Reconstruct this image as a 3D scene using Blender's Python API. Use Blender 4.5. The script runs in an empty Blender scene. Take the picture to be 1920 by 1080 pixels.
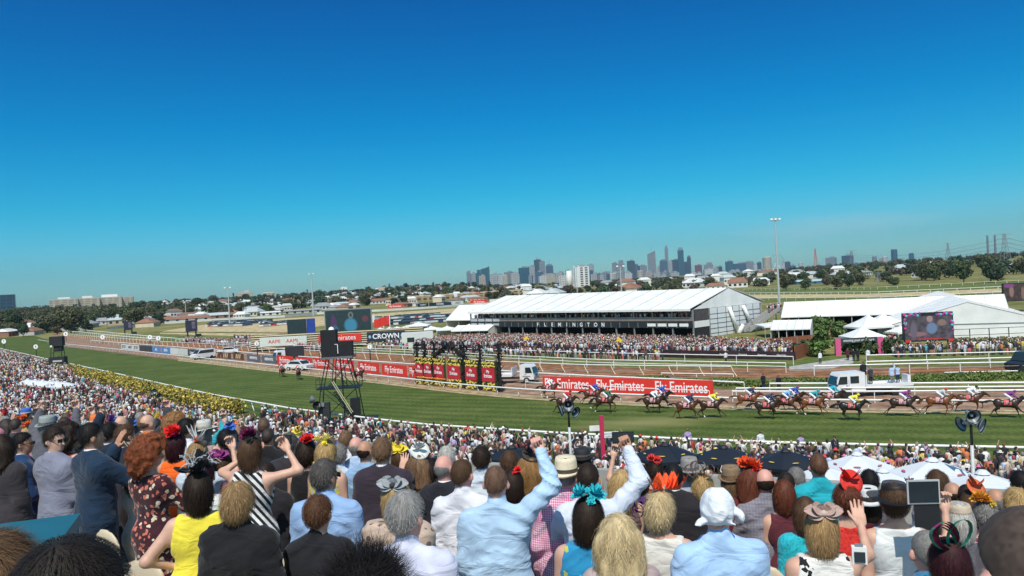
import bpy, math, random
import numpy as np
from mathutils import Vector, Matrix
random.seed(7); NR = np.random.RandomState(11)
SC = bpy.context.scene; COL = SC.collection; PI = math.pi; R = math.radians
# ---------------------------------------------------------------- camera
H0 = 13.3; FPX = 1493.0; ROLL = R(3.09); PITCH = math.atan(9/FPX)
F_ = Vector((0, math.cos(PITCH), -math.sin(PITCH))); U0 = Vector((0, math.sin(PITCH), math.cos(PITCH))); R0 = Vector((1, 0, 0))
CR = R0*math.cos(ROLL) - U0*math.sin(ROLL); CU = U0*math.cos(ROLL) + R0*math.sin(ROLL)
cam = bpy.data.cameras.new('camera'); camo = bpy.data.objects.new('camera', cam); COL.objects.link(camo)
cam.sensor_width = 36; cam.lens = FPX/1920*36; cam.clip_start = .1; cam.clip_end = 60000
M = Matrix(((CR.x, CU.x, -F_.x, 0), (CR.y, CU.y, -F_.y, 0), (CR.z, CU.z, -F_.z, H0), (0, 0, 0, 1)))
camo.matrix_world = M; SC.camera = camo
# ---------------------------------------------------------------- sky and sun
SUN_EL = R(56); SAZ = Vector((-.14, -.99))
sv = Vector((SAZ.x*math.cos(SUN_EL), SAZ.y*math.cos(SUN_EL), math.sin(SUN_EL)))
sun = bpy.data.lights.new('sun', 'SUN'); suno = bpy.data.objects.new('sun', sun); COL.objects.link(suno)
sun.energy = 4.5; sun.angle = R(.53); sun.color = (1, .94, .83)
suno.rotation_euler = sv.to_track_quat('Z', 'Y').to_euler()
W = bpy.data.worlds.new('World'); SC.world = W; W.use_nodes = True
nt = W.node_tree; nt.nodes.clear()
def wn(t, **k):
    n = nt.nodes.new(t)
    for a, b in k.items(): setattr(n, a, b)
    return n
sky = wn('ShaderNodeTexSky', sky_type='NISHITA', sun_disc=False); sky.sun_elevation = SUN_EL
sky.sun_rotation = math.atan2(SAZ.x, SAZ.y); sky.air_density = 1.0; sky.dust_density = .4; sky.ozone_density = 3.0; sky.altitude = 200
hs = wn('ShaderNodeHueSaturation'); hs.inputs['Saturation'].default_value = 1.35; hs.inputs['Hue'].default_value = .485
tint = wn('ShaderNodeMix', data_type='RGBA', blend_type='MULTIPLY'); tint.inputs[0].default_value = 1
geo = wn('ShaderNodeTexCoord'); sep = wn('ShaderNodeSeparateXYZ'); rmp = wn('ShaderNodeValToRGB')
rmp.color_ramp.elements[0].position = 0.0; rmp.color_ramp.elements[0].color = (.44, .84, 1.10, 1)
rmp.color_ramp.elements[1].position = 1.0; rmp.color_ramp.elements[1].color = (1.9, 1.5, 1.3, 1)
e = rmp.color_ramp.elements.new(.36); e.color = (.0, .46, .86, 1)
e = rmp.color_ramp.elements.new(.6); e.color = (1.6, 1.3, 1.15, 1)  # sky above the frame brightened beyond its own tone, added fill for shadows
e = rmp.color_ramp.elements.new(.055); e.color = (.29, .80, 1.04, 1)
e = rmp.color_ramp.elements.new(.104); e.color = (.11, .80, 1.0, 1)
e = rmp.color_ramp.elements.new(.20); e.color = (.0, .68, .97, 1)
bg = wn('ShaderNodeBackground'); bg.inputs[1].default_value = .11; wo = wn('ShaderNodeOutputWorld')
L = nt.links.new
L(sky.outputs[0], hs.inputs['Color']); L(hs.outputs[0], tint.inputs[6]); L(geo.outputs['Generated'], sep.inputs[0])
L(sep.outputs[2], rmp.inputs[0]); ya = wn('ShaderNodeMapRange'); ya.inputs[1].default_value = .15; ya.inputs[2].default_value = -.55; L(sep.outputs[1], ya.inputs[0]); yb = wn('ShaderNodeMix', data_type='RGBA'); L(ya.outputs[0], yb.inputs[0]); L(rmp.outputs[0], yb.inputs[6]); yb.inputs[7].default_value = (1.9, 1.5, 1.3, 1); L(yb.outputs[2], tint.inputs[7]); cdir = (CR*(1560-960)-CU*(424-540)+F_*FPX).normalized(); vs = wn('ShaderNodeVectorMath', operation='SUBTRACT'); vs.inputs[1].default_value = cdir; L(geo.outputs['Generated'], vs.inputs[0])  # sky behind the camera whitened as added fill against blue shadows
vm = wn('ShaderNodeVectorMath', operation='MULTIPLY'); vm.inputs[1].default_value = (11, 11, 75); L(vs.outputs[0], vm.inputs[0]); vl = wn('ShaderNodeVectorMath', operation='LENGTH'); L(vm.outputs[0], vl.inputs[0]); cn = wn('ShaderNodeTexNoise'); cn.inputs['Scale'].default_value = 1.3; cn.inputs['Detail'].default_value = 6; L(vm.outputs[0], cn.inputs[0])
ma = wn('ShaderNodeMath', operation='MULTIPLY_ADD'); ma.inputs[1].default_value = -1.6; L(cn.outputs[0], ma.inputs[0]); L(vl.outputs['Value'], ma.inputs[2]); cr = wn('ShaderNodeMapRange'); cr.inputs[1].default_value = -.4; cr.inputs[2].default_value = .5; cr.inputs[3].default_value = .16; cr.inputs[4].default_value = 0; L(ma.outputs[0], cr.inputs[0])
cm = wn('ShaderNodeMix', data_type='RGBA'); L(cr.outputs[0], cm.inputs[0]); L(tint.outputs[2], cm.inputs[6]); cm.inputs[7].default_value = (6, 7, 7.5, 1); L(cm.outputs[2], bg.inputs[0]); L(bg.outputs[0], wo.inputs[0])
SC.view_settings.view_transform = 'Standard'; SC.view_settings.look = 'None'; SC.view_settings.exposure = 0; SC.view_settings.gamma = 1
SC.render.engine = 'CYCLES'
SC.cycles.max_bounces = 5; SC.cycles.volume_bounces = 0; SC.cycles.transparent_max_bounces = 8
# ---------------------------------------------------------------- pixel to place
def ray(px, py): return F_*FPX + CR*(px-960) - CU*(py-540)
def G(px, py, z=0.0):                       # point of the horizontal plane z seen at a photo pixel
    d = ray(px, py); t = (z-H0)/d.z
    return Vector((d.x*t, d.y*t, z))
def P(px, py, dist):                        # point at depth dist
    d = ray(px, py); t = dist/d.y
    return Vector((d.x*t, dist, H0+d.z*t))
def hor(px): return 540-9-(px-960)*math.tan(ROLL)
def terr(x, y):
    r = math.hypot(x, y); s = min(1, max(0, (r-560)/800)); s = s*s*(3-2*s)
    a = math.atan2(x, y); left = 1 if a > -.3 else max(0.55, 1+(a+.3)*1.3)
    q = math.exp(-((a-.14)/.2)**4)
    return s*(1-.8*q)*(12+3*math.sin(a*9+1)+4*max(0, a-.3))*left - .25*(1 if r > 620 else 0)*0
# ---------------------------------------------------------------- materials
MC = {}
def nodes(name):
    m = bpy.data.materials.new(name); m.use_nodes = True; n = m.node_tree; b = n.nodes['Principled BSDF']; return m, n, b
def mat(name, c, rough=.7, var=.12, scale=6, bump=0, bscale=None, metal=0, spec=None, stretch=(1, 1, 1)):
    key = (name, tuple(c), rough, var, scale, bump, metal)
    if key in MC: return MC[key]
    m, n, b = nodes(name); l = n.links.new
    b.inputs['Roughness'].default_value = rough; b.inputs['Metallic'].default_value = metal
    if spec is not None: b.inputs['Specular IOR Level'].default_value = spec
    tc = n.nodes.new('ShaderNodeTexCoord'); mp = n.nodes.new('ShaderNodeMapping'); mp.inputs['Scale'].default_value = stretch
    l(tc.outputs['Object'], mp.inputs[0]); nz = n.nodes.new('ShaderNodeTexNoise'); nz.inputs['Scale'].default_value = scale; nz.inputs['Detail'].default_value = 5
    l(mp.outputs[0], nz.inputs['Vector']); mx = n.nodes.new('ShaderNodeMix'); mx.data_type = 'RGBA'
    mr = n.nodes.new('ShaderNodeMapRange'); mr.inputs[1].default_value = .3; mr.inputs[2].default_value = .7; l(nz.outputs[0], mr.inputs[0]); l(mr.outputs[0], mx.inputs[0])
    mx.inputs[6].default_value = [max(0, x*(1-var)) for x in c[:3]]+[1]; mx.inputs[7].default_value = [min(1, x*(1+var)) for x in c[:3]]+[1]
    l(mx.outputs[2], b.inputs['Base Color'])
    if bump:
        bp = n.nodes.new('ShaderNodeBump'); bp.inputs['Strength'].default_value = bump; bp.inputs['Distance'].default_value = .02
        nb = n.nodes.new('ShaderNodeTexNoise'); nb.inputs['Scale'].default_value = bscale or scale*4; nb.inputs['Detail'].default_value = 4
        l(mp.outputs[0], nb.inputs['Vector']); l(nb.outputs[0], bp.inputs['Height']); l(bp.outputs[0], b.inputs['Normal'])
    MC[key] = m; return m
def emit(name, c, s=1.0):
    m, n, b = nodes(name); b.inputs['Base Color'].default_value = (0, 0, 0, 1); b.inputs['Emission Color'].default_value = (*c, 1); b.inputs['Emission Strength'].default_value = s; return m
def mat_attr(name, rough=.75, attr='col'):
    m, n, b = nodes(name); a = n.nodes.new('ShaderNodeAttribute'); a.attribute_name = attr; n.links.new(a.outputs['Color'], b.inputs['Base Color'])
    b.inputs['Roughness'].default_value = rough; return m
WHITE = mat('white_paint', (.78, .78, .76), .5, .06, 3); BLACK = mat('black_steel', (.012, .013, .015), .5, .2, 3)
GREYM = mat('grey_steel', (.30, .31, .32), .45, .1, 3, metal=.4); CREAM = mat('cream_paint', (.66, .58, .38), .6, .1, 3)
RED = mat('red_print', (.66, .035, .022), .5, .07, 2); TENT = mat('tent_canvas', (.68, .69, .69), .6, .05, .6)
GLASS = mat('dark_glass', (.02, .03, .035), .08, .1, 1, spec=.8); RUB = mat('black_rubber', (.015, .015, .015), .8, .2, 8)
# ---------------------------------------------------------------- mesh helpers
def mesh_np(name, V, Q, smooth=False, col=None, mats=(), midx=None):
    V = np.asarray(V, np.float32); me = bpy.data.meshes.new(name)
    if isinstance(Q, np.ndarray):
        k = Q.shape[1]; nf = len(Q); me.vertices.add(len(V)); me.vertices.foreach_set('co', V.ravel())
        me.loops.add(nf*k); me.loops.foreach_set('vertex_index', Q.astype(np.int32).ravel())
        me.polygons.add(nf); me.polygons.foreach_set('loop_start', np.arange(0, nf*k, k, dtype=np.int32)); me.polygons.foreach_set('loop_total', np.full(nf, k, np.int32))
    else: me.from_pydata([tuple(v) for v in V], [], Q)
    if smooth: me.polygons.foreach_set('use_smooth', np.ones(len(me.polygons), bool))
    if midx is not None: me.polygons.foreach_set('material_index', np.asarray(midx, np.int32))
    if col is not None:
        a = me.color_attributes.new('col', 'FLOAT_COLOR', 'POINT'); c = np.ones((len(V), 4), np.float32); c[:, :3] = col; a.data.foreach_set('color', c.ravel())
    for m in mats: me.materials.append(m)
    me.update(calc_edges=True); return me
def link(name, me, parent=None, loc=None, rotz=0):
    o = bpy.data.objects.new(name, me); COL.objects.link(o)
    if parent is not None: o.parent = parent
    if loc is not None: o.location = loc
    if rotz: o.rotation_euler = (0, 0, rotz)
    return o
def tag(o, label=None, cat=None, group=None, kind=None):
    if label: o['label'] = label
    if cat: o['category'] = cat
    if group: o['group'] = group
    if kind: o['kind'] = kind
    return o
def root(name, label, cat, loc=(0, 0, 0), rotz=0, group=None):
    o = bpy.data.objects.new(name, None); COL.objects.link(o); o.location = loc; o.rotation_euler = (0, 0, rotz); o.empty_display_size = .2
    return tag(o, label, cat, group)
def copy_tree(o, parent=None):
    c = o.copy(); COL.objects.link(c); c.parent = parent
    for ch in [x for x in KIDS.get(o.name, [])]: copy_tree(ch, c)
    return c
KIDS = {}
def reg(o):                                  # remember a thing's children for copying
    def f(x):
        KIDS[x.name] = [c for c in bpy.data.objects if c.parent == x]
        for c in KIDS[x.name]: f(c)
    f(o); return o
class MB:
    def __init__(s): s.v = []; s.f = []
    def poly(s, V, F):
        b = len(s.v); s.v += [tuple(v) for v in V]; s.f += [tuple(b+i for i in f) for f in F]; return s
    def box(s, cx, cy, cz, sx, sy, sz, rz=0, ch=0):
        c, q = math.cos(rz), math.sin(rz); V = []
        for z in (-1, 1):
            for (x, y) in ((-1, -1), (1, -1), (1, 1), (-1, 1)):
                X, Y = x*sx/2, y*sy/2; V.append((cx+X*c-Y*q, cy+X*q+Y*c, cz+z*sz/2))
        return s.poly(V, [(3, 2, 1, 0), (4, 5, 6, 7), (0, 1, 5, 4), (1, 2, 6, 5), (2, 3, 7, 6), (3, 0, 4, 7)])
    def frus(s, cx, cy, z0, z1, a, b, a2, b2):
        V = [(cx+x*a/2, cy+y*b/2, z0) for x, y in ((-1, -1), (1, -1), (1, 1), (-1, 1))]+[(cx+x*a2/2, cy+y*b2/2, z1) for x, y in ((-1, -1), (1, -1), (1, 1), (-1, 1))]
        return s.poly(V, [(3, 2, 1, 0), (4, 5, 6, 7), (0, 1, 5, 4), (1, 2, 6, 5), (2, 3, 7, 6), (3, 0, 4, 7)])
    def tube(s, p0, p1, r0, r1=None, n=6, cap=True):
        r1 = r0 if r1 is None else r1; p0 = Vector(p0); p1 = Vector(p1); d = (p1-p0)
        if d.length < 1e-6: return s
        d.normalize(); a = d.orthogonal().normalized(); b = d.cross(a); V = []
        for p, r in ((p0, r0), (p1, r1)):
            for i in range(n):
                t = 2*PI*i/n; V.append(p+(a*math.cos(t)+b*math.sin(t))*r)
        Fc = [(i, (i+1) % n, n+(i+1) % n, n+i) for i in range(n)]
        if cap: Fc += [tuple(range(n-1, -1, -1)), tuple(range(n, 2*n))]
        return s.poly(V, Fc)
    def path(s, pts, r, n=6):
        for a, b in zip(pts[:-1], pts[1:]): s.tube(a, b, r, n=n)
        return s
    def lathe(s, prof, n=16, c=(0, 0, 0), ex=1, ey=1, closed=False, rot=None):
        V = []
        for r, z in prof:
            for i in range(n):
                t = 2*PI*i/n; v = Vector((r*math.cos(t)*ex, r*math.sin(t)*ey, z))
                if rot is not None: v = rot @ v
                V.append(Vector(c)+v)
        Fc = []
        for k in range(len(prof)-1):
            for i in range(n): Fc.append((k*n+i, k*n+(i+1) % n, (k+1)*n+(i+1) % n, (k+1)*n+i))
        return s.poly(V, Fc)
    def extr(s, pts, axis, t0, t1):           # extrude a 2-D outline; axis = 'x' or 'y' or 'z'
        n = len(pts)
        def f(a, b, t): return {'x': (t, a, b), 'y': (a, t, b), 'z': (a, b, t)}[axis]
        V = [f(a, b, t0) for a, b in pts]+[f(a, b, t1) for a, b in pts]
        return s.poly(V, [tuple(range(n)), tuple(range(2*n-1, n-1, -1))]+[(i, i+n, (i+1) % n+n, (i+1) % n) for i in range(n)])
    def build(s, name, m, parent=None, smooth=False, loc=None, rotz=0):
        me = bpy.data.meshes.new(name); me.from_pydata(s.v, [], s.f)
        for x in (m if isinstance(m, (list, tuple)) else [m]): me.materials.append(x)
        if smooth: me.polygons.foreach_set('use_smooth', np.ones(len(me.polygons), bool))
        me.update(); return link(name, me, parent, loc, rotz)
def text_me(txt, size, depth=.01, align='CENTER', shear=0, bold=0.0, sx=1.0):
    cu = bpy.data.curves.new('t', 'FONT'); cu.body = txt; cu.size = size; cu.extrude = depth; cu.align_x = align; cu.align_y = 'CENTER'; cu.shear = shear; cu.offset = bold; cu.resolution_u = 3
    o = bpy.data.objects.new('t', cu); COL.objects.link(o)
    me = bpy.data.meshes.new_from_object(o.evaluated_get(bpy.context.evaluated_depsgraph_get())); bpy.data.objects.remove(o)
    if sx != 1: me.transform(Matrix.Diagonal((sx, 1, 1, 1)))
    me.transform(Matrix.Rotation(PI/2, 4, 'X')); return me      # text in the xz plane, reads from -y
def lettering(txt, size, m, parent, loc, sx=1, bold=0, shear=0, rotz=0, depth=.01, name='lettering'):
    me = text_me(txt, size, depth, 'CENTER', shear, bold, sx); me.materials.clear(); me.materials.append(m); return link(name, me, parent, loc, rotz)
LET = emit  # placeholder
def lerp_poly(pts, x):
    if x <= pts[0][0]: return pts[0][1]
    for (a, b), (c, d) in zip(pts[:-1], pts[1:]):
        if x <= c: return b+(d-b)*(x-a)/(c-a)
    return pts[-1][1]
# ================================================================ GROUND AND TRACK
NEAR = [(-160, 622), (-60, 640), (0, 653), (89, 673), (151, 686), (222, 701), (311, 721), (400, 740), (548, 766), (708, 786), (800, 796), (1037, 811), (1262, 822), (1417, 828), (1550, 832), (1915, 839), (2150, 842)]
FAR = [(71, 637), (124, 645), (222, 655), (333, 666.5), (420, 675), (487, 682), (575, 691), (700, 703), (785, 712), (842, 718.5), (945, 727), (1000, 730.5), (1097, 736), (1194, 740), (1383, 746.5), (1593, 750), (1920, 751), (2150, 751)]
def grid_mesh(rs, n, amin=-PI, amax=PI):
    V = [(0, 0, 0)]; Q = []
    for r in rs:
        for i in range(n):
            a = 2*PI*i/n; x, y = r*math.sin(a), r*math.cos(a); V.append((x, y, terr(x, y)))
    F = [(0, 1+(i+1) % n, 1+i) for i in range(n)]
    for k in range(len(rs)-1):
        for i in range(n): F.append((1+k*n+i, 1+k*n+(i+1) % n, 1+(k+1)*n+(i+1) % n, 1+(k+1)*n+i))
    return V, F
def ground_mat(name, cols, scale, rough=.95, bump=.4, stretch=(1, 1, 1), fine=3.0, stripes=None):
    m, n, b = nodes(name); l = n.links.new; b.inputs['Roughness'].default_value = rough; b.inputs['Specular IOR Level'].default_value = .15
    tc = n.nodes.new('ShaderNodeTexCoord'); mp = n.nodes.new('ShaderNodeMapping'); mp.inputs['Scale'].default_value = stretch; l(tc.outputs['Object'], mp.inputs[0])
    nz = n.nodes.new('ShaderNodeTexNoise'); nz.inputs['Scale'].default_value = scale; nz.inputs['Detail'].default_value = 8; nz.inputs['Roughness'].default_value = .65; l(mp.outputs[0], nz.inputs[0])
    rp = n.nodes.new('ShaderNodeValToRGB'); rp.color_ramp.elements[0].position = .32; rp.color_ramp.elements[1].position = .68
    rp.color_ramp.elements[0].color = (*cols[0], 1); rp.color_ramp.elements[1].color = (*cols[-1], 1)
    if len(cols) == 3: e = rp.color_ramp.elements.new(.5); e.color = (*cols[1], 1)
    l(nz.outputs[0], rp.inputs[0])
    n2 = n.nodes.new('ShaderNodeTexNoise'); n2.inputs['Scale'].default_value = fine; n2.inputs['Detail'].default_value = 6; l(tc.outputs['Object'], n2.inputs[0])
    mr = n.nodes.new('ShaderNodeMapRange'); mr.inputs[1].default_value = .3; mr.inputs[2].default_value = .7; mr.inputs[3].default_value = .62; mr.inputs[4].default_value = 1.34; l(n2.outputs[0], mr.inputs[0])
    mx = n.nodes.new('ShaderNodeMix'); mx.data_type = 'RGBA'; mx.blend_type = 'MULTIPLY'; mx.inputs[0].default_value = 1; l(rp.outputs[0], mx.inputs[6]); l(mr.outputs[0], mx.inputs[7])
    out = mx.outputs[2]
    if stripes:
        sp = n.nodes.new('ShaderNodeAttribute'); sp.attribute_name = 'col'
        wv = n.nodes.new('ShaderNodeTexWave'); wv.inputs['Scale'].default_value = stripes; wv.inputs['Distortion'].default_value = 1.2; wv.inputs['Detail'].default_value = 2; wv.inputs['Detail Scale'].default_value = 3
        l(sp.outputs['Vector'], wv.inputs[0]); m2 = n.nodes.new('ShaderNodeMapRange'); m2.inputs[3].default_value = .80; m2.inputs[4].default_value = 1.16; l(wv.outputs[0], m2.inputs[0])
        m3 = n.nodes.new('ShaderNodeMix'); m3.data_type = 'RGBA'; m3.blend_type = 'MULTIPLY'; m3.inputs[0].default_value = 1; l(out, m3.inputs[6]); l(m2.outputs[0], m3.inputs[7]); out = m3.outputs[2]
        wp = G(1215, 792); vm = n.nodes.new('ShaderNodeMapping'); vm.inputs['Location'].default_value = (-wp.x/7, -wp.y/3.2, 0); vm.inputs['Scale'].default_value = (1/7, 1/3.2, 0); l(tc.outputs['Object'], vm.inputs[0]); vl = n.nodes.new('ShaderNodeVectorMath'); vl.operation = 'LENGTH'; l(vm.outputs[0], vl.inputs[0])
        m5 = n.nodes.new('ShaderNodeMath'); m5.operation = 'MULTIPLY_ADD'; m5.inputs[1].default_value = 1.2; l(n2.outputs[0], m5.inputs[0]); l(vl.outputs['Value'], m5.inputs[2]); m6 = n.nodes.new('ShaderNodeMapRange'); m6.inputs[1].default_value = .7; m6.inputs[2].default_value = 1.7; m6.inputs[3].default_value = .75; m6.inputs[4].default_value = 0; l(m5.outputs[0], m6.inputs[0])
        m7 = n.nodes.new('ShaderNodeMix'); m7.data_type = 'RGBA'; l(m6.outputs[0], m7.inputs[0]); l(out, m7.inputs[6]); m7.inputs[7].default_value = (.26, .24, .10, 1) if name == 'racing_turf' else (.3, .2, .15, 1); out = m7.outputs[2]
    l(out, b.inputs['Base Color'])
    bp = n.nodes.new('ShaderNodeBump'); bp.inputs['Strength'].default_value = bump; bp.inputs['Distance'].default_value = .06; l(n2.outputs[0], bp.inputs['Height']); l(bp.outputs[0], b.inputs['Normal'])
    return m
rs = [12, 25, 50, 80, 120, 180, 250, 350, 450, 560, 620, 680, 740, 800, 860, 920, 1000, 1080, 1160, 1240, 1360, 1600, 2200, 3500, 6000, 12000, 26000, 45000]
V, Fc = grid_mesh(rs, 144)
M_INF = ground_mat('infield_grass', [(.10, .115, .03), (.19, .18, .06), (.30, .26, .11)], .03, fine=.4)
g = link('ground', mesh_np('ground', V, Fc, mats=[M_INF])); tag(g, kind='structure')
def band(name, up, lo, z, m, n=70, sub=1, x0=None, x1=None):
    x0 = x0 if x0 is not None else max(up[0][0], lo[0][0]); x1 = x1 if x1 is not None else min(up[-1][0], lo[-1][0])
    V = []; C = []; S = 6
    for i in range(n+1):
        x = x0+(x1-x0)*i/n; a = G(x, lerp_poly(lo, x)); b = G(x, lerp_poly(up, x))
        for j in range(S+1):
            p = a.lerp(b, j/S); V.append((p.x, p.y, z)); C.append(((a-b).length*j/S, i*.3, 0))
    F = [(i*(S+1)+j, (i+1)*(S+1)+j, (i+1)*(S+1)+j+1, i*(S+1)+j+1) for i in range(n) for j in range(S)]
    me = mesh_np(name, V, F, mats=[m]); a = me.color_attributes.new('col', 'FLOAT_COLOR', 'POINT')
    a.data.foreach_set('color', np.array([(c[0], c[1], 0, 1) for c in C], np.float32).ravel())
    o = link(name, me); tag(o, kind='structure'); return o
def base_of(pts, z=1.15):                    # the pixel line on the ground under a rail seen at height z
    out = []
    for x, y in pts:
        p = G(x, y, z); d = Vector((p.x, p.y, -H0)); t = FPX/d.dot(F_); out.append((960+d.dot(CR)*t, 540-d.dot(CU)*t))
    return out
NEARB = base_of(NEAR); FARB = base_of(FAR)
M_TURF = ground_mat('racing_turf', [(.055, .087, .017), (.080, .111, .024), (.115, .137, .035)], .16, fine=3.2, bump=.7, stripes=.11)
turf_up = [(-400, 640), (-60, 636), (35, 632), (70, 629)]+[(x, y-.3) for x, y in FARB if x > 75]
band('racing_turf', turf_up, [(-400, 633)]+[(x, y+6) for x, y in NEARB], .02, M_TURF, 110)
M_LAWN = ground_mat('spectator_lawn', [(.05, .07, .02), (.10, .10, .04)], .2, fine=1.0)
# lawn under the crowd between the stand and the running rail
V = []; n = 40
for i in range(n+1):
    x = -700+(2500+700)*i/n; p = G(x, lerp_poly(NEARB, x)+6) if x > -160 else G(-160, lerp_poly(NEARB, -160)+6)+Vector((-40+(x+160)*.4, 10-(x+160)*.1, 0)); V += [(p.x, p.y, .012), (p.x*.15-4, p.y*.12, .012)]
o = link('spectator_lawn', mesh_np('spectator_lawn', V, [(2*i, 2*i+1, 2*i+3, 2*i+2) for i in range(n)], mats=[M_LAWN])); tag(o, kind='structure')
OR_U = [(100, 626), (150, 630), (222, 636), (300, 641), (400, 645), (500, 650), (600, 655), (761, 665), (1017, 680), (1100, 687), (1300, 692), (1480, 690), (1769, 688), (1920, 684), (2150, 680)]
OR_L = [(100, 628), (150, 633.5), (222, 639), (300, 647), (400, 655), (500, 662), (600, 668), (761, 680), (1017, 693), (1100, 703), (1300, 707), (1480, 711), (1769, 703), (1920, 699), (2150, 694)]
M_ROAD = ground_mat('dirt_road', [(.22, .13, .085), (.29, .18, .125), (.35, .24, .17)], .3, fine=.8, stripes=.09)
M_DIRT = ground_mat('sand_track', [(.20, .085, .038), (.27, .13, .065), (.32, .18, .11)], .25, fine=.9, stripes=.12)
M_VERGE = ground_mat('gravel_verge', [(.34, .26, .15), (.42, .34, .2)], .4, fine=1.2)
M_PATH = ground_mat('concrete_path', [(.36, .35, .33), (.42, .4, .38)], .4, fine=1.2)
road_lo = [(80, 640)]+[(x, y-.6) for x, y in FARB if x > 85]
band('service_road', OR_L, road_lo, .03, M_ROAD, 90)
band('gravel_verge', [(x, y-6-(x > 900)*1) for x, y in FARB if x > 300], [(x, y+.8) for x, y in FARB if x > 300], .045, M_VERGE, 60)
band('sand_track', OR_U, OR_L, .05, M_DIRT, 90)
M_INF2 = ground_mat('green_infield', [(.07, .11, .025), (.12, .15, .04), (.2, .19, .07)], .15, fine=.8)
band('infield_lawn', [(300, 628), (560, 636), (761, 655), (1017, 664), (1300, 668), (1500, 664), (1920, 655), (2150, 650)], [(300, 640.5), (400, 644.5), (600, 654.5), (761, 664.5), (1017, 679.5), (1100, 686.5), (1300, 691.5), (1480, 689.5), (1769, 687.5), (1920, 683.5), (2150, 679.5)], .02, M_INF2, 60)
band('hedge_lawn', [(1190, 709), (1300, 709), (1480, 712), (1769, 704), (1920, 700), (2150, 695)], [(1190, 712), (1300, 727), (1480, 733), (1769, 731), (1920, 729), (2150, 727)], .06, M_INF2, 40)
band('concrete_path', [(1480, 688), (1560, 676), (1600, 670)], [(1480, 694), (1560, 692), (1600, 682)], .07, M_PATH, 12)
# far tracks of the infield
M_SAND = ground_mat('dry_sand', [(.44, .34, .19), (.52, .42, .25)], .06, fine=.3)
E2 = [(110, 627), (200, 617), (300, 607), (370, 602.5), (433, 598.6), (534, 594), (595, 588.5), (713, 583), (820, 576.5), (890, 571), (960, 567)]
band('dry_sand_track', [(305, 621), (380, 609), (433, 604), (534, 597), (595, 593.5), (713, 588), (820, 580.5), (960, 571)], [(305, 622), (380, 622), (433, 622.5), (534, 623), (595, 612), (713, 600), (820, 590), (960, 586)], .03, M_SAND, 40)
band('grass_course', [(300, 624), (540, 626), (640, 628)], [(300, 626), (540, 633), (640, 636)], .03, M_SAND, 12)
M_GCOURSE = ground_mat('far_course_grass', [(.09, .13, .03), (.15, .17, .05)], .1, fine=.5)
band('far_course_turf', [(1395, 541), (1600, 538), (1920, 526), (2150, 520)], [(1395, 566), (1600, 562), (1920, 552), (2150, 545)], .03, M_GCOURSE, 20)
band('far_course_sand', [(1395, 553), (1600, 552), (1920, 541), (2150, 535)], [(1395, 560), (1600, 558), (1920, 547), (2150, 541)], .05, M_SAND, 20)
# ================================================================ RAILS
def rail(name, pts, z, label, group=None, rr=.06, post=None, step=4.0, posth=None, m=WHITE, pm=None, lean=(0, 0), two=None, part='post'):
    W_ = [G(x, y, z) for x, y in pts]; o0 = Vector((W_[0].x, W_[0].y, 0))
    rt = root(name, label, 'rail', o0, 0, group)
    # resample with a smooth curve
    Ls = [0]
    for a, b in zip(W_[:-1], W_[1:]): Ls.append(Ls[-1]+(b-a).length)
    tot = Ls[-1]; n = max(2, int(tot/max(step, .5)))
    def at(s):
        for i in range(len(W_)-1):
            if s <= Ls[i+1]+1e-9: t = (s-Ls[i])/(Ls[i+1]-Ls[i]); return W_[i].lerp(W_[i+1], t)
        return W_[-1]
    Q = [at(tot*i/n)-o0 for i in range(n+1)]
    mb = MB()
    for a, b in zip(Q[:-1], Q[1:]): mb.tube(a, b, rr, n=6, cap=False)
    if two:
        for a, b in zip(Q[:-1], Q[1:]): mb.tube(a+Vector((0, 0, -two)), b+Vector((0, 0, -two)), rr*.8, n=5, cap=False)
    mb.build('top_rail', m, rt, True)
    if post:
        pb = MB(); near_ = sorted(range(len(Q)), key=lambda i: (Q[i]+o0).length)[:100]; one = MB(); fz = Q[0].z; one.tube((0, 0, fz), (lean[0]*.25, lean[1]*.25, z*.62), post, n=5, cap=False); one.tube((lean[0]*.25, lean[1]*.25, z*.62), (lean[0], lean[1], 0), post, n=5, cap=False)
        pm_ = bpy.data.meshes.new('post'); pm_.from_pydata(one.v, [], one.f); pm_.materials.append(pm or m)
        for i in near_: link('post', pm_, rt, (Q[i].x, Q[i].y, 0))
        for i, a in enumerate(Q):
            if i in near_: continue
            foot = Vector((a.x+lean[0], a.y+lean[1], 0)); mid = Vector((a.x+lean[0]*.25, a.y+lean[1]*.25, z*.62))
            pb.tube(a, mid, post, n=5, cap=False); pb.tube(mid, foot, post, n=5, cap=False)
        if pb.v: tag(pb.build('post', pm or m, rt, True), 'row of identical rail posts', kind='stuff')
    return rt, Q, o0
def rail_posts_parts(rt, Q, z, post, m, lean=(0, 0), lim=100):    # posts as parts of their own
    for a in Q[:lim]:
        mb = MB(); foot = Vector((lean[0], lean[1], 0)); mb.tube((0, 0, a.z), (lean[0]*.2, lean[1]*.2, a.z*.6), post, n=6); mb.tube((lean[0]*.2, lean[1]*.2, a.z*.6), foot, post, n=6)
        mb.build('post', m, rt, True, loc=(a.x, a.y, 0))
rt, Q, o0 = rail('running_rail', NEAR, 1.15, 'long white running rail between the lawn crowd and the turf', rr=.10, step=3.2)
idx = sorted(range(len(Q)), key=lambda i: (Q[i]+o0).length)
rail_posts_parts(rt, [Q[i] for i in idx[:100]], 1.15, .055, WHITE, (.35, -.3), 100)
rt, Q, o0 = rail('running_rail', FAR, 1.1, 'white running rail along the far edge of the turf', rr=.085, step=3.4)
idx = sorted(range(len(Q)), key=lambda i: (Q[i]+o0).length)
rail_posts_parts(rt, [Q[i] for i in idx[:96]], 1.1, .05, WHITE, (.25, .5), 96)
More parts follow.
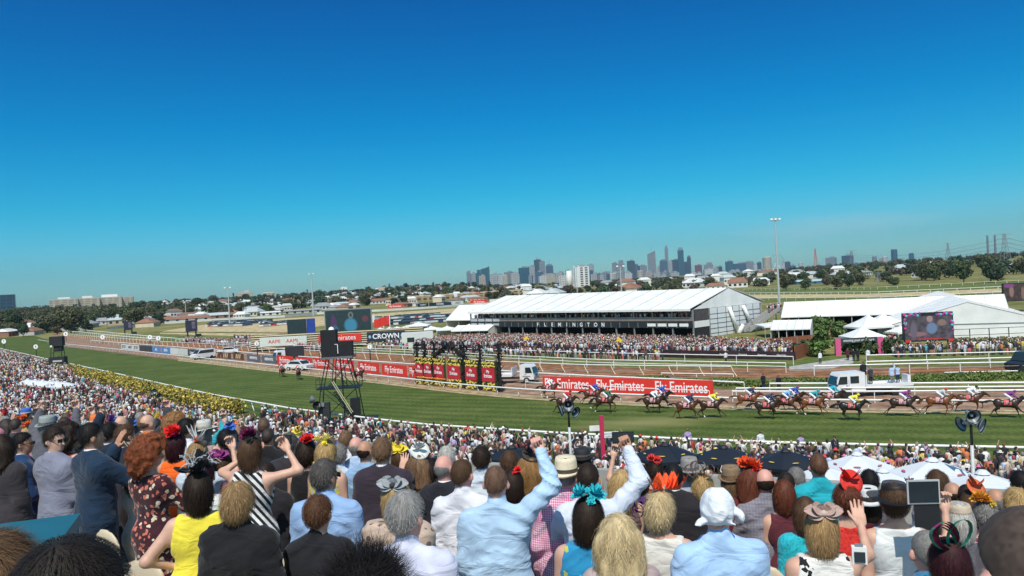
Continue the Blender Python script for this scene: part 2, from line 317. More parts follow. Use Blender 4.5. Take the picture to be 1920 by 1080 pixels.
R3 = [(170, 638), (222, 642), (300, 648), (420, 657), (534, 667), (568, 668.5), (785, 683), (981, 698), (1100, 704), (1395, 717)]
rail('course_rail', R3, 1.0, 'white rail between the brown service road and the sand track', rr=.09, post=.04, step=6)
rail('course_rail', [(1443, 719), (1700, 718.5), (2100, 716)], 1.0, 'uppermost thick white rail behind the flatbed truck', rr=.10, post=.045, step=6)
rail('course_rail', [(1380, 728), (1600, 727), (2100, 723)], 1.1, 'middle white rail crossing behind the flatbed truck cab', rr=.09, post=.045, step=5.5)
rail('course_rail', [(1373, 733.5), (1600, 734), (2100, 730)], 1.15, 'white rail just in front of the flatbed truck wheels', rr=.09, post=.045, step=5.5)
rail('course_rail', [(985, 716), (1100, 723), (1250, 729.5), (1330, 733)], .9, 'thin white rail running across the long red banner', rr=.05, post=.035, step=5)
RB = [(110, 624), (160, 629), (222, 634), (300, 640), (400, 645), (568, 656), (783, 666), (943, 678), (1100, 684), (1371, 687)]
rail('sand_rail', RB, 1.25, 'cream rail with curved posts along the orange sand track', rr=.07, post=.06, step=4.2, m=WHITE, pm=CREAM, lean=(.5, -.6))
rail('infield_rail', [(330, 634), (400, 640), (568, 648), (783, 656.5), (943, 666), (1128, 674.5), (1473, 680.5)], 1.3, 'white double rail between the infield lawn and sand track', rr=.07, post=.05, step=5, two=.45)
rail('infield_rail', [(568, 641), (750, 649), (950, 656), (1150, 662), (1487, 668.5)], 1.2, 'white rail just below the black fence of the marquee crowd', rr=.07, post=.05, step=8)
rail('infield_rail', [(1624, 666), (1780, 662.5), (2100, 654)], 1.2, 'white rail in front of the flower beds beside the entrance arch', rr=.08, post=.05, step=7)
rail('infield_rail', [(1624, 678), (1780, 674), (2100, 664)], 1.2, 'white rail on the grass in front of the garden crowd', rr=.09, post=.06, step=6)
rail('infield_rail', [(1526, 686.5), (1700, 682), (1899, 679)], 1.2, 'white rail edging the sand track behind the flatbed truck', rr=.09, post=.06, step=5)
rail('wire_fence', [(1040, 694), (1250, 696), (1424, 698)], 1.1, 'thin grey fence rail across the sand track left of the gap', rr=.03, post=.03, step=5, m=GREYM)
rail('wire_fence', [(1480, 695), (1700, 690), (2100, 682)], 1.1, 'thin grey fence rail along the sand track at the right', rr=.03, post=.03, step=5, m=GREYM)
rail('low_rail', [(1240, 699.5), (1375, 701.5)], .5, 'short low white rail on the sand track left of the gap', rr=.07, post=.05, step=9)
rail('low_rail', [(1771, 698.5), (2050, 692)], .5, 'low white rail on the sand track near the parked dark vehicle', rr=.07, post=.05, step=9)
rail('bend_rail', [(400, 640), (300, 632), (222, 625), (165, 619.5), (150, 616.5), (158, 612), (185, 608), (230, 605)], 1.1, 'white rail curling round the bend of the course at the left', rr=.14, post=.06, step=5)
rail('bend_rail', [(300, 636), (222, 630), (165, 624), (112, 619), (104, 616.5), (112, 613.5), (140, 610), (190, 606)], 1.1, 'outer white rail curling round the far left bend', rr=.14, post=.06, step=5)
E2r = [(200, 615), (300, 605), (370, 600.5), (433, 596.6), (534, 592), (595, 586.5), (713, 581), (820, 574.5), (890, 569), (960, 566)]
rt = root('boundary_wall', 'long low white boundary wall along the far side of the dry sand track', 'wall', G(595, 589))
V = []; Fq = []
for i, (x, y) in enumerate(E2r):
    p = G(x, y+3)-rt.location; V += [(p.x, p.y, 0), (p.x, p.y, 1.3), (p.x+.1, p.y+.3, 1.3), (p.x+.1, p.y+.3, 0)]
    if i: b = 4*i; Fq += [(b-4, b, b+1, b-3), (b-3, b+1, b+2, b-2), (b-2, b+2, b+3, b-1)]
MB().poly(V, Fq).build('wall_panel', mat('weathered_white', (.55, .56, .54), .7, .1, .1), rt)
for k, (y0, y1, y2) in enumerate(((541.5, 538, 526), (549, 547, 536), (553, 551.5, 540.5), (559, 557, 546))):
    rail('far_course_rail', [(1395, y0), (1650, y1), (1900, y2), (2100, y2-7)], 1.2, ['topmost', 'second', 'third', 'lowest'][k]+' white rail of the far course behind the right hand marquees', 'rails of the far course', rr=.09, post=.09, step=5, m=WHITE if k % 2 else CREAM, pm=CREAM if k > 1 else WHITE)
# ================================================================ FAR: SUBURB, TREES, CITY
def facade(name, wall, glass, w=4.0, h=3.4, fu=.35, fv=.35, gl=.25):
    key = ('fac', name)
    if key in MC: return MC[key]
    m, n, b = nodes(name); l = n.links.new; tc = n.nodes.new('ShaderNodeTexCoord'); sp = n.nodes.new('ShaderNodeSeparateXYZ'); l(tc.outputs['Object'], sp.inputs[0])
    sn = n.nodes.new('ShaderNodeSeparateXYZ'); l(tc.outputs['Normal'], sn.inputs[0])
    def mth(op, a, bb=None, c=None):
        x = n.nodes.new('ShaderNodeMath'); x.operation = op
        for i, v in enumerate((a, bb, c)):
            if v is None: continue
            if isinstance(v, (int, float)): x.inputs[i].default_value = v
            else: l(v, x.inputs[i])
        return x.outputs[0]
    ax = mth('ABSOLUTE', sn.outputs[0]); ay = mth('ABSOLUTE', sn.outputs[1])
    u = mth('ADD', mth('MULTIPLY', sp.outputs[0], ay), mth('MULTIPLY', sp.outputs[1], ax))
    fu_ = mth('GREATER_THAN', mth('FRACT', mth('DIVIDE', mth('ADD', u, 500), w)), fu); fv_ = mth('GREATER_THAN', mth('FRACT', mth('DIVIDE', mth('ADD', sp.outputs[2], 500), h)), fv)
    az = mth('LESS_THAN', mth('ABSOLUTE', sn.outputs[2]), .5); k = mth('MULTIPLY', mth('MULTIPLY', fu_, fv_), az)
    nz = n.nodes.new('ShaderNodeTexNoise'); nz.inputs['Scale'].default_value = .13; nz.inputs['Detail'].default_value = 6; l(tc.outputs['Object'], nz.inputs[0])
    m1 = n.nodes.new('ShaderNodeMix'); m1.data_type = 'RGBA'; l(k, m1.inputs[0]); m1.inputs[6].default_value = (*wall, 1); m1.inputs[7].default_value = (*glass, 1)
    m2 = n.nodes.new('ShaderNodeMix'); m2.data_type = 'RGBA'; m2.blend_type = 'MULTIPLY'; m2.inputs[0].default_value = .5; l(m1.outputs[2], m2.inputs[6]); l(nz.outputs[0], m2.inputs[7])
    l(m2.outputs[2], b.inputs['Base Color']); l(mth('SUBTRACT', .8, mth('MULTIPLY', k, .8-gl)), b.inputs['Roughness']); MC[key] = m; return m
# ---- tree templates
def leaf_mat(name, c, v=.35):
    m, n, b = nodes(name); l = n.links.new; b.inputs['Roughness'].default_value = .8; b.inputs['Specular IOR Level'].default_value = .2
    tc = n.nodes.new('ShaderNodeTexCoord'); nz = n.nodes.new('ShaderNodeTexNoise'); nz.inputs['Scale'].default_value = .9; nz.inputs['Detail'].default_value = 5; l(tc.outputs['Object'], nz.inputs[0])
    rp = n.nodes.new('ShaderNodeValToRGB'); rp.color_ramp.elements[0].position = .35; rp.color_ramp.elements[1].position = .65
    rp.color_ramp.elements[0].color = (*[x*(1-v) for x in c], 1); rp.color_ramp.elements[1].color = (*[x*(1+v) for x in c], 1); l(nz.outputs[0], rp.inputs[0]); l(rp.outputs[0], b.inputs['Base Color']); return m
LEAFS = [leaf_mat('leaf_dark', (.045, .065, .032)), leaf_mat('leaf_olive', (.095, .10, .05)), leaf_mat('leaf_mid', (.07, .095, .04)), leaf_mat('leaf_brown', (.10, .075, .045)), leaf_mat('leaf_bright', (.12, .16, .03))]
BARK = mat('bark', (.10, .075, .055), .9, .2, 3)
def crown_geo(h, w, nl, size, rng, trunkfrac=.25, style='round'):
    cl = []; nc = 9 if style == 'round' else 7
    for k in range(nc):
        t = rng.rand()*2*PI; rr = w*.5*rng.uniform(0, .62); zz = h*(trunkfrac+(1-trunkfrac)*rng.uniform(.22, .82))
        if style == 'cone': rr *= max(.1, 1-(zz/h)); 
        s = w*rng.uniform(.2, .34)*(1 if style == 'round' else max(.35, 1.15-zz/h))
        cl.append((rr*math.cos(t), rr*math.sin(t), zz, s, s, s*rng.uniform(.6, .95)))
    cl = np.array(cl); pick = rng.randint(0, nc, nl); d = rng.normal(size=(nl, 3)); d /= np.linalg.norm(d, axis=1)[:, None]
    rad = rng.uniform(.55, 1.08, nl)[:, None]; p = cl[pick, :3]+d*cl[pick, 3:]*rad; p[:, 2] = np.minimum(p[:, 2], h)
    a = rng.normal(size=(nl, 3)); a /= np.linalg.norm(a, axis=1)[:, None]; bb = np.cross(a, d+.3*rng.normal(size=(nl, 3))); bb /= np.linalg.norm(bb, axis=1)[:, None]+1e-6
    s = size*rng.uniform(.6, 1.5, nl)[:, None]; V = np.stack([p-a*s, p+bb*s*.7, p+a*s, p-bb*s*.7], 1).reshape(-1, 3)
    return V, np.arange(nl*4).reshape(-1, 4)
def trunk_mb(h, w, rng, r=.28):
    mb = MB(); top = (rng.uniform(-.4, .4), rng.uniform(-.4, .4), h*.5); mb.tube((0, 0, -.3), top, r, r*.6, n=7)
    for k in range(5):
        t = rng.rand()*2*PI; mb.tube((top[0]*.8, top[1]*.8, h*rng.uniform(.3, .48)), (w*.3*math.cos(t), w*.3*math.sin(t), h*rng.uniform(.55, .8)), r*.4, r*.12, n=5)
    return mb
TREES = []
for i in range(9):
    rng = np.random.RandomState(100+i); style = 'cone' if i in (4, 8) else 'round'; h = [9, 11, 8, 12, 13, 7, 10, 9, 15][i]; w = [9, 10, 10, 11, 5.5, 8, 12, 7, 7][i]
    V, Q = crown_geo(h, w, 1500, .5, rng, .08, style)
    TREES.append((mesh_np('crown', V, Q, mats=[LEAFS[[0, 1, 2, 0, 0, 3, 1, 2, 0][i]]]), trunk_mb(h, w, rng), h, w))
TRUNKS = []
for (c, t, h, w) in TREES:
    me = bpy.data.meshes.new('trunk'); me.from_pydata(t.v, [], t.f); me.materials.append(BARK); TRUNKS.append(me)
KINDS = ['dark round evergreen tree', 'olive green spreading gum tree', 'mid green bushy tree', 'large dark broad tree', 'slim dark conifer', 'brownish dry tree', 'wide olive green tree', 'upright mid green tree', 'tall dark pine']
def place_tree(px, r, k=None, s=1.0, where='on the far suburban hillside', group='trees of the far suburb', leaf=None):
    k = random.randrange(9) if k is None else k; d = ray(px, 540); a = math.atan2(d.x, d.y); x, y = r*math.sin(a), r*math.cos(a)
    t = root('tree', '%s %s' % (KINDS[k], where), 'tree', (x, y, terr(x, y)), random.random()*6, group); s *= 1.3; t.scale = (s*random.uniform(.9, 1.15), s*random.uniform(.9, 1.15), s*random.uniform(.85, 1.1))
    c = link('crown', TREES[k][0], t); link('trunk', TRUNKS[k], t)
    if leaf is not None: c.material_slots[0].link = 'OBJECT'; c.material_slots[0].material = LEAFS[leaf]
    return t
rnd = random.Random(5)
random.seed(21)
def zone(px): return 'at the far left of the hillside' if px < 260 else 'on the hillside behind the far screens' if px < 620 else 'among the houses left of the marquee' if px < 900 else 'behind the long white marquee roof' if px < 1420 else 'beyond the far course at the right'
for i in range(95): px = rnd.uniform(-20, 300); place_tree(px, rnd.uniform(540, 950) if rnd.random() < .8 else rnd.uniform(450, 540), rnd.choice([0,1,2,3,5,6,7,1,6]), rnd.uniform(.5, .95), zone(px))
for i in range(110): px = rnd.uniform(290, 930); place_tree(px, rnd.uniform(600, 1500), None, rnd.uniform(.5, .9), zone(px))
for i in range(40): px = rnd.uniform(900, 1440); place_tree(px, rnd.uniform(560, 1000), rnd.choice([1, 5, 6, 3, 0]), rnd.uniform(.5, .72), zone(px), leaf=rnd.choice([1, 3, 3, 1, 0]))
for i in range(55): px = rnd.uniform(1440, 1950); place_tree(px, rnd.uniform(470, 1000), rnd.choice([1, 5, 6, 2, 0, 7, 3]), rnd.uniform(.5, .8)+(.25 if px > 1700 else 0), zone(px))
# the rest of the wooded suburb as one mass
rng = np.random.RandomState(3); Vs = []; n0 = 0; cols = []
for i in range(1100):
    px = rng.uniform(-80, 2000); r = rng.uniform(620, 2300)
    if px < 900: r = rng.uniform(700, 1900)
    d = ray(px, 540); a = math.atan2(d.x, d.y); x, y = r*math.sin(a), r*math.cos(a); h = rng.uniform(5, 9)*(.8 if 880 < px < 1480 else 1); w = rng.uniform(8, 13)
    V, Q = crown_geo(h, w, 150, 1.0, rng, .05); Vs.append(V+np.array([x, y, terr(x, y)])); c = np.array([(.04, .055, .025), (.075, .08, .035), (.1, .075, .05), (.05, .08, .03)][rng.randint(4)]); cols.append(np.tile(c*rng.uniform(.8, 1.2), (len(V), 1)))
V = np.concatenate(Vs); o = link('distant_wood', mesh_np('distant_wood', V, np.arange(len(V)).reshape(-1, 4), col=np.concatenate(cols), mats=[mat_attr('distant_leaf', .85)])); tag(o, 'dark green belt of small distant trees along the horizon', kind='stuff')
# ---- houses
ROOFS = [mat('terracotta_roof', (.26, .12, .075), .8, .2, .8), mat('grey_roof', (.28, .29, .30), .7, .15, .8), mat('white_roof', (.66, .66, .64), .6, .08, .5), mat('brown_roof', (.20, .12, .09), .8, .2, .8), mat('pale_iron_roof', (.46, .50, .50), .5, .1, .5)]
WALLS = [mat('cream_render', (.58, .50, .38), .8, .1, .5), mat('white_render', (.68, .67, .63), .8, .08, .5), mat('red_brick', (.30, .14, .10), .85, .15, 2), mat('sand_render', (.48, .38, .27), .8, .1, .5), mat('grey_render', (.42, .41, .40), .8, .1, .5)]
RN = ['terracotta roofed', 'grey roofed', 'white roofed', 'brown roofed', 'pale iron roofed']; WNn = ['cream', 'white', 'red brick', 'sand coloured', 'grey']
def house_parts(w, dd, h, rh, hip=.35, win=4):
    wl = MB().box(0, 0, h/2, w, dd, h); e = .5; rf = MB()
    V = [(-w/2-e, -dd/2-e, h+.02), (w/2+e, -dd/2-e, h+.02), (w/2+e, dd/2+e, h+.02), (-w/2-e, dd/2+e, h+.02), (-w/2*(1-hip), 0, h+rh), (w/2*(1-hip), 0, h+rh)]
    rf.poly(V, [(0, 1, 5, 4), (1, 2, 5), (2, 3, 4, 5), (3, 0, 4), (3, 2, 1, 0)])
    wn = []
    for i in range(win): wn.append(((i+.5)/win*w-w/2, -dd/2-.03, h*.55))
    return wl, rf, wn
HT = []
for k, (w, dd, h, rh) in enumerate([(13, 9, 3.4, 2.3), (16, 10, 3.2, 2.6), (10, 9, 6.0, 2.2), (20, 11, 3.6, 2.0), (12, 12, 3.2, 3.0)]): HT.append(house_parts(w, dd, h, rh))
HMESH = []
for wl, rf, wn in HT:
    a = []
    for mb in (wl, rf): me = bpy.data.meshes.new('house'); me.from_pydata(mb.v, [], mb.f); me.materials.append(WALLS[0]); a.append(me)
    HMESH.append(a)
WINM = bpy.data.meshes.new('window'); q = MB().box(0, 0, 0, 1.6, .12, 1.3); WINM.from_pydata(q.v, [], q.f); WINM.materials.append(GLASS)
def place_house(px, r, k=None, rt=None, wt=None, s=1.0, yaw=None):
    k = rnd.randrange(5) if k is None else k; rt = rnd.choice([0, 0, 1, 2, 3, 4, 0]) if rt is None else rt; wt = rnd.choice([0, 1, 1, 2, 3, 4]) if wt is None else wt
    d = ray(px, 540); a = math.atan2(d.x, d.y); x, y = r*math.sin(a), r*math.cos(a)
    t = root('house', '%s %s house %s' % (WNn[wt], RN[rt], zone(px)), 'house', (x, y, terr(x, y)-.1), -a+rnd.choice([0, .4, -.5, 1.2]) if yaw is None else yaw, 'houses of the far suburb'); t.scale = (s, s, s)
    for nm, me, mm in (('wall', HMESH[k][0], WALLS[wt]), ('roof', HMESH[k][1], ROOFS[rt])):
        o = link(nm, me, t); o.material_slots[0].link = 'OBJECT'; o.material_slots[0].material = mm
    if r < 900:
        for w_ in HT[k][2]: link('window', WINM, t, w_)
for i in range(26): place_house(rnd.uniform(-10, 280), rnd.uniform(480, 800), None, rnd.choice([1, 2, 4, 0]), None, rnd.uniform(.7, 1.1))
for i in range(200): place_house(rnd.uniform(300, 960), rnd.choice([rnd.uniform(570, 900), rnd.uniform(800, 1450)]), None, rnd.choice([0, 3, 1, 2, 4, 2, 4, 1, 0]), None, rnd.uniform(.6, .95))
for i in range(36): place_house(rnd.uniform(960, 1450), rnd.uniform(600, 1300), None, rnd.choice([1, 2, 4, 0]), 1, rnd.uniform(.8, 1.4))
for i in range(10): place_house(rnd.uniform(1480, 1900), rnd.uniform(620, 1100), None, rnd.choice([1, 2, 4]), 1, rnd.uniform(.8, 1.3))
# ---- individual far buildings
def blockb(px0, px1, ytop, ybot, r, label, m, cat='building', depth=None, roofm=None, name='building', extra=None, yaw=0, base=None):
    a = P(px0, 540, r); b = P(px1, 540, r); w = (b-a).length; pxm = (px0+px1)/2; hz = hor(pxm); cx, cy = (a.x+b.x)/2, r
    zt = H0+(hz-ytop)*r/FPX; zb = H0+(hz-ybot)*r/FPX if ybot else terr(cx, cy)-2; zb = min(zb, zt-2)
    if base is not None: zb = base
    dp = depth or w*.8; t = root(name, label, cat, (cx, cy+dp/2, zb), -math.atan2(cx, cy)*.9+yaw)
    MB().box(0, 0, (zt-zb)/2, w, dp, zt-zb).build('wall', m, t)
    if roofm: MB().box(0, 0, zt-zb+.45, w*.97, dp*.97, .9).build('roof', roofm, t)
    return t, w, dp, zt-zb
F_BEIGE = facade('beige_flats', (.52, .46, .37), (.30, .27, .22), 9, 2.9, .25, .45, .7); F_CREAM = facade('cream_flats', (.55, .5, .4), (.36, .33, .27), 5, 3, .5, .4, .7)
t, w, dp, h = blockb(89, 136, 562, None, 1180, 'long beige housing block with golden left end, leftmost section', F_BEIGE, depth=18, roofm=WALLS[4]); MB().box(0, 0, h+2.2, 16, 8, 2.6).build('lift_room', WALLS[1], t)
t, w, dp, h = blockb(136, 178, 560, None, 1200, 'long beige housing block, second section from the left', F_BEIGE, depth=18, roofm=WALLS[4]); MB().box(0, 0, h+2.4, 14, 8, 3).build('lift_room', WALLS[1], t)
t, w, dp, h = blockb(178, 220, 558, None, 1220, 'long beige housing block with white rooftop plant, third section', F_BEIGE, depth=18, roofm=WALLS[4]); MB().box(0, 0, h+2.8, 22, 8, 3.8).build('lift_room', WHITE, t)
blockb(220, 243, 557.5, None, 1240, 'long beige housing block, rightmost short section', F_BEIGE, depth=18, roofm=WALLS[4])
blockb(-30, 13, 553.5, 581, 900, 'dark blue glass office building at the left edge', facade('blue_glass', (.02, .09, .16), (.01, .055, .11), 6, 4, .2, .2, .15))
t, w, dp, h = blockb(440, 468, 549, None, 1330, 'grey flat roofed block on the hill skyline behind the far masts', F_CREAM, roofm=WALLS[4]); MB().box(3, 0, h+2, 8, 6, 4).build('lift_room', WALLS[4], t)
blockb(490, 511, 549, None, 1500, 'pale wide block on the hill skyline right of the grey flats', facade('pale_blk', (.5, .45, .36), (.35, .33, .28), 8, 4), roofm=WALLS[1])
blockb(749, 770, 535, None, 1400, 'small blue flat box building on the hill skyline', facade('blue_blk', (.12, .2, .32), (.08, .14, .24), 8, 4))
blockb(771, 786, 537, None, 1420, 'white and pink building beside the blue one on the skyline', WALLS[1])
blockb(708, 722, 538, None, 1380, 'sandy flat roofed building among trees on the skyline', WALLS[3])
blockb(638, 650, 538, None, 1400, 'bright white house standing up on the hill skyline', WALLS[1])
blockb(455, 520, 577, None, 660, 'sand coloured school building below the hillside trees', F_CREAM, depth=20, roofm=ROOFS[2])
F_APT = facade('brown_apartments', (.40, .30, .17), (.10, .075, .05), 5.2, 3.2, .45, .35, .5)
for i in range(5): blockb(770+i*43, 806+i*43, 556-i*2.6, None, 700, 'brown balcony apartment block number %d from the left behind the marquee' % (i+1) if False else ['leftmost brown balcony apartment block left of the marquee roof', 'second brown balcony apartment block beside the marquee roof', 'middle brown balcony apartment block behind the marquee roof', 'brown balcony apartment block just left of the striped tower', 'brown balcony apartment block at the foot of the striped tower'][i], F_APT, depth=14, roofm=WALLS[3])
# stables and sheds with orange roofs in front of the hill
def shed(px0, px1, ytop, ybot, r, label, rm, wm, dp=10, pitch=1.8):
    a = P(px0, 540, r); b = P(px1, 540, r); w = (b-a).length; cx = (a.x+b.x)/2; hz = hor((px0+px1)/2); zt = H0+(hz-ytop)*r/FPX; zb = terr(cx, r)
    t = root('shed', label, 'shed', (cx, r, zb), -math.atan2(cx, r)); wl, rf, wn = house_parts(w, dp, max(1.8, zt-zb-pitch), pitch, .04, max(3, int(w/5)))
    wl.build('wall', wm, t); rf.build('roof', rm, t)
    for q in wn: link('window', WINM, t, q)
shed(306, 388, 594, 603, 515, 'long low stable with orange tiled roof by the boundary wall', ROOFS[0], WALLS[1]); shed(352, 425, 587, 0, 545, 'long pale roofed stable behind the orange one', ROOFS[4], WALLS[2])
shed(486, 523, 587, 0, 560, 'low white horse float shed by the boundary wall', ROOFS[2], WALLS[1], 8, 1)
shed(418, 440, 586, 0, 560, 'short red brick shed behind the boundary wall', ROOFS[3], WALLS[2], 8); shed(447, 475, 586, 0, 565, 'red roofed brick stable beside the short shed', ROOFS[0], WALLS[2], 8)
shed(530, 600, 587, 0, 570, 'long dark low shed behind the boundary wall', ROOFS[1], WALLS[4], 8, 1); shed(48, 67, 605, 0, 470, 'small white gabled shed with red wall at the far left', ROOFS[2], WALLS[2], 8, 3)
shed(92, 150, 607, 0, 480, 'long low grey open shed at the far left bend', ROOFS[1], WALLS[4], 9, .8); shed(118, 170, 600, 0, 520, 'flat white roofed garage building at the far left', ROOFS[2], WALLS[1], 9, .8)
shed(200, 232, 596, 0, 520, 'pale iron roofed building below the dark trees', ROOFS[4], WALLS[3], 9, 1.4); shed(1483, 1590, 527, 0, 620, 'long pale blue roofed station building beyond the far course', mat('pale_blue_roof', (.40, .52, .52), .5), mat('blue_wall', (.05, .14, .24), .6), 14, 1.6)
t = root('water_tank', 'pale cylindrical tank beside the far left sheds', 'tank', G(86, 622)); MB().lathe([(0, 0), (4.6, 0), (4.6, 5.4), (3.2, 6.4), (0, 6.6)], 20).build('tank_body', ROOFS[4], t, True); MB().lathe([(4.7, 2), (4.8, 2.1), (4.8, 2.3), (4.7, 2.4)], 20).build('tank_band', GREYM, t)
# striped tower block pair near the marquee roof
t, w, dp, h = blockb(1078, 1107, 500, None, 1150, 'tall white tower block with two dark striped balcony columns', mat('white_conc', (.62, .64, .66), .8, .06, .2), depth=20)
for xx in (.02, .32):
    MB().box(xx*w, -dp/2-.15, h/2+1, w*.17, .5, h-4).build('balcony_column', mat('dark_recess', (.06, .06, .07), .5), t)
    for k in range(int(h/3.2)): MB().box(xx*w, -dp/2-.6, 2+k*3.2, w*.17, .5, 1.1).build('balcony', WALLS[1], t)
MB().box(-w*.44, -dp/2-.2, h/2, w*.06, .3, h-1).build('stair_strip', GREYM, t); MB().box(0, 0, h+1.6, w*.5, 8, 3.2).build('lift_room', GREYM, t)
t, w, dp, h = blockb(1050, 1077, 516, None, 1120, 'pale concrete tower with rounded lift shafts left of the striped tower', facade('pale_tower', (.56, .58, .58), (.30, .32, .35), 3.2, 3.2, .5, .4)); MB().lathe([(0, 0), (4, 0), (4, h+6), (0, h+6)], 12, (w*.2, -dp/2, 0)).build('lift_shaft', WALLS[1], t, True)
# ---- city skyline
cols = {'teal': ((.05, .13, .17), (.03, .10, .15)), 'dark': ((.07, .10, .13), (.04, .06, .09)), 'blue': ((.10, .16, .22), (.05, .09, .15)), 'grey': ((.33, .35, .38), (.16, .19, .23)), 'light': ((.50, .51, .52), (.28, .30, .33)), 'cream': ((.58, .52, .42), (.40, .37, .31)), 'white': ((.68, .69, .70), (.42, .44, .47)), 'red': ((.30, .08, .09), (.10, .08, .10)), 'beige': ((.50, .43, .36), (.33, .29, .26))}
FM = {k: facade('tower_'+k, v[0], v[1], 7.5, 8.5, .3, .3, .3) for k, v in cols.items()}
CN = {'teal': 'teal glass', 'dark': 'dark slate', 'blue': 'blue glass', 'grey': 'grey', 'light': 'light grey', 'cream': 'cream', 'white': 'white', 'red': 'red topped dark', 'beige': 'beige'}
def sky_tower(px, wp, top, c, r=4600, shape='box', where='', label=None):
    cx = (px-960)/FPX*r; z0 = 5; w = wp*r/FPX; zt = H0+(hor(px)-top)*r/FPX; h = zt-z0; dp = w*.9
    t = root('office_tower', label or '%s city tower %s' % (CN[c], where), 'tower', (cx, r, z0), -cx/r+.35*rnd.uniform(-1, 1)*(shape == 'box'), 'towers of the city skyline'); m = FM[c]; mb = MB()
    if shape == 'round': mb.lathe([(0, 0), (w/2, 0), (w/2, h*.94), (w*.42, h*.985), (0, h)], 20)
    elif shape == 'taper': mb.frus(0, 0, 0, h*.9, w, dp, w, dp); mb.frus(0, 0, h*.9+.1, h, w*.9, dp*.9, w*.6, dp*.5)
    elif shape == 'step': mb.frus(0, 0, 0, h*.82, w, dp, w, dp); mb.frus(w*.1, 0, h*.82+.1, h, w*.6, dp*.6, w*.6, dp*.6)
    elif shape == 'wedge': mb.extr([(-w/2, 0), (w/2, 0), (w/2, h), (w*.2, h*.95), (-w/2, h*.87)], 'y', -dp/2, dp/2)
    else: mb.box(0, 0, h/2, w, dp, h)
    mb.build('facade', m, t)
    if shape == 'box': MB().box(w*.1, 0, h+3, w*.45, dp*.5, 6).build('roof_plant', mat('plant_room', (.25, .27, .3), .7), t)
    return t, w, h
TW = [(880, 7, 509, 'grey', 'box'), (889, 9, 513, 'light', 'box'), (898, 10, 506, 'teal', 'step'), (911, 17, 500, 'teal', 'wedge'), (928, 9, 518, 'blue', 'box'), (948, 9, 514, 'cream', 'step'), (960, 12, 517, 'cream', 'box'), (972, 12, 517, 'beige', 'box'), (955, 14, 510, 'grey', 'box'), (984, 17, 502, 'teal', 'box'), (999, 13, 499, 'light', 'box'), (1010, 12, 487, 'dark', 'box'), (1018, 11, 490, 'grey', 'box'), (1032, 14, 495, 'blue', 'taper'), (1012, 14, 510, 'blue', 'box'), (1030, 34, 515, 'cream', 'box'), (1054, 8, 512, 'blue', 'box'), (1066, 9, 507, 'grey', 'box'), (1109, 11, 496, 'light', 'box'), (1110, 6, 507, 'teal', 'box'), (1121, 14, 514, 'blue', 'box'), (1134, 10, 516, 'light', 'box'), (1143, 10, 513, 'blue', 'box'),
 (1154, 8, 493, 'grey', 'box'), (1165, 15, 488, 'grey', 'step'), (1185, 14, 489, 'dark', 'box'), (1192, 13, 496, 'blue', 'box'), (1206, 14, 498, 'grey', 'box'), (1224, 15, 470, 'grey', 'wedge'), (1225, 14, 497, 'light', 'box'), (1246, 14, 486, 'blue', 'taper'), (1252.5, 6, 460, 'grey', 'taper'), (1260, 6, 489, 'light', 'box'), (1268, 12, 487, 'dark', 'box'), (1279, 11, 464, 'teal', 'taper'), (1281, 9, 491, 'light', 'box'), (1290, 9, 491, 'dark', 'box'), (1294, 7, 479, 'dark', 'taper'), (1238, 8, 499, 'beige', 'box'), (1311, 13, 497, 'red', 'box'), (1330, 17, 492, 'grey', 'step'), (1329, 16, 505, 'white', 'box'), (1343, 10, 502, 'light', 'box'), (1351, 7, 500, 'dark', 'box'), (1369, 13, 490, 'teal', 'box'), (1390, 22, 494, 'blue', 'box'), (1404, 20, 491, 'grey', 'box'), (1415, 12, 497, 'white', 'box'), (1425, 8, 492, 'dark', 'box'), (1470, 7, 492, 'white', 'box'), (1478, 9, 491, 'dark', 'box'), (1488, 8, 498, 'blue', 'box'), (1503, 8, 492, 'white', 'round'), (1517, 9, 500, 'grey', 'box'), (1542, 18, 499, 'grey', 'box'), (1560, 17, 483, 'grey', 'box'), (1577, 10, 496, 'blue', 'box'), (1591, 17, 479, 'dark', 'box'), (1617, 8, 494, 'beige', 'box'), (1626, 8, 492, 'beige', 'box'), (1641.5, 8, 480, 'grey', 'round'), (1653, 6, 486, 'beige', 'box'), (1661, 9, 480, 'white', 'round'), (1679, 11, 467, 'teal', 'round'), (1711, 9, 474, 'teal', 'taper'), (1202, 13, 507, 'cream', 'round'), (1180, 14, 512, 'white', 'box'), (1154, 16, 511, 'white', 'box')]
pos = ['in the left cluster of the skyline', 'around the tall antenna towers', 'left of the tallest towers', 'in the group of the tallest towers', 'right of the tallest towers', 'near the tall white light mast', 'standing apart at the right of the skyline']
seen = {}
for px, wp, top, c, sh in TW:
    k = 0 if px < 990 else 1 if px < 1140 else 2 if px < 1215 else 3 if px < 1300 else 4 if px < 1400 else 5 if px < 1520 else 6
    hw = 'tall' if top < 482 else 'mid height' if top < 499 else 'low'
    near = {'box': 'flat topped', 'round': 'round', 'taper': 'tapered', 'step': 'stepped', 'wedge': 'slant topped'}[sh]
    r = 4700 if top < 500 else 4000-rnd.random()*500
    t, w, h = sky_tower(px, wp, top, c, r, sh, label='%s %s %s city tower %s' % (hw, near, CN[c], pos[k]))
    if px in (1010, 1032, 1224): MB().tube((0, 0, h), (0, 0, h+28), 1.6, .8, n=5).build('antenna', GREYM, t)
for i in range(66):
    px = rnd.uniform(870, 1730); c = rnd.choice(['white', 'light', 'cream', 'grey', 'light', 'beige']); sky_tower(px, rnd.uniform(7, 18), rnd.uniform(509, 517)-(px-1200)*.012, c, rnd.uniform(3200, 3900), 'box', label='small %s building at the foot of the city skyline' % CN[c])
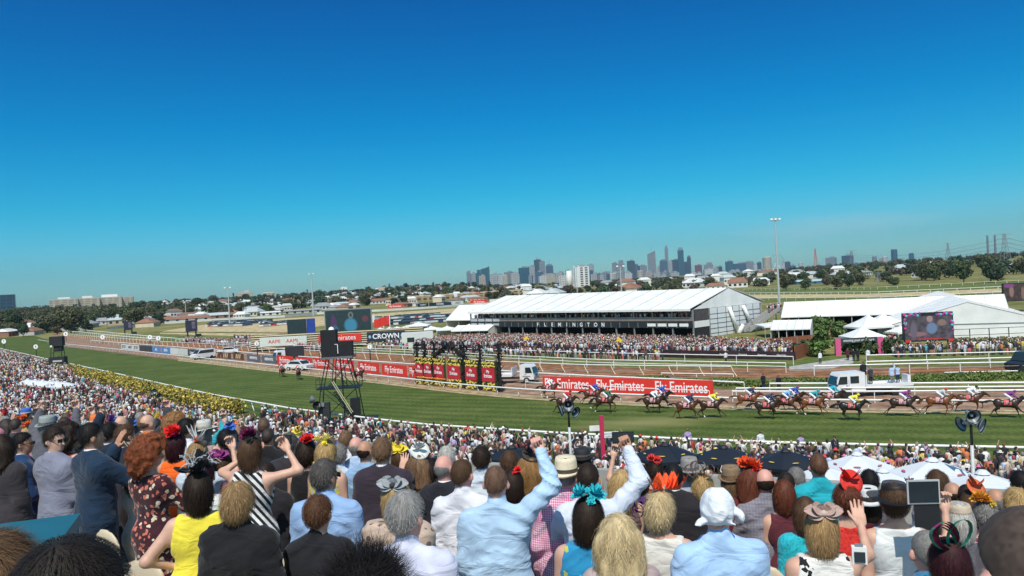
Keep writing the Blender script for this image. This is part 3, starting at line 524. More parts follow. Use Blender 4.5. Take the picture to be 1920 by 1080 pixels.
# white ferris wheel half hidden, cream cylinder, crane masts, pagoda, bridge, chimneys, pylons
t = root('observation_wheel', 'white lattice observation wheel standing in the skyline by the light mast', 'wheel', (P(1457, 500, 3000).x, 3000, 5)); mb = MB(); zc = H0+(hor(1457)-490)*3000/FPX-5
pts = [Vector((26*math.cos(k*PI/12), 0, zc+26*math.sin(k*PI/12))) for k in range(25)]; mb.path(pts, .7, 5); mb.build('rim', GREYM, t)
mb = MB(); [mb.tube((0, 0, zc), p, .3, n=4) for p in pts[::2]]; mb.build('spokes', GREYM, t); mb = MB(); mb.tube((0, 3, zc), (-16, 3, 0), 2, n=5).tube((0, 3, zc), (16, 3, 0), 2, n=5); mb.build('support', WHITE, t)
sky_tower(1440, 16, 481, 'cream', 3300, 'round', label='cream round tower beside the observation wheel')
def lattice(px, ytop, ybase, r, wb, label, arms=0, m=GREYM, cat='pylon', name='pylon', taper=.15, rt_=.22):
    p = P(px, 540, r); z0 = terr(p.x, r); zt = H0+(hor(px)-ytop)*r/FPX; h = zt-z0; t = root(name, label, cat, (p.x, r, z0)); mb = MB(); n = 9
    def cw(k): u = k/n; return wb/2*((1-u)**1.5*(1-taper)+taper)
    for k in range(n):
        a, b = cw(k), cw(k+1); za, zb = h*k/n, h*(k+1)/n
        for sx, sy in ((-1, -1), (1, -1), (1, 1), (-1, 1)):
            mb.tube((sx*a, sy*a, za), (sx*b, sy*b, zb), rt_, n=4)
            mb.tube((sx*a, sy*a, za), (-sx*b if sx*sy > 0 else sx*b, sy*b if sx*sy > 0 else -sy*b, zb), rt_*.6, n=3)
    mb.build('lattice_mast', m, t)
    for k in range(arms):
        z = h*(.98-.13*k); mb = MB().tube((-wb*.75, 0, z), (wb*.75, 0, z), rt_*.9, n=4).tube((-wb*.75, 0, z), (0, 0, z+h*.04), rt_*.6, n=4).tube((wb*.75, 0, z), (0, 0, z+h*.04), rt_*.6, n=4); mb.build('cross_arm', m, t)
    return t, h
lattice(1888, 438, 0, 640, 9, 'large steel lattice power pylon at the right edge', 3, rt_=.16); lattice(1600, 470, 0, 1250, 12, 'steel lattice power pylon in front of the dark flat topped tower', 3, rt_=.25)
lattice(1781, 456, 0, 1500, 10, 'slim distant lattice mast left of the twin chimneys', 1, rt_=.3); lattice(1532, 466, 0, 2600, 13, 'slim red and white radio mast in the skyline', 0, RED, rt_=.5, name='radio_mast', cat='mast')
lattice(1648, 511, 0, 560, 5, 'small steel lattice pylon among trees beyond the far course', 2, rt_=.14)
for px, tp in ((1856, 441), (1870, 440)):
    t = root('chimney', ('left' if px < 1860 else 'right')+'hand one of the two tall slim twin chimneys', 'chimney', (P(px, 540, 1800).x, 1800, 10)); h = H0+(hor(px)-tp)*1800/FPX-10
    MB().lathe([(2.6, 0), (1.9, h)], 12).build('shaft', mat('chimney_grey', (.16, .17, .19), .8), t, True); MB().lathe([(2.1, h-3), (2.1, h), (1.2, h), (1.2, h-1)], 12).build('rim', GREYM, t)
t = root('power_line', 'thin sagging power lines strung between the pylons', 'power line', (0, 0, 0)); A = P(1888, 446, 640); B = P(1600, 476, 1250); Cc = P(2100, 430, 600)
for dz in (0, -3.5, -7):
    for a, b in ((A, B), (A, Cc)):
        mb = MB(); q = [a.lerp(b, k/16)+Vector((0, 0, dz-8*4*(k/16)*(1-k/16))) for k in range(17)]; mb.path(q, .09, 3); mb.build('wire', BLACK, t)
p = P(1808, 500, 1100); t = root('pagoda', 'orange roofed temple pavilion among trees at the right', 'temple', (p.x, 1100, H0+(hor(1808)-503)*1100/FPX), -.5); OR = mat('orange_tiles', (.75, .24, .05), .6, .1, .5)
MB().box(0, 0, 2, 30, 14, 4).build('wall', WALLS[1], t); MB().frus(0, 0, 3.6, 7.5, 40, 20, 22, 4).build('roof', OR, t); MB().frus(0, 0, 7.6, 9.3, 20, 3, 16, .6).build('roof_ridge', OR, t)
p0 = P(1530, 0, 1400); z = H0+(hor(1555)-516)*1400/FPX; t = root('railway_bridge', 'dark steel truss railway bridge below the skyline', 'bridge', (P(1554, 0, 1400).x, 1400, z)); mb = MB(); n = 8; w = 46/FPX*1400; 
for k in range(n):
    x0 = -w/2+w*k/n; x1 = x0+w/n; za = 7*math.sin(PI*k/n)+1; zb = 7*math.sin(PI*(k+1)/n)+1; mb.tube((x0, 0, za), (x1, 0, zb), .5, n=4).tube((x0, 0, 0), (x1, 0, 0), .6, n=4).tube((x1, 0, 0), (x1, 0, zb), .35, n=4).tube((x0, 0, 0), (x1, 0, zb), .3, n=4)
mb.build('truss', mat('bridge_steel', (.08, .09, .10), .6), t); [MB().box(x, 0, -4, 2.5, 4, 8).build('pier', WALLS[4], t) for x in (-w/2, 0, w/2)]
t, w, dp, h = blockb(1380, 1475, 515.5, 519, 1900, 'long pale elevated roadway at the foot of the skyline', WALLS[4], 'road bridge', 12, name='elevated_road')
[MB().box(-w/2+w*(k+.5)/9, 0, -4, 2, 6, 8).build('pier', WALLS[4], t) for k in range(9)]
# ================================================================ MARQUEES, SCREENS, TOWERS, BOARDS
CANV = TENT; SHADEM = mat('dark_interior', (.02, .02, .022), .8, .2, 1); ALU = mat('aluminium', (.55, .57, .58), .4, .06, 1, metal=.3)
def seamed(name='seamed_canvas'):
    m, n, b = nodes(name); l = n.links.new; b.inputs['Roughness'].default_value = .55; tc = n.nodes.new('ShaderNodeTexCoord'); nz = n.nodes.new('ShaderNodeTexNoise'); nz.inputs['Scale'].default_value = .35; nz.inputs['Detail'].default_value = 6
    l(tc.outputs['Object'], nz.inputs[0]); rp = n.nodes.new('ShaderNodeValToRGB'); rp.color_ramp.elements[0].position = .3; rp.color_ramp.elements[0].color = (.68, .69, .68, 1); rp.color_ramp.elements[1].position = .6; rp.color_ramp.elements[1].color = (.80, .80, .79, 1)
    l(nz.outputs[0], rp.inputs[0]); l(rp.outputs[0], b.inputs['Base Color']); bp = n.nodes.new('ShaderNodeBump'); bp.inputs['Strength'].default_value = .25; bp.inputs['Distance'].default_value = .3; l(nz.outputs[0], bp.inputs['Height']); l(bp.outputs[0], b.inputs['Normal']); return m
SEAM = seamed()
SEAMB = mat('seam_grey', (.50, .51, .51), .6)
# --- the two storey grandstand marquee.  local x = along the front (from near right corner to far left), y = depth, built mirrored
A = G(1303, 636); A.z = 0; U = Vector((-.67, .742, 0)).normalized(); ang = math.atan2(-U.y, -U.x)   # local +x points to the near right corner
LEN = 71; DEP = 26; t = root('grandstand_marquee', 'long white roofed two storey marquee stand with crowded balcony', 'marquee', A, ang)
# local frame: near right corner at x=0, stand extends to x=-LEN, depth +y
roof = MB(); nb = 14; ez, rz_ = 6.3, 9.9; e0 = -1.2
for k in range(nb):
    x0, x1 = -LEN*k/nb, -LEN*(k+1)/nb; xm = (x0+x1)/2
    for (ya, za, yb, zb) in ((e0, ez-.15, DEP/2, rz_), (DEP/2, rz_, DEP+1.2, ez-.15)):
        S = 5; V = []
        for i in range(S+1):
            for j in range(S+1):
                u, v = i/S, j/S; sag = .22*math.sin(PI*u)*math.sin(PI*v); V.append((x0+(x1-x0)*u, ya+(yb-ya)*v, za+(zb-za)*v-sag))
        roof.poly(V, [(i*(S+1)+j, i*(S+1)+j+1, (i+1)*(S+1)+j+1, (i+1)*(S+1)+j) for i in range(S) for j in range(S)])
roof.build('roof', SEAM, t, True)
for k in range(nb+1):
    x = -LEN*k/nb; MB().tube((x, e0, ez-.1), (x, DEP/2, rz_+.06), .075, n=5).tube((x, DEP/2, rz_+.06), (x, DEP+1.2, ez-.1), .075, n=5).build('roof_beam', SEAMB, t)
MB().box(-LEN/2, e0-.06, ez-.32, LEN+.2, .14, .42).build('gutter', WHITE, t)
MB().poly([(.03, 0, ez-.3), (.03, DEP, ez-.3), (.03, DEP/2, rz_-.12)], [(0, 1, 2)]).poly([(-.05, 0, ez-.3), (-.05, DEP, ez-.3), (-.05, DEP/2, rz_-.12)], [(2, 1, 0)]).build('gable_canvas', SEAM, t)
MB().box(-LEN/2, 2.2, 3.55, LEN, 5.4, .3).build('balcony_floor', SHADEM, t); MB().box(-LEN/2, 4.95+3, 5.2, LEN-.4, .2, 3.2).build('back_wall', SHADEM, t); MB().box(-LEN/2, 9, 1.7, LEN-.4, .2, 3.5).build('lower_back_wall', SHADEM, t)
MB().box(-LEN/2, DEP-.2, 3, LEN, .2, 6).build('rear_wall', WALLS[4], t)
def slats(name, c1, c2, w):
    m, n, b = nodes(name); l = n.links.new; tc = n.nodes.new('ShaderNodeTexCoord'); wv = n.nodes.new('ShaderNodeTexWave'); wv.inputs['Scale'].default_value = w; l(tc.outputs['Object'], wv.inputs[0]); nz = n.nodes.new('ShaderNodeTexNoise'); nz.inputs['Scale'].default_value = .8; l(tc.outputs['Object'], nz.inputs[0])
    mx = n.nodes.new('ShaderNodeMix'); mx.data_type = 'RGBA'; mx.inputs[6].default_value = (*c1, 1); mx.inputs[7].default_value = (*c2, 1); l(wv.outputs[0], mx.inputs[0]); m2 = n.nodes.new('ShaderNodeMix'); m2.data_type = 'RGBA'; m2.blend_type = 'MULTIPLY'; m2.inputs[0].default_value = .5; l(mx.outputs[2], m2.inputs[6]); l(nz.outputs[0], m2.inputs[7]); l(m2.outputs[2], b.inputs['Base Color']); return m
MB().box(-LEN/2, -.42, 3.95, LEN, .08, .95).build('balustrade', slats('balustrade_slats', (.16, .13, .12), (.42, .38, .36), 2.2), t)
MB().box(-LEN/2, -.5, 4.47, LEN, .1, .06).build('handrail', ALU, t)
fas = MB().box(-LEN/2, -.5, 2.85, LEN, .2, 1.15).build('fascia', mat('charcoal_fascia', (.022, .026, .032), .5, .2, 1), t)
LWHT = mat('sign_white', (.85, .85, .85), .5, .03, 2)
def LX(px):
    d = ray(px, 540); q = d.y/d.x if abs(d.x) > 1e-6 else 1e6
    lo, hi = -LEN, 0.0
    for _ in range(40):
        m_ = (lo+hi)/2; w_ = A+Vector((math.cos(ang), math.sin(ang), 0))*m_
        if w_.x/w_.y < d.x/d.y: lo = m_
        else: hi = m_
    return lo
for k, ch in enumerate('FLEMINGTON'): lettering(ch, 1.25, LWHT, t, (LX(1008+k*13.6), -.63, 2.87), bold=.03, name='lettering')
for k in range(4): MB().box(-10.3+k*2.75, -.64, 2.9, 2.2, .05, .62).build('sign_panel', LWHT, t)
for k in range(4): MB().box(-LEN+1.6+k*3.0, -.64, 2.9, 2.3, .05, .5).build('sign_panel', ALU, t)
for k in range(1, 5): MB().box(-LEN+1.6+k*3-3, -.55, 4.0, 2.5, .05, .7).build('pale_panel', ALU, t)
for k in range(15): MB().box(-LEN*k/14, -.3, 3.0, .28, .28, 6.0).build('column', GREYM, t)
for k in range(28): MB().box(-LEN*(k+.5)/28, -.61, 2.85, .05, .03, 1.1).build('fascia_joint', ALU, t)
# right end wall: open bay, white panels, slanted tubes, stairs
ew = MB().box(.05, 15.2, 3.0, .14, 19.6, 5.9).build('end_wall', mat('panel_white', (.70, .72, .73), .5, .04, .5), t)
for y in (5.4, 8.2, 11.4, 14.0, 16.5, 19.2, 22.0, 24.9): MB().box(.14, y, 3.0, .06, .1, 5.8).build('wall_frame', BLACK, t)
for z in (.7, 1.7, 2.7, 3.7, 4.7): MB().box(.15, 15.2, z, .05, 19.5, .07).build('wall_frame', BLACK, t)
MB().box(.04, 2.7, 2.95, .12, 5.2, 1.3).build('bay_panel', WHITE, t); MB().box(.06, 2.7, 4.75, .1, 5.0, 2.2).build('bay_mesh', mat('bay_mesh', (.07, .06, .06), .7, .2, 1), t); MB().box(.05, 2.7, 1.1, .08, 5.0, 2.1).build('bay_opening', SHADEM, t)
for y, tp in ((13.2, 5.7), (18.6, 5.7)): MB().tube((.45, y-.9, tp), (.9, y+1.3, .4 if y < 15 else 1.6), .42, .34, n=10).build('air_duct', WHITE, t, True)
MB().tube((1.2, 14.2, 0), (1.6, 15.4, 1.8), .5, .4, n=10).build('air_duct', WHITE, t, True)
st = MB()
for k in range(20): z = 3.7*(k+1)/20; y = 16+k*.62; st.box(1.9, y, z, 1.8, .62, .1)
st.build('stair', GREYM, t)
for sx in (1.0, 2.85):
    MB().extr([(16, .2), (28.6, 4.0), (28.6, 5.0), (16, 1.2)], 'x', sx, sx+.08).build('stair_side', mat('stair_panel', (.45, .43, .41), .6), t)
MB().box(1.4, 30.5, 3.6, 3.8, 4.2, .3).build('landing', GREYM, t); [MB().box(1.4+sx*1.7, 30.5+sy*1.9, 1.8, .15, .15, 3.4).build('landing_post', GREYM, t) for sx in (-1, 1) for sy in (-1, 1)]
# --- gable marquee builder (front faces -y), origin at front left bottom
def marquee(label, px0, px1, ybase, d0, d1, ez, rz, dep, bays, front='open', name='marquee', walls=True, group=None):
    a = P(px0, 540, d0); b = P(px1, 540, d1); a.z = b.z = 0; w = (b-a).length; ang = math.atan2((b-a).y, (b-a).x); t = root(name, label, 'marquee', a, ang, group); rf = MB(); S = 4
    for k in range(bays):
        x0, x1 = w*k/bays, w*(k+1)/bays
        for (ya, za, yb, zb) in ((-.3, ez, dep/2, rz), (dep/2, rz, dep+.3, ez)):
            V = []
            for i in range(S+1):
                for j in range(S+1): u, v = i/S, j/S; V.append((x0+(x1-x0)*u, ya+(yb-ya)*v, za+(zb-za)*v-.16*math.sin(PI*u)*math.sin(PI*v)))
            rf.poly(V, [(i*(S+1)+j, (i+1)*(S+1)+j, (i+1)*(S+1)+j+1, i*(S+1)+j+1) for i in range(S) for j in range(S)])
    rf.build('roof', SEAM, t, True)
    for k in range(bays+1): x = w*k/bays; MB().tube((x, -.3, ez+.04), (x, dep/2, rz+.05), .055, n=4).tube((x, dep/2, rz+.05), (x, dep+.3, ez+.04), .055, n=4).build('roof_beam', SEAMB, t); MB().box(x, 0, ez/2, .14, .14, ez).build('leg', ALU, t)
    for x in (.02, w-.02): MB().poly([(x, 0, ez), (x, dep, ez), (x, dep/2, rz-.05), (x, dep, 0), (x, 0, 0)], [(0, 2, 1), (4, 0, 1, 3)]).build('gable_wall', SEAM, t)
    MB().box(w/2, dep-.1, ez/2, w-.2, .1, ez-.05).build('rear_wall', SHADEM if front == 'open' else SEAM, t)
    MB().box(w/2, -.32, ez-.08, w, .05, .22).build('valance', WHITE, t)
    return t, w
marquee('long low white marquee with dark open front at the right', 1462, 1890, 0, 170, 152, 3.0, 5.9, 13, 12)
t, w = marquee('small white canopy left of the grandstand marquee', 834, 905, 0, 232, 222, 3.6, 7.6, 11, 3)
marquee('low white ribbed tent roof beside the marquee staircase', 1441, 1516, 0, 150, 147, 2.0, 3.4, 9, 5)
marquee('low white ribbed tent roof left of the marquee crowd', 842, 912, 0, 208, 203, 1.7, 2.9, 7, 4)
# big right marquee with its gable towards us
g0 = P(1812, 540, 133); t = root('marquee', 'large white marquee at the right with its gable facing the course', 'marquee', (g0.x, 133, 0), -.42); hw, ez, rz = 11.5, 2.5, 6.0; L_ = 60
rf = MB(); nb = 10; S = 3
for k in range(nb):
    y0, y1 = L_*k/nb, L_*(k+1)/nb
    for (xa, za, xb, zb) in ((-hw-.3, ez, 0, rz), (0, rz, hw+.3, ez)):
        V = [(xa+(xb-xa)*v, y0+(y1-y0)*u, za+(zb-za)*v-.08*math.sin(PI*u)*math.sin(PI*v)) for u in [i/S for i in range(S+1)] for v in [j/S for j in range(S+1)]]
        rf.poly(V, [(i*(S+1)+j, i*(S+1)+j+1, (i+1)*(S+1)+j+1, (i+1)*(S+1)+j) for i in range(S) for j in range(S)])
rf.build('roof', SEAM, t, True)
for k in range(nb+1): y = L_*k/nb; MB().tube((-hw-.3, y, ez+.03), (0, y, rz+.05), .06, n=4).tube((0, y, rz+.05), (hw+.3, y, ez+.03), .06, n=4).build('roof_beam', SEAMB, t)
MB().poly([(-hw, 0, 0), (hw, 0, 0), (hw, 0, ez), (0, 0, rz-.03), (-hw, 0, ez)], [(0, 1, 2, 3, 4)]).build('gable_wall', SEAM, t); MB().box(0, -.06, ez-.1, 2*hw, .06, .12).build('seam_bar', GREYM, t)
for x in (-hw, hw): MB().box(x, L_/2, ez/2, .1, L_-.3, ez).build('side_wall', SEAM, t)
a = G(1783, 655); t = root('black_railing', 'black railing on a white plinth in front of the gabled marquee', 'railing', a, -.15); MB().box(8, 0, .55, 16, .3, .9).build('plinth', WHITE, t)
for z in (1.15, 2.0, 2.9): MB().box(8, -.05, z, 16, .07, .07).build('bar', BLACK, t)
for k in range(7): MB().box(k*16/6, -.1, 1.9, .1, .1, 2.1).build('post', BLACK, t)
# --- pyramid tents and umbrellas
def pyramid(px, yapex, d, w, z_eave, label, walls=False, group='small white pyramid tents', hh=None):
    p = P(px, yapex, d); t = root('pyramid_tent', label, 'tent', (p.x, p.y, 0), rnd.uniform(-.2, .2), group); zt = p.z; z_eave = min(z_eave, zt-.9); mb = MB(); n = 4; S = 6; V = []
    for j in range(S+1):
        u = j/S; rr = w/2*(1-u)**1.35+.03; z = z_eave+(zt-z_eave)*u
        V += [(rr*x, rr*y, z) for x, y in ((-1, -1), (1, -1), (1, 1), (-1, 1))]
    mb.poly(V, [(j*4+i, j*4+(i+1) % 4, (j+1)*4+(i+1) % 4, (j+1)*4+i) for j in range(S) for i in range(4)]); mb.build('roof', SEAM, t)
    vb = MB(); [vb.box(0, s*w/2, z_eave-.12, w, .03, .28) for s in (-1, 1)]; [vb.box(s*w/2, 0, z_eave-.12, .03, w-.04, .28) for s in (-1, 1)]; vb.build('valance', WHITE, t)
    for x, y in ((-1, -1), (1, -1), (1, 1), (-1, 1)): MB().box(x*w/2*.97, y*w/2*.97, z_eave/2, .08, .08, z_eave).build('leg', ALU, t)
    if walls: MB().box(0, w*.3, z_eave/2, w*.95, .05, z_eave-.3).build('wall', SEAM if walls == 1 else SHADEM, t)
    return t
pyramid(1616, 611, 122, 5.2, 2.3, 'white pyramid tent right behind the pink entrance arch', 2)
pyramid(1627, 589, 136, 5.8, 2.7, 'left one of two white pyramid tents behind the arch tent', 2)
pyramid(1655, 587, 142, 5.6, 2.8, 'right one of two white pyramid tents, nearer the big screen', 1)
pyramid(1688, 610, 130, 3.4, 2.0, 'small white pyramid tent half hidden by the flower bordered screen')
pyramid(1462, 600, 158, 8, 2.6, 'white pyramid tent at the foot of the marquee staircase')
for k, (px, y, d, w) in enumerate(((713, 614, 225, 5), (744, 612, 240, 6), (762, 610, 245, 6), (784, 604, 240, 7), (808, 611, 238, 6), (838, 611, 222, 6), (882, 606, 215, 5), (730, 613, 250, 5))):
    pyramid(px, y, d, w, 2.4, ['small white pyramid tent next to the flagpoles', 'white pyramid tent, third left of the peaked one', 'white pyramid tent just left of the peaked one', 'tall peaked white tent left of the marquee crowd', 'white pyramid tent just right of the peaked one', 'white pyramid tent in front of the small canopy', 'white pyramid tent right under the small canopy', 'white pyramid tent behind the flagpoles'][k], 1 if k in (3, 5, 2) else 2)
blk = root('site_office', 'pale boxy site cabin left of the marquee crowd', 'cabin', G(784, 651), .1); MB().box(0, 0, 1.7, 7, 4, 3.4).build('wall', mat('cabin_white', (.6, .63, .6), .6), blk); MB().box(1.5, -2.03, 1.2, 1, .06, 2.1).build('door', GREYM, blk); MB().box(-1.5, -2.03, 1.9, 1.6, .06, 1).build('window', GLASS, blk)
def umbrella(px, y, d, w, label, m, group, logo=None, sides=6):
    p = P(px, y, d); t = root('market_umbrella', label, 'umbrella', (p.x, p.y, 0), rnd.uniform(0, 1), group); zt = p.z; ze = zt-w*.17; mb = MB(); V = [(0, 0, zt)]; S = 4
    for j in range(1, S+1):
        for i in range(sides*2):
            a = PI*i/sides; u = j/S; rr = w/2*u*(1 if i % 2 == 0 else .93); V.append((rr*math.cos(a), rr*math.sin(a), zt-(zt-ze)*u**1.12-(.0 if i % 2 == 0 else .07*u)))
    n = sides*2; F = [(0, 1+i, 1+(i+1) % n) for i in range(n)]+[(1+(j-1)*n+i, 1+j*n+i, 1+j*n+(i+1) % n, 1+(j-1)*n+(i+1) % n) for j in range(1, S) for i in range(n)]; mb.poly(V, F)
    bse = 1+(S-1)*n; V2 = [V[bse+i] for i in range(n)]; mb.poly(V2+[(x, y_, z-.18) for x, y_, z in V2], [(i, n+i, n+(i+1) % n, (i+1) % n) for i in range(n)]); mb.build('canopy', m, t)
    MB().lathe([(0, zt+.13), (.16, zt+.1), (.24, zt+.02), (.3, zt-.04)], 10).build('vent_cap', m, t); MB().tube((0, 0, 0), (0, 0, zt-.02), .035, n=8).build('pole', GREYM, t); MB().box(0, 0, .1, .7, .7, .2).build('base', BLACK, t)
    rb = MB(); [rb.tube((0, 0, zt-.45), (w*.42*math.cos(PI*2*i/sides), w*.42*math.sin(PI*2*i/sides), ze+.08), .012, n=3) for i in range(sides)]; rb.build('ribs', ALU, t)
    if logo is not None:
        for i in range(sides):
            a = PI*(2*i+1)/sides; u = .72; rr = w/2*u*.95; z = zt-(zt-ze)*u**1.12-.02; lm = MB(); q = []
            for k in range(12): b_ = 2*PI*k/12; q.append((rr*math.cos(a)+.2*math.cos(b_)*-math.sin(a)+.055*math.sin(b_)*math.cos(a), rr*math.sin(a)+.2*math.cos(b_)*math.cos(a)+.055*math.sin(b_)*math.sin(a), z+.035-.055*math.sin(b_)*(zt-ze)/(w/2)))
            lm.poly(q, [tuple(range(12))]); lm.build('emblem', logo, t)
    return t
UW = mat('umbrella_white', (.60, .63, .67), .7, .03, 2); UB = mat('umbrella_black', (.008, .011, .02), .6, .1, 2); LGO = mat('emblem_pink', (.5, .12, .14), .6); LGG = mat('emblem_gold', (.5, .36, .08), .5)
umbrella(1607, 851, 43, 3.7, 'white umbrella with pink emblems right of the turquoise shirted man', UW, 'white market umbrellas on the lawn', LGO)
umbrella(1748, 862, 37, 3.9, 'large white umbrella with pink emblems left of the horn speaker pole', UW, 'white market umbrellas on the lawn', LGO)
umbrella(1655, 882, 36, 3.4, 'white umbrella tucked in front between two emblem umbrellas', UW, 'white market umbrellas on the lawn', LGO)
umbrella(1842, 886, 33, 3.9, 'white umbrella right of the horn speaker pole base', UW, 'white market umbrellas on the lawn', LGO)
umbrella(1545, 874, 39, 3.4, 'white umbrella mostly hidden behind the turquoise shirted man', UW, 'white market umbrellas on the lawn', LGO)
umbrella(1247, 833, 50, 4.0, 'black umbrella with gold emblems, leftmost of three', UB, 'black market umbrellas on the lawn', LGG)
umbrella(1357, 838, 49, 3.9, 'black umbrella with gold emblems, middle of three', UB, 'black market umbrellas on the lawn', LGG)
umbrella(1473, 845, 47, 3.9, 'black umbrella with gold emblems, rightmost of three', UB, 'black market umbrellas on the lawn', LGG)
umbrella(960, 838, 52, 3.2, 'small black umbrella behind the raised fist', UB, 'black market umbrellas on the lawn')
for k, px in enumerate((52, 66, 80, 94, 108, 121)): umbrella(px, 711+k*1.0, 128-k*1.5, 3.4, ['first', 'second', 'third', 'fourth', 'fifth', 'sixth'][k]+' from the left of the white umbrellas in the far crowd', UW, 'white umbrellas far back in the crowd')
# --- screens
def picture(name, w, h, base, blobs, s=1.0, noise=.6):
    m, n, b = nodes(name); l = n.links.new; tc = n.nodes.new('ShaderNodeTexCoord'); nz = n.nodes.new('ShaderNodeTexNoise'); nz.inputs['Scale'].default_value = 1.3; nz.inputs['Detail'].default_value = 6; l(tc.outputs['Object'], nz.inputs[0])
    rp = n.nodes.new('ShaderNodeValToRGB'); rp.color_ramp.elements[0].position = .35; rp.color_ramp.elements[1].position = .7; rp.color_ramp.elements[0].color = (*[x*(1-noise) for x in base], 1); rp.color_ramp.elements[1].color = (*[min(1, x*(1+noise)) for x in base], 1); l(nz.outputs[0], rp.inputs[0]); cur = rp.outputs[0]
    for (cx, cz, rx, rz_, c) in blobs:
        mp = n.nodes.new('ShaderNodeMapping'); mp.vector_type = 'POINT'; mp.inputs['Location'].default_value = (-cx/rx, 0, -cz/rz_); mp.inputs['Scale'].default_value = (1/rx, 0, 1/rz_); l(tc.outputs['Object'], mp.inputs[0])
        ad = n.nodes.new('ShaderNodeVectorMath'); ad.operation = 'LENGTH'; l(mp.outputs[0], ad.inputs[0]); mr = n.nodes.new('ShaderNodeMapRange'); mr.inputs[1].default_value = .8; mr.inputs[2].default_value = 1.15; mr.inputs[3].default_value = 1; mr.inputs[4].default_value = 0; l(ad.outputs['Value'], mr.inputs[0])
        mx = n.nodes.new('ShaderNodeMix'); mx.data_type = 'RGBA'; l(mr.outputs[0], mx.inputs[0]); l(cur, mx.inputs[6]); mx.inputs[7].default_value = (*c, 1); cur = mx.outputs[2]
    b.inputs['Base Color'].default_value = (.01, .01, .01, 1); l(cur, b.inputs['Emission Color']); b.inputs['Emission Strength'].default_value = s; b.inputs['Roughness'].default_value = .4; return m
def screen(label, px0, px1, yt, yb, d, m, legs=0, frame=BLACK, yaw=0, depth=.8):
    a = P(px0, (yt+yb)/2, d); b = P(px1, (yt+yb)/2, d); w = (b-a).length; zt = P((px0+px1)/2, yt, d).z; zb = P((px0+px1)/2, yb, d).z; h = zt-zb; c = (a+b)/2; t = root('video_screen', label, 'screen', (c.x, d, zb if not legs else 0), yaw-math.atan2(c.x, d)*.3); z0 = 0 if not legs else zb
    MB().box(0, depth/2, z0+h/2, w, depth, h).build('casing', frame, t); sc = link('display', mesh_np('display', [(-w*.48, 0, -h*.46), (w*.48, 0, -h*.46), (w*.48, 0, h*.46), (-w*.48, 0, h*.46)], [(0, 1, 2, 3)], mats=[m]), t, (0, -.02, z0+h/2))
    for k in range(legs): x = (-w*.4+w*.8*k/max(1, legs-1)); MB().box(x, depth/2, z0/2, .25, .25, z0).build('leg', frame, t)
    return t, w, h, z0
DT = mat('dark_teal_casing', (.012, .05, .06), .5, .1, 1)
screen('large dark video screen above the black camera tower', 609, 697, 579, 624, 213, picture('screen_far', 12, 6, (.008, .03, .035), [(-3.9, -.3, .8, 2.0, (.06, .02, .09)), (-3.6, -2.0, .9, 1.0, (.03, .09, .16)), (.6, -1.2, 1.7, 1.9, (.03, .20, .32)), (.7, 1.5, .7, .9, (.12, .16, .15)), (.7, 1.5, .35, .5, (.02, .03, .03)), (4.5, .4, .9, .8, (.10, .03, .05))], 1.1, .3), 2, GREYM)
t = root('scoreboard', 'tall blank black scoreboard with a blue side panel', 'scoreboard', G(558, 640), .05); MB().box(0, 0, 3.4, 5.2, .9, 5.8).build('board_face', mat('board_black', (.012, .03, .035), .5, .2, 1), t); MB().box(3.9, .5, 3.7, 2.3, .9, 5.2).build('side_panel', mat('royal_blue', (.015, .05, .30), .5, .1, 1), t); [MB().box(x, .2, .3, .3, .3, .6).build('leg', BLACK, t) for x in (-2.3, 2.3)]
t, w, h, z0 = screen('video screen with pink and teal flower border beside the gabled marquee', 1697, 1785, 586, 640, 118, picture('screen_near', 7, 4.3, (.07, .06, .08), [(.45, -.2, .75, .85, (.12, .19, .32)), (.2, 1.2, .45, .5, (.30, .20, .20)), (-1.6, -1.0, 1.3, .35, (.22, .12, .14)), (-2.1, -.5, .5, 1.2, (.12, .1, .14)), (1.9, .6, .6, .5, (.2, .14, .12)), (0, -1.75, 2.4, .08, (.5, .02, .03))], 1.1, .6), 2)
FL = [mat('flower_pink', (.55, .05, .30), .6, .2, 9), mat('flower_teal', (.10, .48, .46), .6, .2, 9), mat('flower_purple', (.25, .05, .35), .6, .2, 9)]
for k in range(40):
    if k < 26: x = -w/2+w*(k+.5)/26; z = z0+h-rnd.uniform(.05, .45)
    else: x = (-1 if k % 2 else 1)*(w/2-rnd.uniform(.1, .35)); z = z0+h*rnd.uniform(.35, .95)
    if abs(x) < 1.2: continue
    MB().lathe([(0, .08), (.16, .05), (.22, -.02), (0, -.05)], 6, (x, -.12, z), rot=Matrix.Rotation(PI/2, 3, 'X')).build('printed_flower', FL[k % 3], t)
for x in (-w*.43, w*.43): MB().box(x, -.1, z0+.1, .75, .08, .35).build('sponsor_tab', RED, t)
MB().box(0, -.1, z0+h-.28, 1.9, .06, .4).build('title_bar', BLACK, t)
screen('dark video screen with brown pictures at the right edge', 1884, 1952, 530, 564, 190, picture('screen_edge', 8, 5, (.05, .03, .03), [(-2.5, .2, .5, 1.4, (.25, .15, .13)), (0, -.3, .4, 1.6, (.2, .12, .1)), (1.5, .6, .8, .8, (.18, .08, .12)), (-3, 1.6, 1.2, .5, (.2, .05, .2))], 1.0, .6), 2)
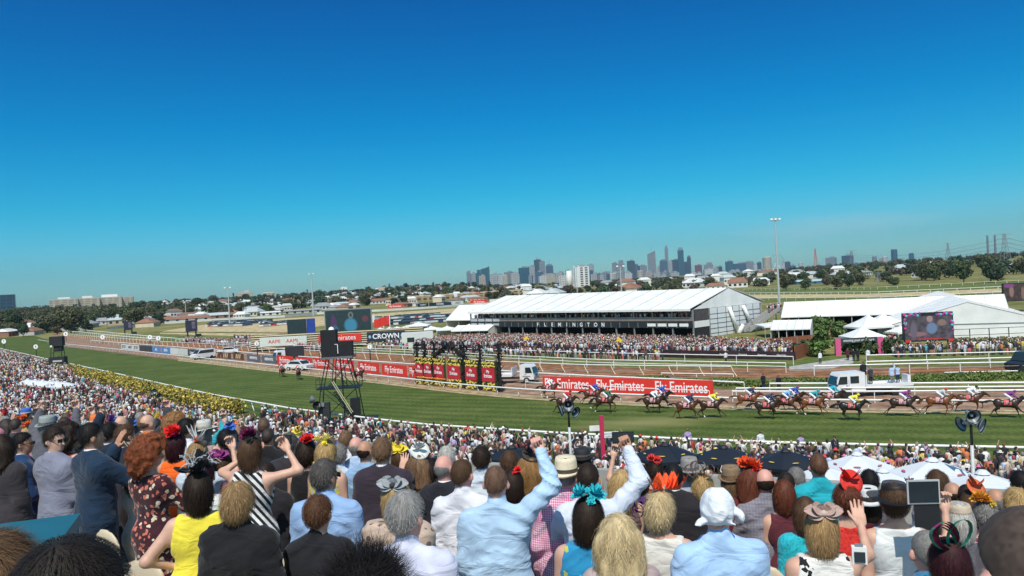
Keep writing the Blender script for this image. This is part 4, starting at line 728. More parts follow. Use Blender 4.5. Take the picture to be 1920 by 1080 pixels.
for px, yt, yb, lab in ((360, 600, 632, 'dark column shaped screen on two legs, right one on the bend'), (241, 602, 627, 'dark column shaped screen on two legs, left one on the bend')):
    a = G(px, yb); t = root('column_screen', lab, 'screen', a, .3); h = (hor(px)-0); zt = H0-(yt-hor(px))*a.y/FPX; MB().box(0, 0, zt*.66, 4.0 if px > 300 else 3.4, .9, zt*.66).build('casing', mat('column_dark', (.02, .02, .045), .5, .3, .5), t); MB().box(.8, -.5, zt*.7, 1.2, .06, zt*.4).build('display', mat('column_pale', (.12, .10, .16), .5, .5, 1), t); [MB().box(x, 0, zt*.17, .5, .5, zt*.34).build('leg', BLACK, t) for x in (-1.4, 1.4)]; MB().box(2.4, .4, .5, 1.6, 1, 1).build('generator', BLACK, t)
# --- banner structure with CROWN sign
t = root('slatted_stand', 'low slatted grandstand rear with sign boards left of the tents', 'stand', G(655, 651), -.03); MB().box(-3, 1, 2.1, 42, 1.2, 3.6).build('frame_panel', mat('brown_frame', (.10, .06, .05), .7), t)
for k in range(7): MB().box(-3, .3, .6+k*.52, 42, .12, .22).build('white_slat', CREAM, t)
MB().box(-16, .1, 2.3, 11.5, .1, 2.2).build('sign_board', mat('pale_mint', (.55, .62, .57), .6), t); lettering('AAMI    AAMI', 1.25, RED, t, (-16, .0, 2.3))
MB().box(-2.2, .1, 2.3, 10.4, .1, 1.9).build('sign_board', RED, t); lettering('Fly Emirates', 1.65, LWHT, t, (-2.3, .0, 2.35), sx=1.0)
MB().box(9.0, .1, 2.2, 9.2, .1, 2.2).build('sign_board', mat('navy_board', (.012, .025, .05), .5), t); lettering('CROWN', 1.65, LWHT, t, (9.0, .0, 2.2), bold=.03)
for x in (5.1, 12.9): MB().lathe([(0, .0), (.35, .35), (.25, .8), (0, .9)], 8, (x, -.05, 1.7), ey=.15).build('emblem', mat('emblem_blue', (.3, .42, .6), .5), t)
# --- advertising boards along the far running rail (bottom pixels on the ground)
def board(px0, px1, y0, y1, h, txt, bgm, fgm, label, sz=.72, sx=1.0, tilt=.0, group='advertising boards along the service road', shear=0, two=None, name='advertising_board'):
    a = G(px0, y0); b = G(px1, y1); w = (b-a).length; ang = math.atan2(b.y-a.y, b.x-a.x); t = root(name, label, 'banner', (a+b)/2, ang, group); MB().box(0, 0, h/2+.08, w, .12, h).build('panel', bgm, t); MB().box(0, .25, .04, w*.96, .5, .08).build('foot', GREYM, t)
    if txt:
        parts = txt if isinstance(txt, list) else [(0, txt)]
        for dx, s in parts: lettering(s, h*sz, fgm, t, (dx*w, -.075, h/2+.08), sx=sx, bold=.012, shear=shear)
    return t
NAVY = mat('navy_board', (.012, .025, .05), .5); PALE = mat('pale_board', (.62, .66, .66), .6); MINT = mat('pale_mint', (.55, .62, .57), .6); SKYB = mat('sky_board', (.08, .24, .55), .5); CHAR = mat('charcoal_board', (.04, .045, .05), .5)
AG = 'advertising boards along the service road'
for k, (x0, x1, y0, y1, mm, tx, lb) in enumerate([(228, 238, 655, 656, PALE, 'JETSET', 'leftmost pale board of the far row'), (239, 250, 656, 657, PALE, 'AMEX', 'second pale board from the left end of the row'), (251, 261, 657, 658, PALE, 'JETSET', 'third pale board from the left end of the row'), (262, 273, 658, 659, CHAR, '', 'charcoal board just right of the three pale ones'), (274, 285, 659, 660, CHAR, '', 'charcoal board left of the white and blue board'), (286, 301, 660.5, 662, SKYB, 'AA', 'blue board with white letters among the charcoal ones'), (304, 319, 662, 664, SKYB, 'BUPA', 'bright blue board between white boards'), (320, 335, 664, 665.5, PALE, '', 'plain white board right of the bright blue one'), (336, 352, 665.5, 667, MINT, '', 'pale mint board left of the black one'), (353, 370, 667, 668.5, CHAR, 'Lexus', 'black board with white letters left of the white van')]):
    board(x0, x1, y0, y1, 1.5, tx, mm, LWHT if mm in (CHAR, SKYB) else CHAR, lb, .7, 1.3)
CHV = mat('chevron_cream', (.72, .58, .34), .6)
for k, (x0, x1, y0, y1, lb) in enumerate([(396, 413, 670, 671.5, 'dark board with cream slashes right of the white van'), (415, 433, 671.5, 673.5, 'middle dark board with cream slashes'), (438, 457, 673.5, 675.5, 'rightmost dark board with cream slashes')]):
    t = board(x0, x1, y0, y1, 1.3, '', mat('brown_board', (.10, .045, .03), .6), LWHT, lb)
    for j in (-.3, 0, .3): MB().extr([(-.35, .25), (.1, .25), (.5, 1.2), (.05, 1.2)], 'y', -.12, -.07).build('slash', CHV, t, loc=(j*3.4, 0, 0))
for k, (x0, x1, y0, y1, lb) in enumerate([(464, 488, 676.5, 679.5, 'slate board with pale lettering, left of a pair'), (492, 518, 679.5, 682.5, 'slate board with pale lettering, right of a pair')]): board(x0, x1, y0, y1, 1.35, 'AIRWAYS', mat('slate_board', (.10, .13, .16), .5), LWHT, lb, .6, 1.25)
RB_ = [(520, 550, 683, 687), (555, 585, 687.5, 690.5), (588, 618, 690, 692.5), (628, 664, 693, 697), (673, 711, 698, 702.5), (717, 763, 703, 708), (768, 806, 707.5, 712)]
for k, (x0, x1, y0, y1) in enumerate(RB_): board(x0, x1, y0, y1, 1.75, 'Fly Emirates', RED, LWHT, ['red airline board left of the white car', 'red airline board partly behind the white car', 'red airline board right of the white car', 'red airline board behind the left tower leg', 'red airline board right behind the camera tower', 'red airline board right of the camera tower', 'red airline board cut by the topiary gate'][k], .8, .78)
board(1019, 1338, 733.5, 745.5, 1.75, [(-.345, 'Fly Emirates'), (-.015, 'Fly Emirates'), (.33, 'Fly Emirates')], RED, LWHT, 'long red banner with the airline name printed three times', .95, .75)
for k, (x0, x1, y, mm, tx) in enumerate([(728, 755, 577.5, RED, 'Fly Emirates'), (784, 803, 575.2, NAVY, 'FURPHY'), (805, 846, 573.5, NAVY, 'CROWN'), (848, 869, 571, PALE, 'AMEX'), (882, 915, 569, RED, 'Fly Emirates'), (918, 945, 567, PALE, 'TCL')]): board(x0, x1, y+1.2, y-.3, 2.6, tx, mm, LWHT if mm != PALE else CHAR, ['red board on the far wall right of the big dark screen', 'first navy board on the far wall', 'navy casino board on the far wall', 'pale board on the far wall', 'red board on the far wall near the marquee roof', 'pale board just left of the marquee roof'][k], .72, .9, group='boards on the far boundary wall')
# --- entrance arch
a = G(1611, 665); t = root('entrance_arch', 'pink posted entrance arch with a black sign reading winning post enclosure', 'arch', (a.x, a.y, 0), -.05); PINK = mat('hot_pink', (.62, .09, .24), .6, .05, 2); mb = None
for x in (-3.05, 3.05): MB().box(x, 0, 1.25, .8, .5, 2.5).build('post', PINK, t)
MB().box(0, .05, 2.15, 5.28, .3, .72).build('sign_board', CHAR, t); lettering('winning post enclosure', .55, LWHT, t, (0, -.12, 2.17), sx=.88)
MB().box(3.5, .3, 1.1, .35, .2, 2.2).build('side_drape', SEAM, t)
# --- black boundary of the marquee lawn
a = G(770, 660); b = G(1492, 677.5); w = (b-a).length; 
pts = [G(x, y) for x, y in ((775, 655), (900, 658.5), (1100, 665), (1300, 672), (1492, 675.5))]; t = root('black_fence', 'long black screen fence in front of the marquee crowd', 'fence', pts[0]); MAR = mat('maroon_black', (.035, .015, .022), .6, .3, .5)
for p, q in zip(pts[:-1], pts[1:]):
    m_ = (p+q)/2-pts[0]; MB().box(m_.x, m_.y, .62, (q-p).length, .1, 1.25, math.atan2(q.y-p.y, q.x-p.x)).build('panel', MAR, t)
for k in range(9):
    p = G(1180+k*36, lerp_poly([(1100, 665), (1300, 672), (1492, 675.5)], 1180+k*36)); o = lettering('Flemington', .33, LWHT if k > 4 else mat('dim_pink', (.25, .07, .12), .6), t, (p.x-pts[0].x, p.y-pts[0].y-.2, .75), sx=1.2, rotz=-.35)
pts = [G(x, y) for x, y in ((1492, 675), (1515, 667), (1526, 662))]; t = root('brown_fence', 'rust brown corrugated fence at the end of the marquee lawn', 'fence', pts[0]); RST = mat('rust_panel', (.24, .08, .04), .7, .15, 2)
for p, q in zip(pts[:-1], pts[1:]): m_ = (p+q)/2-pts[0]; MB().box(m_.x, m_.y, 1.0, (q-p).length+.5, .12, 2.0, math.atan2(q.y-p.y, q.x-p.x)).build('panel', RST, t)
a = G(1455, 660); t = root('brown_fence', 'rust brown corrugated fence behind the white railing', 'fence', (a.x+2, a.y+3, 0), .35); MB().box(3, 0, 1, 12, .12, 2).build('panel', RST, t); [MB().box(-3+k*3, -.1, 1.05, .1, .1, 2.1).build('post', GREYM, t) for k in range(5)]
# --- camera tower
def tower(px, yb, label, sc=1.0, ladder=True):
    p = G(px, yb); t = root('camera_tower', label, 'tower', p, .05)
    def leg(a, b, r=.055): MB().tube(a, b, r, n=5).build('leg', BLACK, t)
    MB().box(1.0, 0, .75, 5.0, 2.6, .14).build('base_platform', BLACK, t); MB().box(.3, .1, .35, 5.4, 2.2, .62).build('base_skirt', SHADEM, t)
    MB().box(0, 0, 3.95, 4.2, 2.0, .14).build('middle_platform', BLACK, t); MB().box(0, 0, 6.95, 3.2, 2.2, .16).build('upper_platform', mat('platform_grey', (.14, .14, .15), .5), t)
    for sx, sy in ((-1, -1), (1, -1), (1, 1), (-1, 1)):
        leg((sx*1.0, sy*.9, 6.9), (sx*1.7, sy*.95, 3.95)); leg((sx*1.7, sy*.95, 3.95), (sx*2.1, sy*1.1, .8)); leg((sx*1.45, sy*.9, 6.9), (-sx*1.2, sy*.95, 3.95), .035); leg((sx*1.8, sy*.9, 3.95), (-sx*1.8, sy*1.0, .8), .035); leg((sx*.3, sy*.9, 6.9), (sx*.6, sy*.9, 3.95), .045)
    leg((.35, -.9, 6.9), (.55, -1, .8), .07)
    for z, w_, dd in ((4.9, 4.2, 2.0), (7.7, 3.2, 2.2)):
        mb = MB()
        for sx in (-1, 1): mb.tube((sx*w_/2, -dd/2, z-.9), (sx*w_/2, -dd/2, z), .03, n=4).tube((sx*w_/2, -dd/2, z), (sx*w_/2, dd/2, z), .03, n=4).tube((sx*w_/2, dd/2, z-.9), (sx*w_/2, dd/2, z), .03, n=4)
        if z < 5: mb.tube((-w_/2, -dd/2, z), (-w_*.3, -dd/2, z), .03, n=4).tube((-w_/2, -dd/2, z-.45), (-w_*.3, -dd/2, z-.45), .03, n=4)
        mb.build('guard_rail', BLACK, t)
    MB().box(-.75, 0, 8.35, 1.5, 1.3, 2.65).build('operator_box', mat('drape_black', (.008, .009, .012), .8, .3, 2, bump=.6), t); MB().box(.75, .1, 7.75, 1.45, 1.2, 1.45).build('lower_box', mat('drape_black', (.008, .009, .012), .8, .3, 2, bump=.6), t)
    MB().box(.13, -.68, 7.8, .07, .06, .9).build('white_frame', WHITE, t); MB().box(-.03, -.68, 8.25, .26, .05, .05).build('white_frame', WHITE, t); MB().lathe([(0, .3), (.22, .2), (.3, 0)], 12, (-.5, 0, 9.68)).build('white_hat_dome', WHITE, t, True)
    # stair
    st = MB()
    for k in range(13): st.box(-.1+k*.13, -1.6+.0*k, 3.7-k*.235, .26, .75, .04)
    st.build('stair', BLACK, t)
    for dy in (-1.98, -1.2): MB().tube((-.9+.5, dy, 4.75), (1.35, dy, 1.6), .035, n=5).build('handrail', CREAM, t); MB().tube((-.3, dy, 3.75), (1.5, dy, .7), .05, n=4).build('stringer', BLACK, t)
    MB().box(-1.4, -.9, 1.9, 1.0, .7, 1.5).build('equipment_case', mat('equip_grey', (.03, .03, .035), .5), t); MB().box(-1.6, -1.2, 2.5, .5, .35, .35).build('camera_body', GREYM, t)
    MB().lathe([(.05, -.1), (.25, 0), (.42, .35)], 14, (-2.3, -1.2, 3.0), rot=Matrix.Rotation(-1.3, 3, 'Y')).build('horn', GREYM, t, True); MB().lathe([(.05, -.1), (.25, 0), (.42, .35)], 14, (-2.0, -1.3, 2.4), rot=Matrix.Rotation(1.2, 3, 'X')).build('horn', BLACK, t, True)
    MB().box(1.55, -.7, 1.9, .9, .7, 2.0).build('lattice_cage', BLACK, t)
    t.scale = (sc, sc, sc); return t
tower(641, 801, 'tall black lattice camera tower with draped boxes by the running rail')
p = G(110, 694); t = root('camera_tower', 'slim black camera tower at the far left end of the rail', 'tower', p, .2); mb = MB()
for sx, sy in ((-1, -1), (1, -1), (1, 1), (-1, 1)): mb = MB().tube((sx*.9, sy*.8, 5.4), (sx*1.35, sy*.9, 0), .08, n=4).build('leg', BLACK, t)
for z0, z1 in ((2, 3.4), (3.4, 5)): MB().tube((-1.1, -.85, z0), (1.0, -.85, z1), .05, n=4).build('brace', BLACK, t)
MB().box(0, 0, 6.2, 2.5, 1.8, 2.0).build('operator_box', SHADEM, t); MB().box(.2, 0, 4.6, 1.5, 1.2, 1.2).build('lower_box', SHADEM, t); MB().box(0, 0, 1.4, 3.1, 2, 2.8).build('base_box', SHADEM, t); MB().box(.2, -1.03, 2.0, 1.8, .05, .35).build('pale_sign', ALU, t); MB().box(-.9, -.93, 5.2, .4, .06, .4).build('pale_sign', WHITE, t)
# --- horn speaker poles
def horns(px, yt, yb, d, label, s=1.0):
    p = P(px, yb, d); zt = P(px, yt, d).z; t = root('horn_speaker_pole', label, 'loudspeaker', (p.x, d, 0)); MB().tube((0, 0, 0), (0, 0, zt-1.35*s), .075, n=8).build('pole', mat('galvanised', (.45, .48, .48), .5), t, True); MB().tube((0, 0, zt-1.35*s), (0, 0, zt-.1), .06, n=8).build('upper_pole', BLACK, t, True); HB = mat('horn_dark', (.015, .022, .03), .4)
    for k, (yaw, dx, dz) in enumerate(((PI, 0, 0), (PI*.55, -.22, -.32), (-PI*.78, .26, -.42))):
        rot = Matrix.Rotation(yaw, 3, 'Z') @ Matrix.Rotation(-PI/2-.25, 3, 'X'); c = Vector((dx*s, 0, zt+dz*s))
        MB().lathe([(.04, -.32), (.09, -.28), (.10, -.1), (.15, 0), (.22, .14), (.33, .25), (.345, .27)], 20, c, rot=rot).build('horn', mat('horn_grey', (.20, .23, .25), .4), t, True)
        MB().lathe([(.335, .262), (.22, .13), (.12, 0), (0, -.02)], 20, c, rot=rot).build('horn_mouth', HB, t, True); MB().lathe([(0, .16), (.05, .14), (.07, .06), (.06, -.02)], 12, c, rot=rot).build('driver_cap', ALU, t, True)
    MB().tube((-.25*s, 0, zt-.35*s), (.28*s, 0, zt-.45*s), .035, n=5).build('bracket', BLACK, t)
horns(1824, 777, 870, 35, 'tall pole with three horn loudspeakers at the right by the white umbrellas'); horns(1070, 757, 850, 46, 'pole with three horn loudspeakers in front of the galloping field', 1.0)
horns(292, 732, 745, 96, 'black horn loudspeaker cluster on a pole by the yellow hedge', 1.4)
# --- red winning post with boards
p = P(1131, 850, 55.5); zt = P(1131, 779, 55.5).z; t = root('winning_post', 'tall crimson square post with white boards at the running rail', 'post', (p.x, p.y, 0)); CR_ = mat('crimson', (.50, .03, .09), .5, .06, 2); MB().box(0, 0, zt/2, .30, .30, zt).build('post_shaft', CR_, t)
zb = P(1143, 814, 55.5).z; MB().box(.62, -.2, zb, 1.0, .07, .42).build('board', WHITE, t); MB().box(-.42, .25, zb+.42, .85, .07, .38).build('board', WHITE, t)
lettering('WINNING POST', .14, mat('grey_text', (.35, .4, .42), .6), t, (.62, -.25, zb+.08)); lettering('FLEMINGTON', .14, mat('grey_text', (.35, .4, .42), .6), t, (.62, -.25, zb-.1))
# --- light masts
def mast(px, yt, yb, label, z0=None, d=None, heads=2, r=.35):
    d = d or H0*FPX/(yb-hor(px)); p = P(px, yb, d); g0 = terr(p.x, d); zt = P(px, yt, d).z; t = root('light_mast', label, 'light mast', (p.x, d, g0)); h = zt-g0; MB().lathe([(r, 0), (r*.75, h*.5), (r*.5, h)], 10).build('shaft', mat('mast_grey', (.38, .43, .45), .5, .06, .3), t, True)
    MB().box(0, 0, h-.1, 2.6, .3, .2).build('cross_bar', GREYM, t)
    for k in range(heads): x = -1.3+2.6*k/max(1, heads-1); MB().box(x, -.3, h+.25, .8, .5, .55).build('lamp_head', WHITE, t)
    return t
mast(1462, 412, 580, 'tallest white light mast standing right of the grandstand marquee', heads=3, r=.42); mast(588, 514, 592, 'tall light mast left of the big dark screen', r=.6); mast(431, 540, 609, 'light mast behind the infield car park', r=.4); mast(349, 564, 597, 'short light mast behind the orange stable roof', r=.35); mast(456, 562, 590, 'light mast just left of the flat roofed skyline block', r=.35)
mast(500, 568, 588, 'short far light mast right of the flat roofed block', r=.3); mast(1166, 500, 560, 'light mast with a wide cross bar behind the marquee roof', d=330, r=.35); mast(974, 542, 565, 'thin light mast behind the left end of the marquee roof', d=420, r=.3); mast(1083, 500, 556, 'light mast beside the striped tower block', d=460, r=.3)
# --- furlong discs
for k, (px, yt, yb, lb) in enumerate([(68, 650, 668, 'nearest left by the rail'), (8, 640, 655, 'at the left edge'), (124, 626, 640, 'on the far road end'), (193, 632, 645, 'on the service road left'), (282, 632, 650, 'beside another disc on the road'), (298, 634, 652, 'right one of two close discs'), (483, 644, 675, 'tall one left of the truck'), (695, 650, 683, 'tall one right of the camera tower')]):
    p = G(px, yb); zt = H0-(yt-hor(px))*p.y/FPX; t = root('furlong_disc', 'white round marker disc on a post, '+lb, 'marker', p, 0, 'round distance markers'); r = 4.2*p.y/FPX; MB().lathe([(0, -.05), (r, -.05), (r, .05), (0, .05)], 20, (0, 0, zt), rot=Matrix.Rotation(PI/2, 3, 'X')).build('disc', LWHT, t); MB().tube((0, .1, 0), (0, .1, zt), .1, n=5).build('pole', BLACK, t); lettering(str(8-k), r*1.3, CHAR, t, (0, -.08, zt))
for px, yt, yb, lb in ((988, 630, 655, 'left'), (1162, 632, 660, 'right')):
    p = G(px, yb); zt = H0-(yt-hor(px))*p.y/FPX; t = root('diamond_sign', '%s one of two yellow diamond signs in front of the marquee crowd' % lb, 'sign', p); YEL = mat('sign_yellow', (.80, .55, .03), .5); MB().extr([(-.62, 0), (0, -.62), (.62, 0), (0, .62)], 'y', -.04, .04).build('plate', YEL, t, loc=(0, 0, zt-.6)); MB().box(0, .1, (zt-1)/2, .12, .1, zt-1).build('post', CREAM, t)
for k, (px, yt, yb, mm) in enumerate([(704, 588, 632, WHITE), (721, 594, 634, RED), (733, 590, 640, RED)]):
    p = G(px, yb+4); zt = H0-(yt-hor(px))*p.y/FPX; t = root('flagpole', ['white flag on a pole beside the big dark screen', 'red flag on a shorter pole near the big dark screen', 'tall flagpole with a red flag, rightmost of three'][k], 'flag', p); MB().tube((0, 0, 0), (0, 0, zt), .12, n=6).build('pole', WHITE, t); V = []; 
    for i in range(7): V += [(-i*.42, .25*math.sin(i*1.1), zt-.3-i*.06), (-i*.42, .25*math.sin(i*1.1+.3), zt-2.3-i*.1)]
    MB().poly(V, [(2*i, 2*i+1, 2*i+3, 2*i+2) for i in range(6)]).build('flag_cloth', mm, t)
# ================================================================ IMPLICIT SURFACES (bodies, horses, garments)
_LAT = NR.rand(24, 24, 24).astype(np.float32)
def vnoise(x, y, z):
    xi = np.floor(x).astype(int); yi = np.floor(y).astype(int); zi = np.floor(z).astype(int); fx = x-xi; fy = y-yi; fz = z-zi
    fx = fx*fx*(3-2*fx); fy = fy*fy*(3-2*fy); fz = fz*fz*(3-2*fz); r = 0
    for a in (0, 1):
        for b in (0, 1):
            for c in (0, 1):
                w = (fx if a else 1-fx)*(fy if b else 1-fy)*(fz if c else 1-fz); r = r+w*_LAT[(xi+a) % 24, (yi+b) % 24, (zi+c) % 24]
    return r
class Vol:
    def __init__(s, lo, hi, v):
        s.lo = np.array(lo, float); s.v = v; s.n = np.maximum(4, np.ceil((np.array(hi)-s.lo)/v).astype(int)+1)
        s.ax = [s.lo[i]+v*np.arange(s.n[i]) for i in range(3)]; s.D = np.full(s.n, 1.0, np.float32)
    def sl(s, lo, hi):
        r = []
        for i in range(3):
            a = int(max(0, math.floor((lo[i]-s.lo[i])/s.v))); b = int(min(s.n[i], math.ceil((hi[i]-s.lo[i])/s.v)+1))
            if b <= a: return None
            r.append(slice(a, b))
        return tuple(r)
    def put(s, lo, hi, f, k):
        m = .05+k; q = s.sl([a-m for a in lo], [a+m for a in hi])
        if q is None: return
        X = s.ax[0][q[0]][:, None, None]; Y = s.ax[1][q[1]][None, :, None]; Z = s.ax[2][q[2]][None, None, :]
        d = f(X, Y, Z); D = s.D[q]
        if k > 0: h = np.maximum(k-np.abs(D-d), 0)/k; s.D[q] = np.minimum(D, d)-h*h*k*.25
        else: s.D[q] = np.minimum(D, d)
    def cone(s, a, b, ra, rb, k=.03, sy=1.0):
        a = np.array(a, float); b = np.array(b, float); r = max(ra, rb); S = np.array([1, sy, 1]); ab = (b-a)/S; L2 = max(1e-9, ab @ ab)
        def f(X, Y, Z):
            x, y, z = X-a[0], (Y-a[1])/sy, Z-a[2]; t = np.clip((x*ab[0]+y*ab[1]+z*ab[2])/L2, 0, 1)
            return (np.sqrt((x-t*ab[0])**2+(y-t*ab[1])**2+(z-t*ab[2])**2)-(ra+(rb-ra)*t))*min(1, sy*1.15)
        s.put(np.minimum(a, b)-r, np.maximum(a, b)+r, f, k); return s
    def ell(s, c, r, k=.03, rot=0):
        c = np.array(c, float); co, si = math.cos(rot), math.sin(rot); R_ = max(r)
        def f(X, Y, Z):
            x, y, z = X-c[0], Y-c[1], Z-c[2]; x, y = x*co+y*si, -x*si+y*co
            q = np.sqrt((x/r[0])**2+(y/r[1])**2+(z/r[2])**2); g = np.sqrt((x/r[0]**2)**2+(y/r[1]**2)**2+(z/r[2]**2)**2)+1e-6
            return q*(q-1)/g
        s.put(c-R_, c+R_, f, k); return s
    def cut(s, nrm, off):                      # keep the side where p.n < off
        d = s.ax[0][:, None, None]*nrm[0]+s.ax[1][None, :, None]*nrm[1]+s.ax[2][None, None, :]*nrm[2]-off; s.D = np.maximum(s.D, d).astype(np.float32); return s
    def disp(s, fn, band=.05):
        m = np.abs(s.D) < band; ix = np.nonzero(m); p = [s.lo[i]+s.v*ix[i] for i in range(3)]; s.D[m] += fn(*p).astype(np.float32); return s
    def mesh(s, smooth=1):
        D = s.D.copy(); D[0] = D[-1] = 1; D[:, 0] = D[:, -1] = 1; D[:, :, 0] = D[:, :, -1] = 1
        S = D < 0; n = [a-1 for a in D.shape]; c = S[:-1, :-1, :-1].astype(np.int8)*0
        for a in (0, 1):
            for b in (0, 1):
                for d in (0, 1): c += S[a:n[0]+a, b:n[1]+b, d:n[2]+d]
        act = (c > 0) & (c < 8); I = np.argwhere(act)
        if len(I) == 0: return np.zeros((0, 3)), np.zeros((0, 4), int)
        idx = np.full(act.shape, -1, np.int32); idx[act] = np.arange(len(I)); pos = np.zeros((len(I), 3)); cnt = np.zeros(len(I))
        cs = [(a, b, d) for a in (0, 1) for b in (0, 1) for d in (0, 1)]; val = {q: D[I[:, 0]+q[0], I[:, 1]+q[1], I[:, 2]+q[2]] for q in cs}
        for q in cs:
            for ax in range(3):
                if q[ax]: continue
                w = list(q); w[ax] = 1; a, b = val[q], val[tuple(w)]; m = (a < 0) != (b < 0); t = np.where(m, a/(a-b+1e-12*(a == b)), 0)
                pt = np.array(q, float)[None, :].repeat(len(I), 0); pt[:, ax] += t; pos[m] += pt[m]; cnt[m] += 1
        V = (I+pos/cnt[:, None])*s.v+s.lo; F = []
        for ax in range(3):
            o = [0, 0, 0]; o[ax] = 1; A_ = S[:S.shape[0]-o[0], :S.shape[1]-o[1], :S.shape[2]-o[2]]; B_ = S[o[0]:, o[1]:, o[2]:]; E = np.argwhere(A_ != B_); u, w = [(1, 2), (2, 0), (0, 1)][ax]
            E = E[(E[:, u] > 0) & (E[:, w] > 0) & (E[:, u] < D.shape[u]-1) & (E[:, w] < D.shape[w]-1)]; q = []
            for du, dw in ((1, 1), (0, 1), (0, 0), (1, 0)): e = E.copy(); e[:, u] -= du; e[:, w] -= dw; q.append(idx[e[:, 0], e[:, 1], e[:, 2]])
            q = np.stack(q, 1); fl = ~A_[E[:, 0], E[:, 1], E[:, 2]]; q[fl] = q[fl][:, ::-1]; F.append(q)
        F = np.concatenate(F); F = F[(F >= 0).all(1)]
        for _ in range(smooth):
            acc = np.zeros_like(V); k = np.zeros(len(V))
            for j in range(4): np.add.at(acc, F[:, j], V[F[:, (j+1) % 4]]); np.add.at(k, F[:, j], 1); np.add.at(acc, F[:, j], V[F[:, (j-1) % 4]]); np.add.at(k, F[:, j], 1)
            V = V*.45+.55*acc/np.maximum(k, 1)[:, None]
        return V, F
    def obj(s, name, m, parent, smooth=1, extra=None, loc=None, rotz=0):
        V, F = s.mesh(smooth)
        if extra:
            for v2, f2 in extra: F = np.concatenate([F, f2+len(V)]); V = np.concatenate([V, v2])
        o = link(name, mesh_np(name, V, F, True, mats=[m]), parent, loc, rotz); return o
# ================================================================ HORSES AND JOCKEYS
POSES = [dict(F1=((.95, .70), (1.28, .42), (1.42, .30)), F2=((.74, .60), (.84, .22), (.92, .06)), H1=((-.98, .66), (-1.18, .30), (-1.3, .2)), H2=((-.82, .58), (-.66, .2), (-.55, .05))),
 dict(F1=((.82, .78), (.58, .52), (.44, .6)), F2=((.62, .6), (.56, .2), (.62, .05)), H1=((-.6, .62), (-.22, .32), (-.1, .22)), H2=((-.7, .54), (-.4, .18), (-.3, .05))),
 dict(F1=((.64, .6), (.5, .18), (.52, .05)), F2=((1.0, .86), (1.02, .5), (.9, .42)), H1=((-1.05, .72), (-1.34, .46), (-1.5, .5)), H2=((-.9, .58), (-1.04, .2), (-1.1, .06))),
 dict(F1=((1.0, .78), (1.3, .56), (1.38, .44)), F2=((.9, .66), (1.12, .32), (1.24, .18)), H1=((-.98, .74), (-1.3, .42), (-1.42, .3)), H2=((-1.0, .64), (-1.2, .26), (-1.28, .1)))]
def horse_vol(p, cloth=False):
    v = Vol((-1.7, -.5, -.03), (1.9, .5, 2.15), .03); K = .07
    v.cone((-.45, 0, 1.2), (.45, 0, 1.22), .29, .31, K, .84); v.ell((-.62, 0, 1.28), (.36, .27, .34), .1); v.ell((.5, 0, 1.22), (.3, .24, .36), .1); v.cone((-.2, 0, 1.36), (.5, 0, 1.46), .16, .15, .08)
    v.cone((.58, 0, 1.36), (1.16, 0, 1.72), .23, .11, .1, .62); v.cone((.5, 0, 1.2), (.95, 0, 1.5), .2, .12, .1, .62)
    v.cone((1.16, 0, 1.76), (1.54, 0, 1.50), .115, .062, .05, .75); v.ell((1.22, 0, 1.68), (.13, .08, .13), .04); v.ell((1.57, 0, 1.47), (.06, .055, .055), .03)
    for s in (-1, 1): v.cone((1.12, s*.05, 1.84), (1.12, s*.07, 1.95), .03, .012, .02)
    for nm, s, sh, r0 in (('F1', -1, (.55, 1.12), .15), ('F2', 1, (.55, 1.12), .15), ('H1', -1, (-.66, 1.12), .2), ('H2', 1, (-.66, 1.12), .2)):
        k, f, h = p[nm]; y = s*.15; hind = nm[0] == 'H'
        if hind:
            st = (sh[0]+.18+(k[0]+.8)*.25, .95); v.cone((sh[0], y, sh[1]), (st[0]-.1, y, st[1]-.05), .2, .16, .08, .7); v.cone((st[0]-.1, y, st[1]-.05), (k[0], y, k[1]), .13, .06, .05)
        else: v.cone((sh[0], y, sh[1]), (k[0], y, k[1]), .145, .06, .06, .8)
        v.cone((k[0], y, k[1]), (f[0], y, f[1]), .05, .035, .03); v.cone((f[0], y, f[1]), (h[0], y, h[1]), .036, .046, .02)
    return v
CO = {'bay': (.085, .028, .012), 'dark': (.035, .018, .012), 'chestnut': (.17, .055, .018), 'brown': (.045, .018, .01), 'black': (.014, .012, .012)}
HB_MESH = []; SC_M = []
for p in POSES:
    V, F = horse_vol(p).mesh(1); HB_MESH.append(mesh_np('body', V, F, True, mats=[BLACK]))
v = Vol((-.3, -.42, .8), (.75, .42, 1.75), .03); v.cone((-.45, 0, 1.2), (.45, 0, 1.22), .315, .335, .07, .84); v.cone((-.2, 0, 1.36), (.5, 0, 1.46), .185, .175, .08); v.cut((1, 0, 0), .34); v.cut((-1, 0, 0), .22); v.cut((0, 0, -1), -1.1); CL_M = v.mesh(1)
CLM = mesh_np('saddle_cloth', CL_M[0], CL_M[1], True, mats=[mat('cloth_red', (.55, .10, .10), .7, .1, 3)]); CLP = mat('cloth_pink', (.62, .28, .30), .7, .1, 3)
def tail_mesh(k):
    rng = np.random.RandomState(k); V = []; n = 60
    for i in range(n):
        y = rng.uniform(-.05, .05); L_ = rng.uniform(.45, .85); a = np.array([-.93, y, 1.38+rng.uniform(-.04, .04)]); pts = [a+np.array([-L_*t, y*t*1.5, (.12*math.sin(t*2.2)-.42*t*t*(.5+.4*(k % 3)))]) for t in (0, .33, .66, 1)]
        for j in range(3): w0, w1 = .035*(1-j/4), .035*(1-(j+1)/4); V += [pts[j]+[0, 0, w0], pts[j]-[0, 0, w0], pts[j+1]-[0, 0, w1], pts[j+1]+[0, 0, w1]]
    return mesh_np('tail', np.array(V), np.arange(len(V)).reshape(-1, 4))
TAILS = [tail_mesh(k) for k in range(3)]
rng = np.random.RandomState(9); V = []
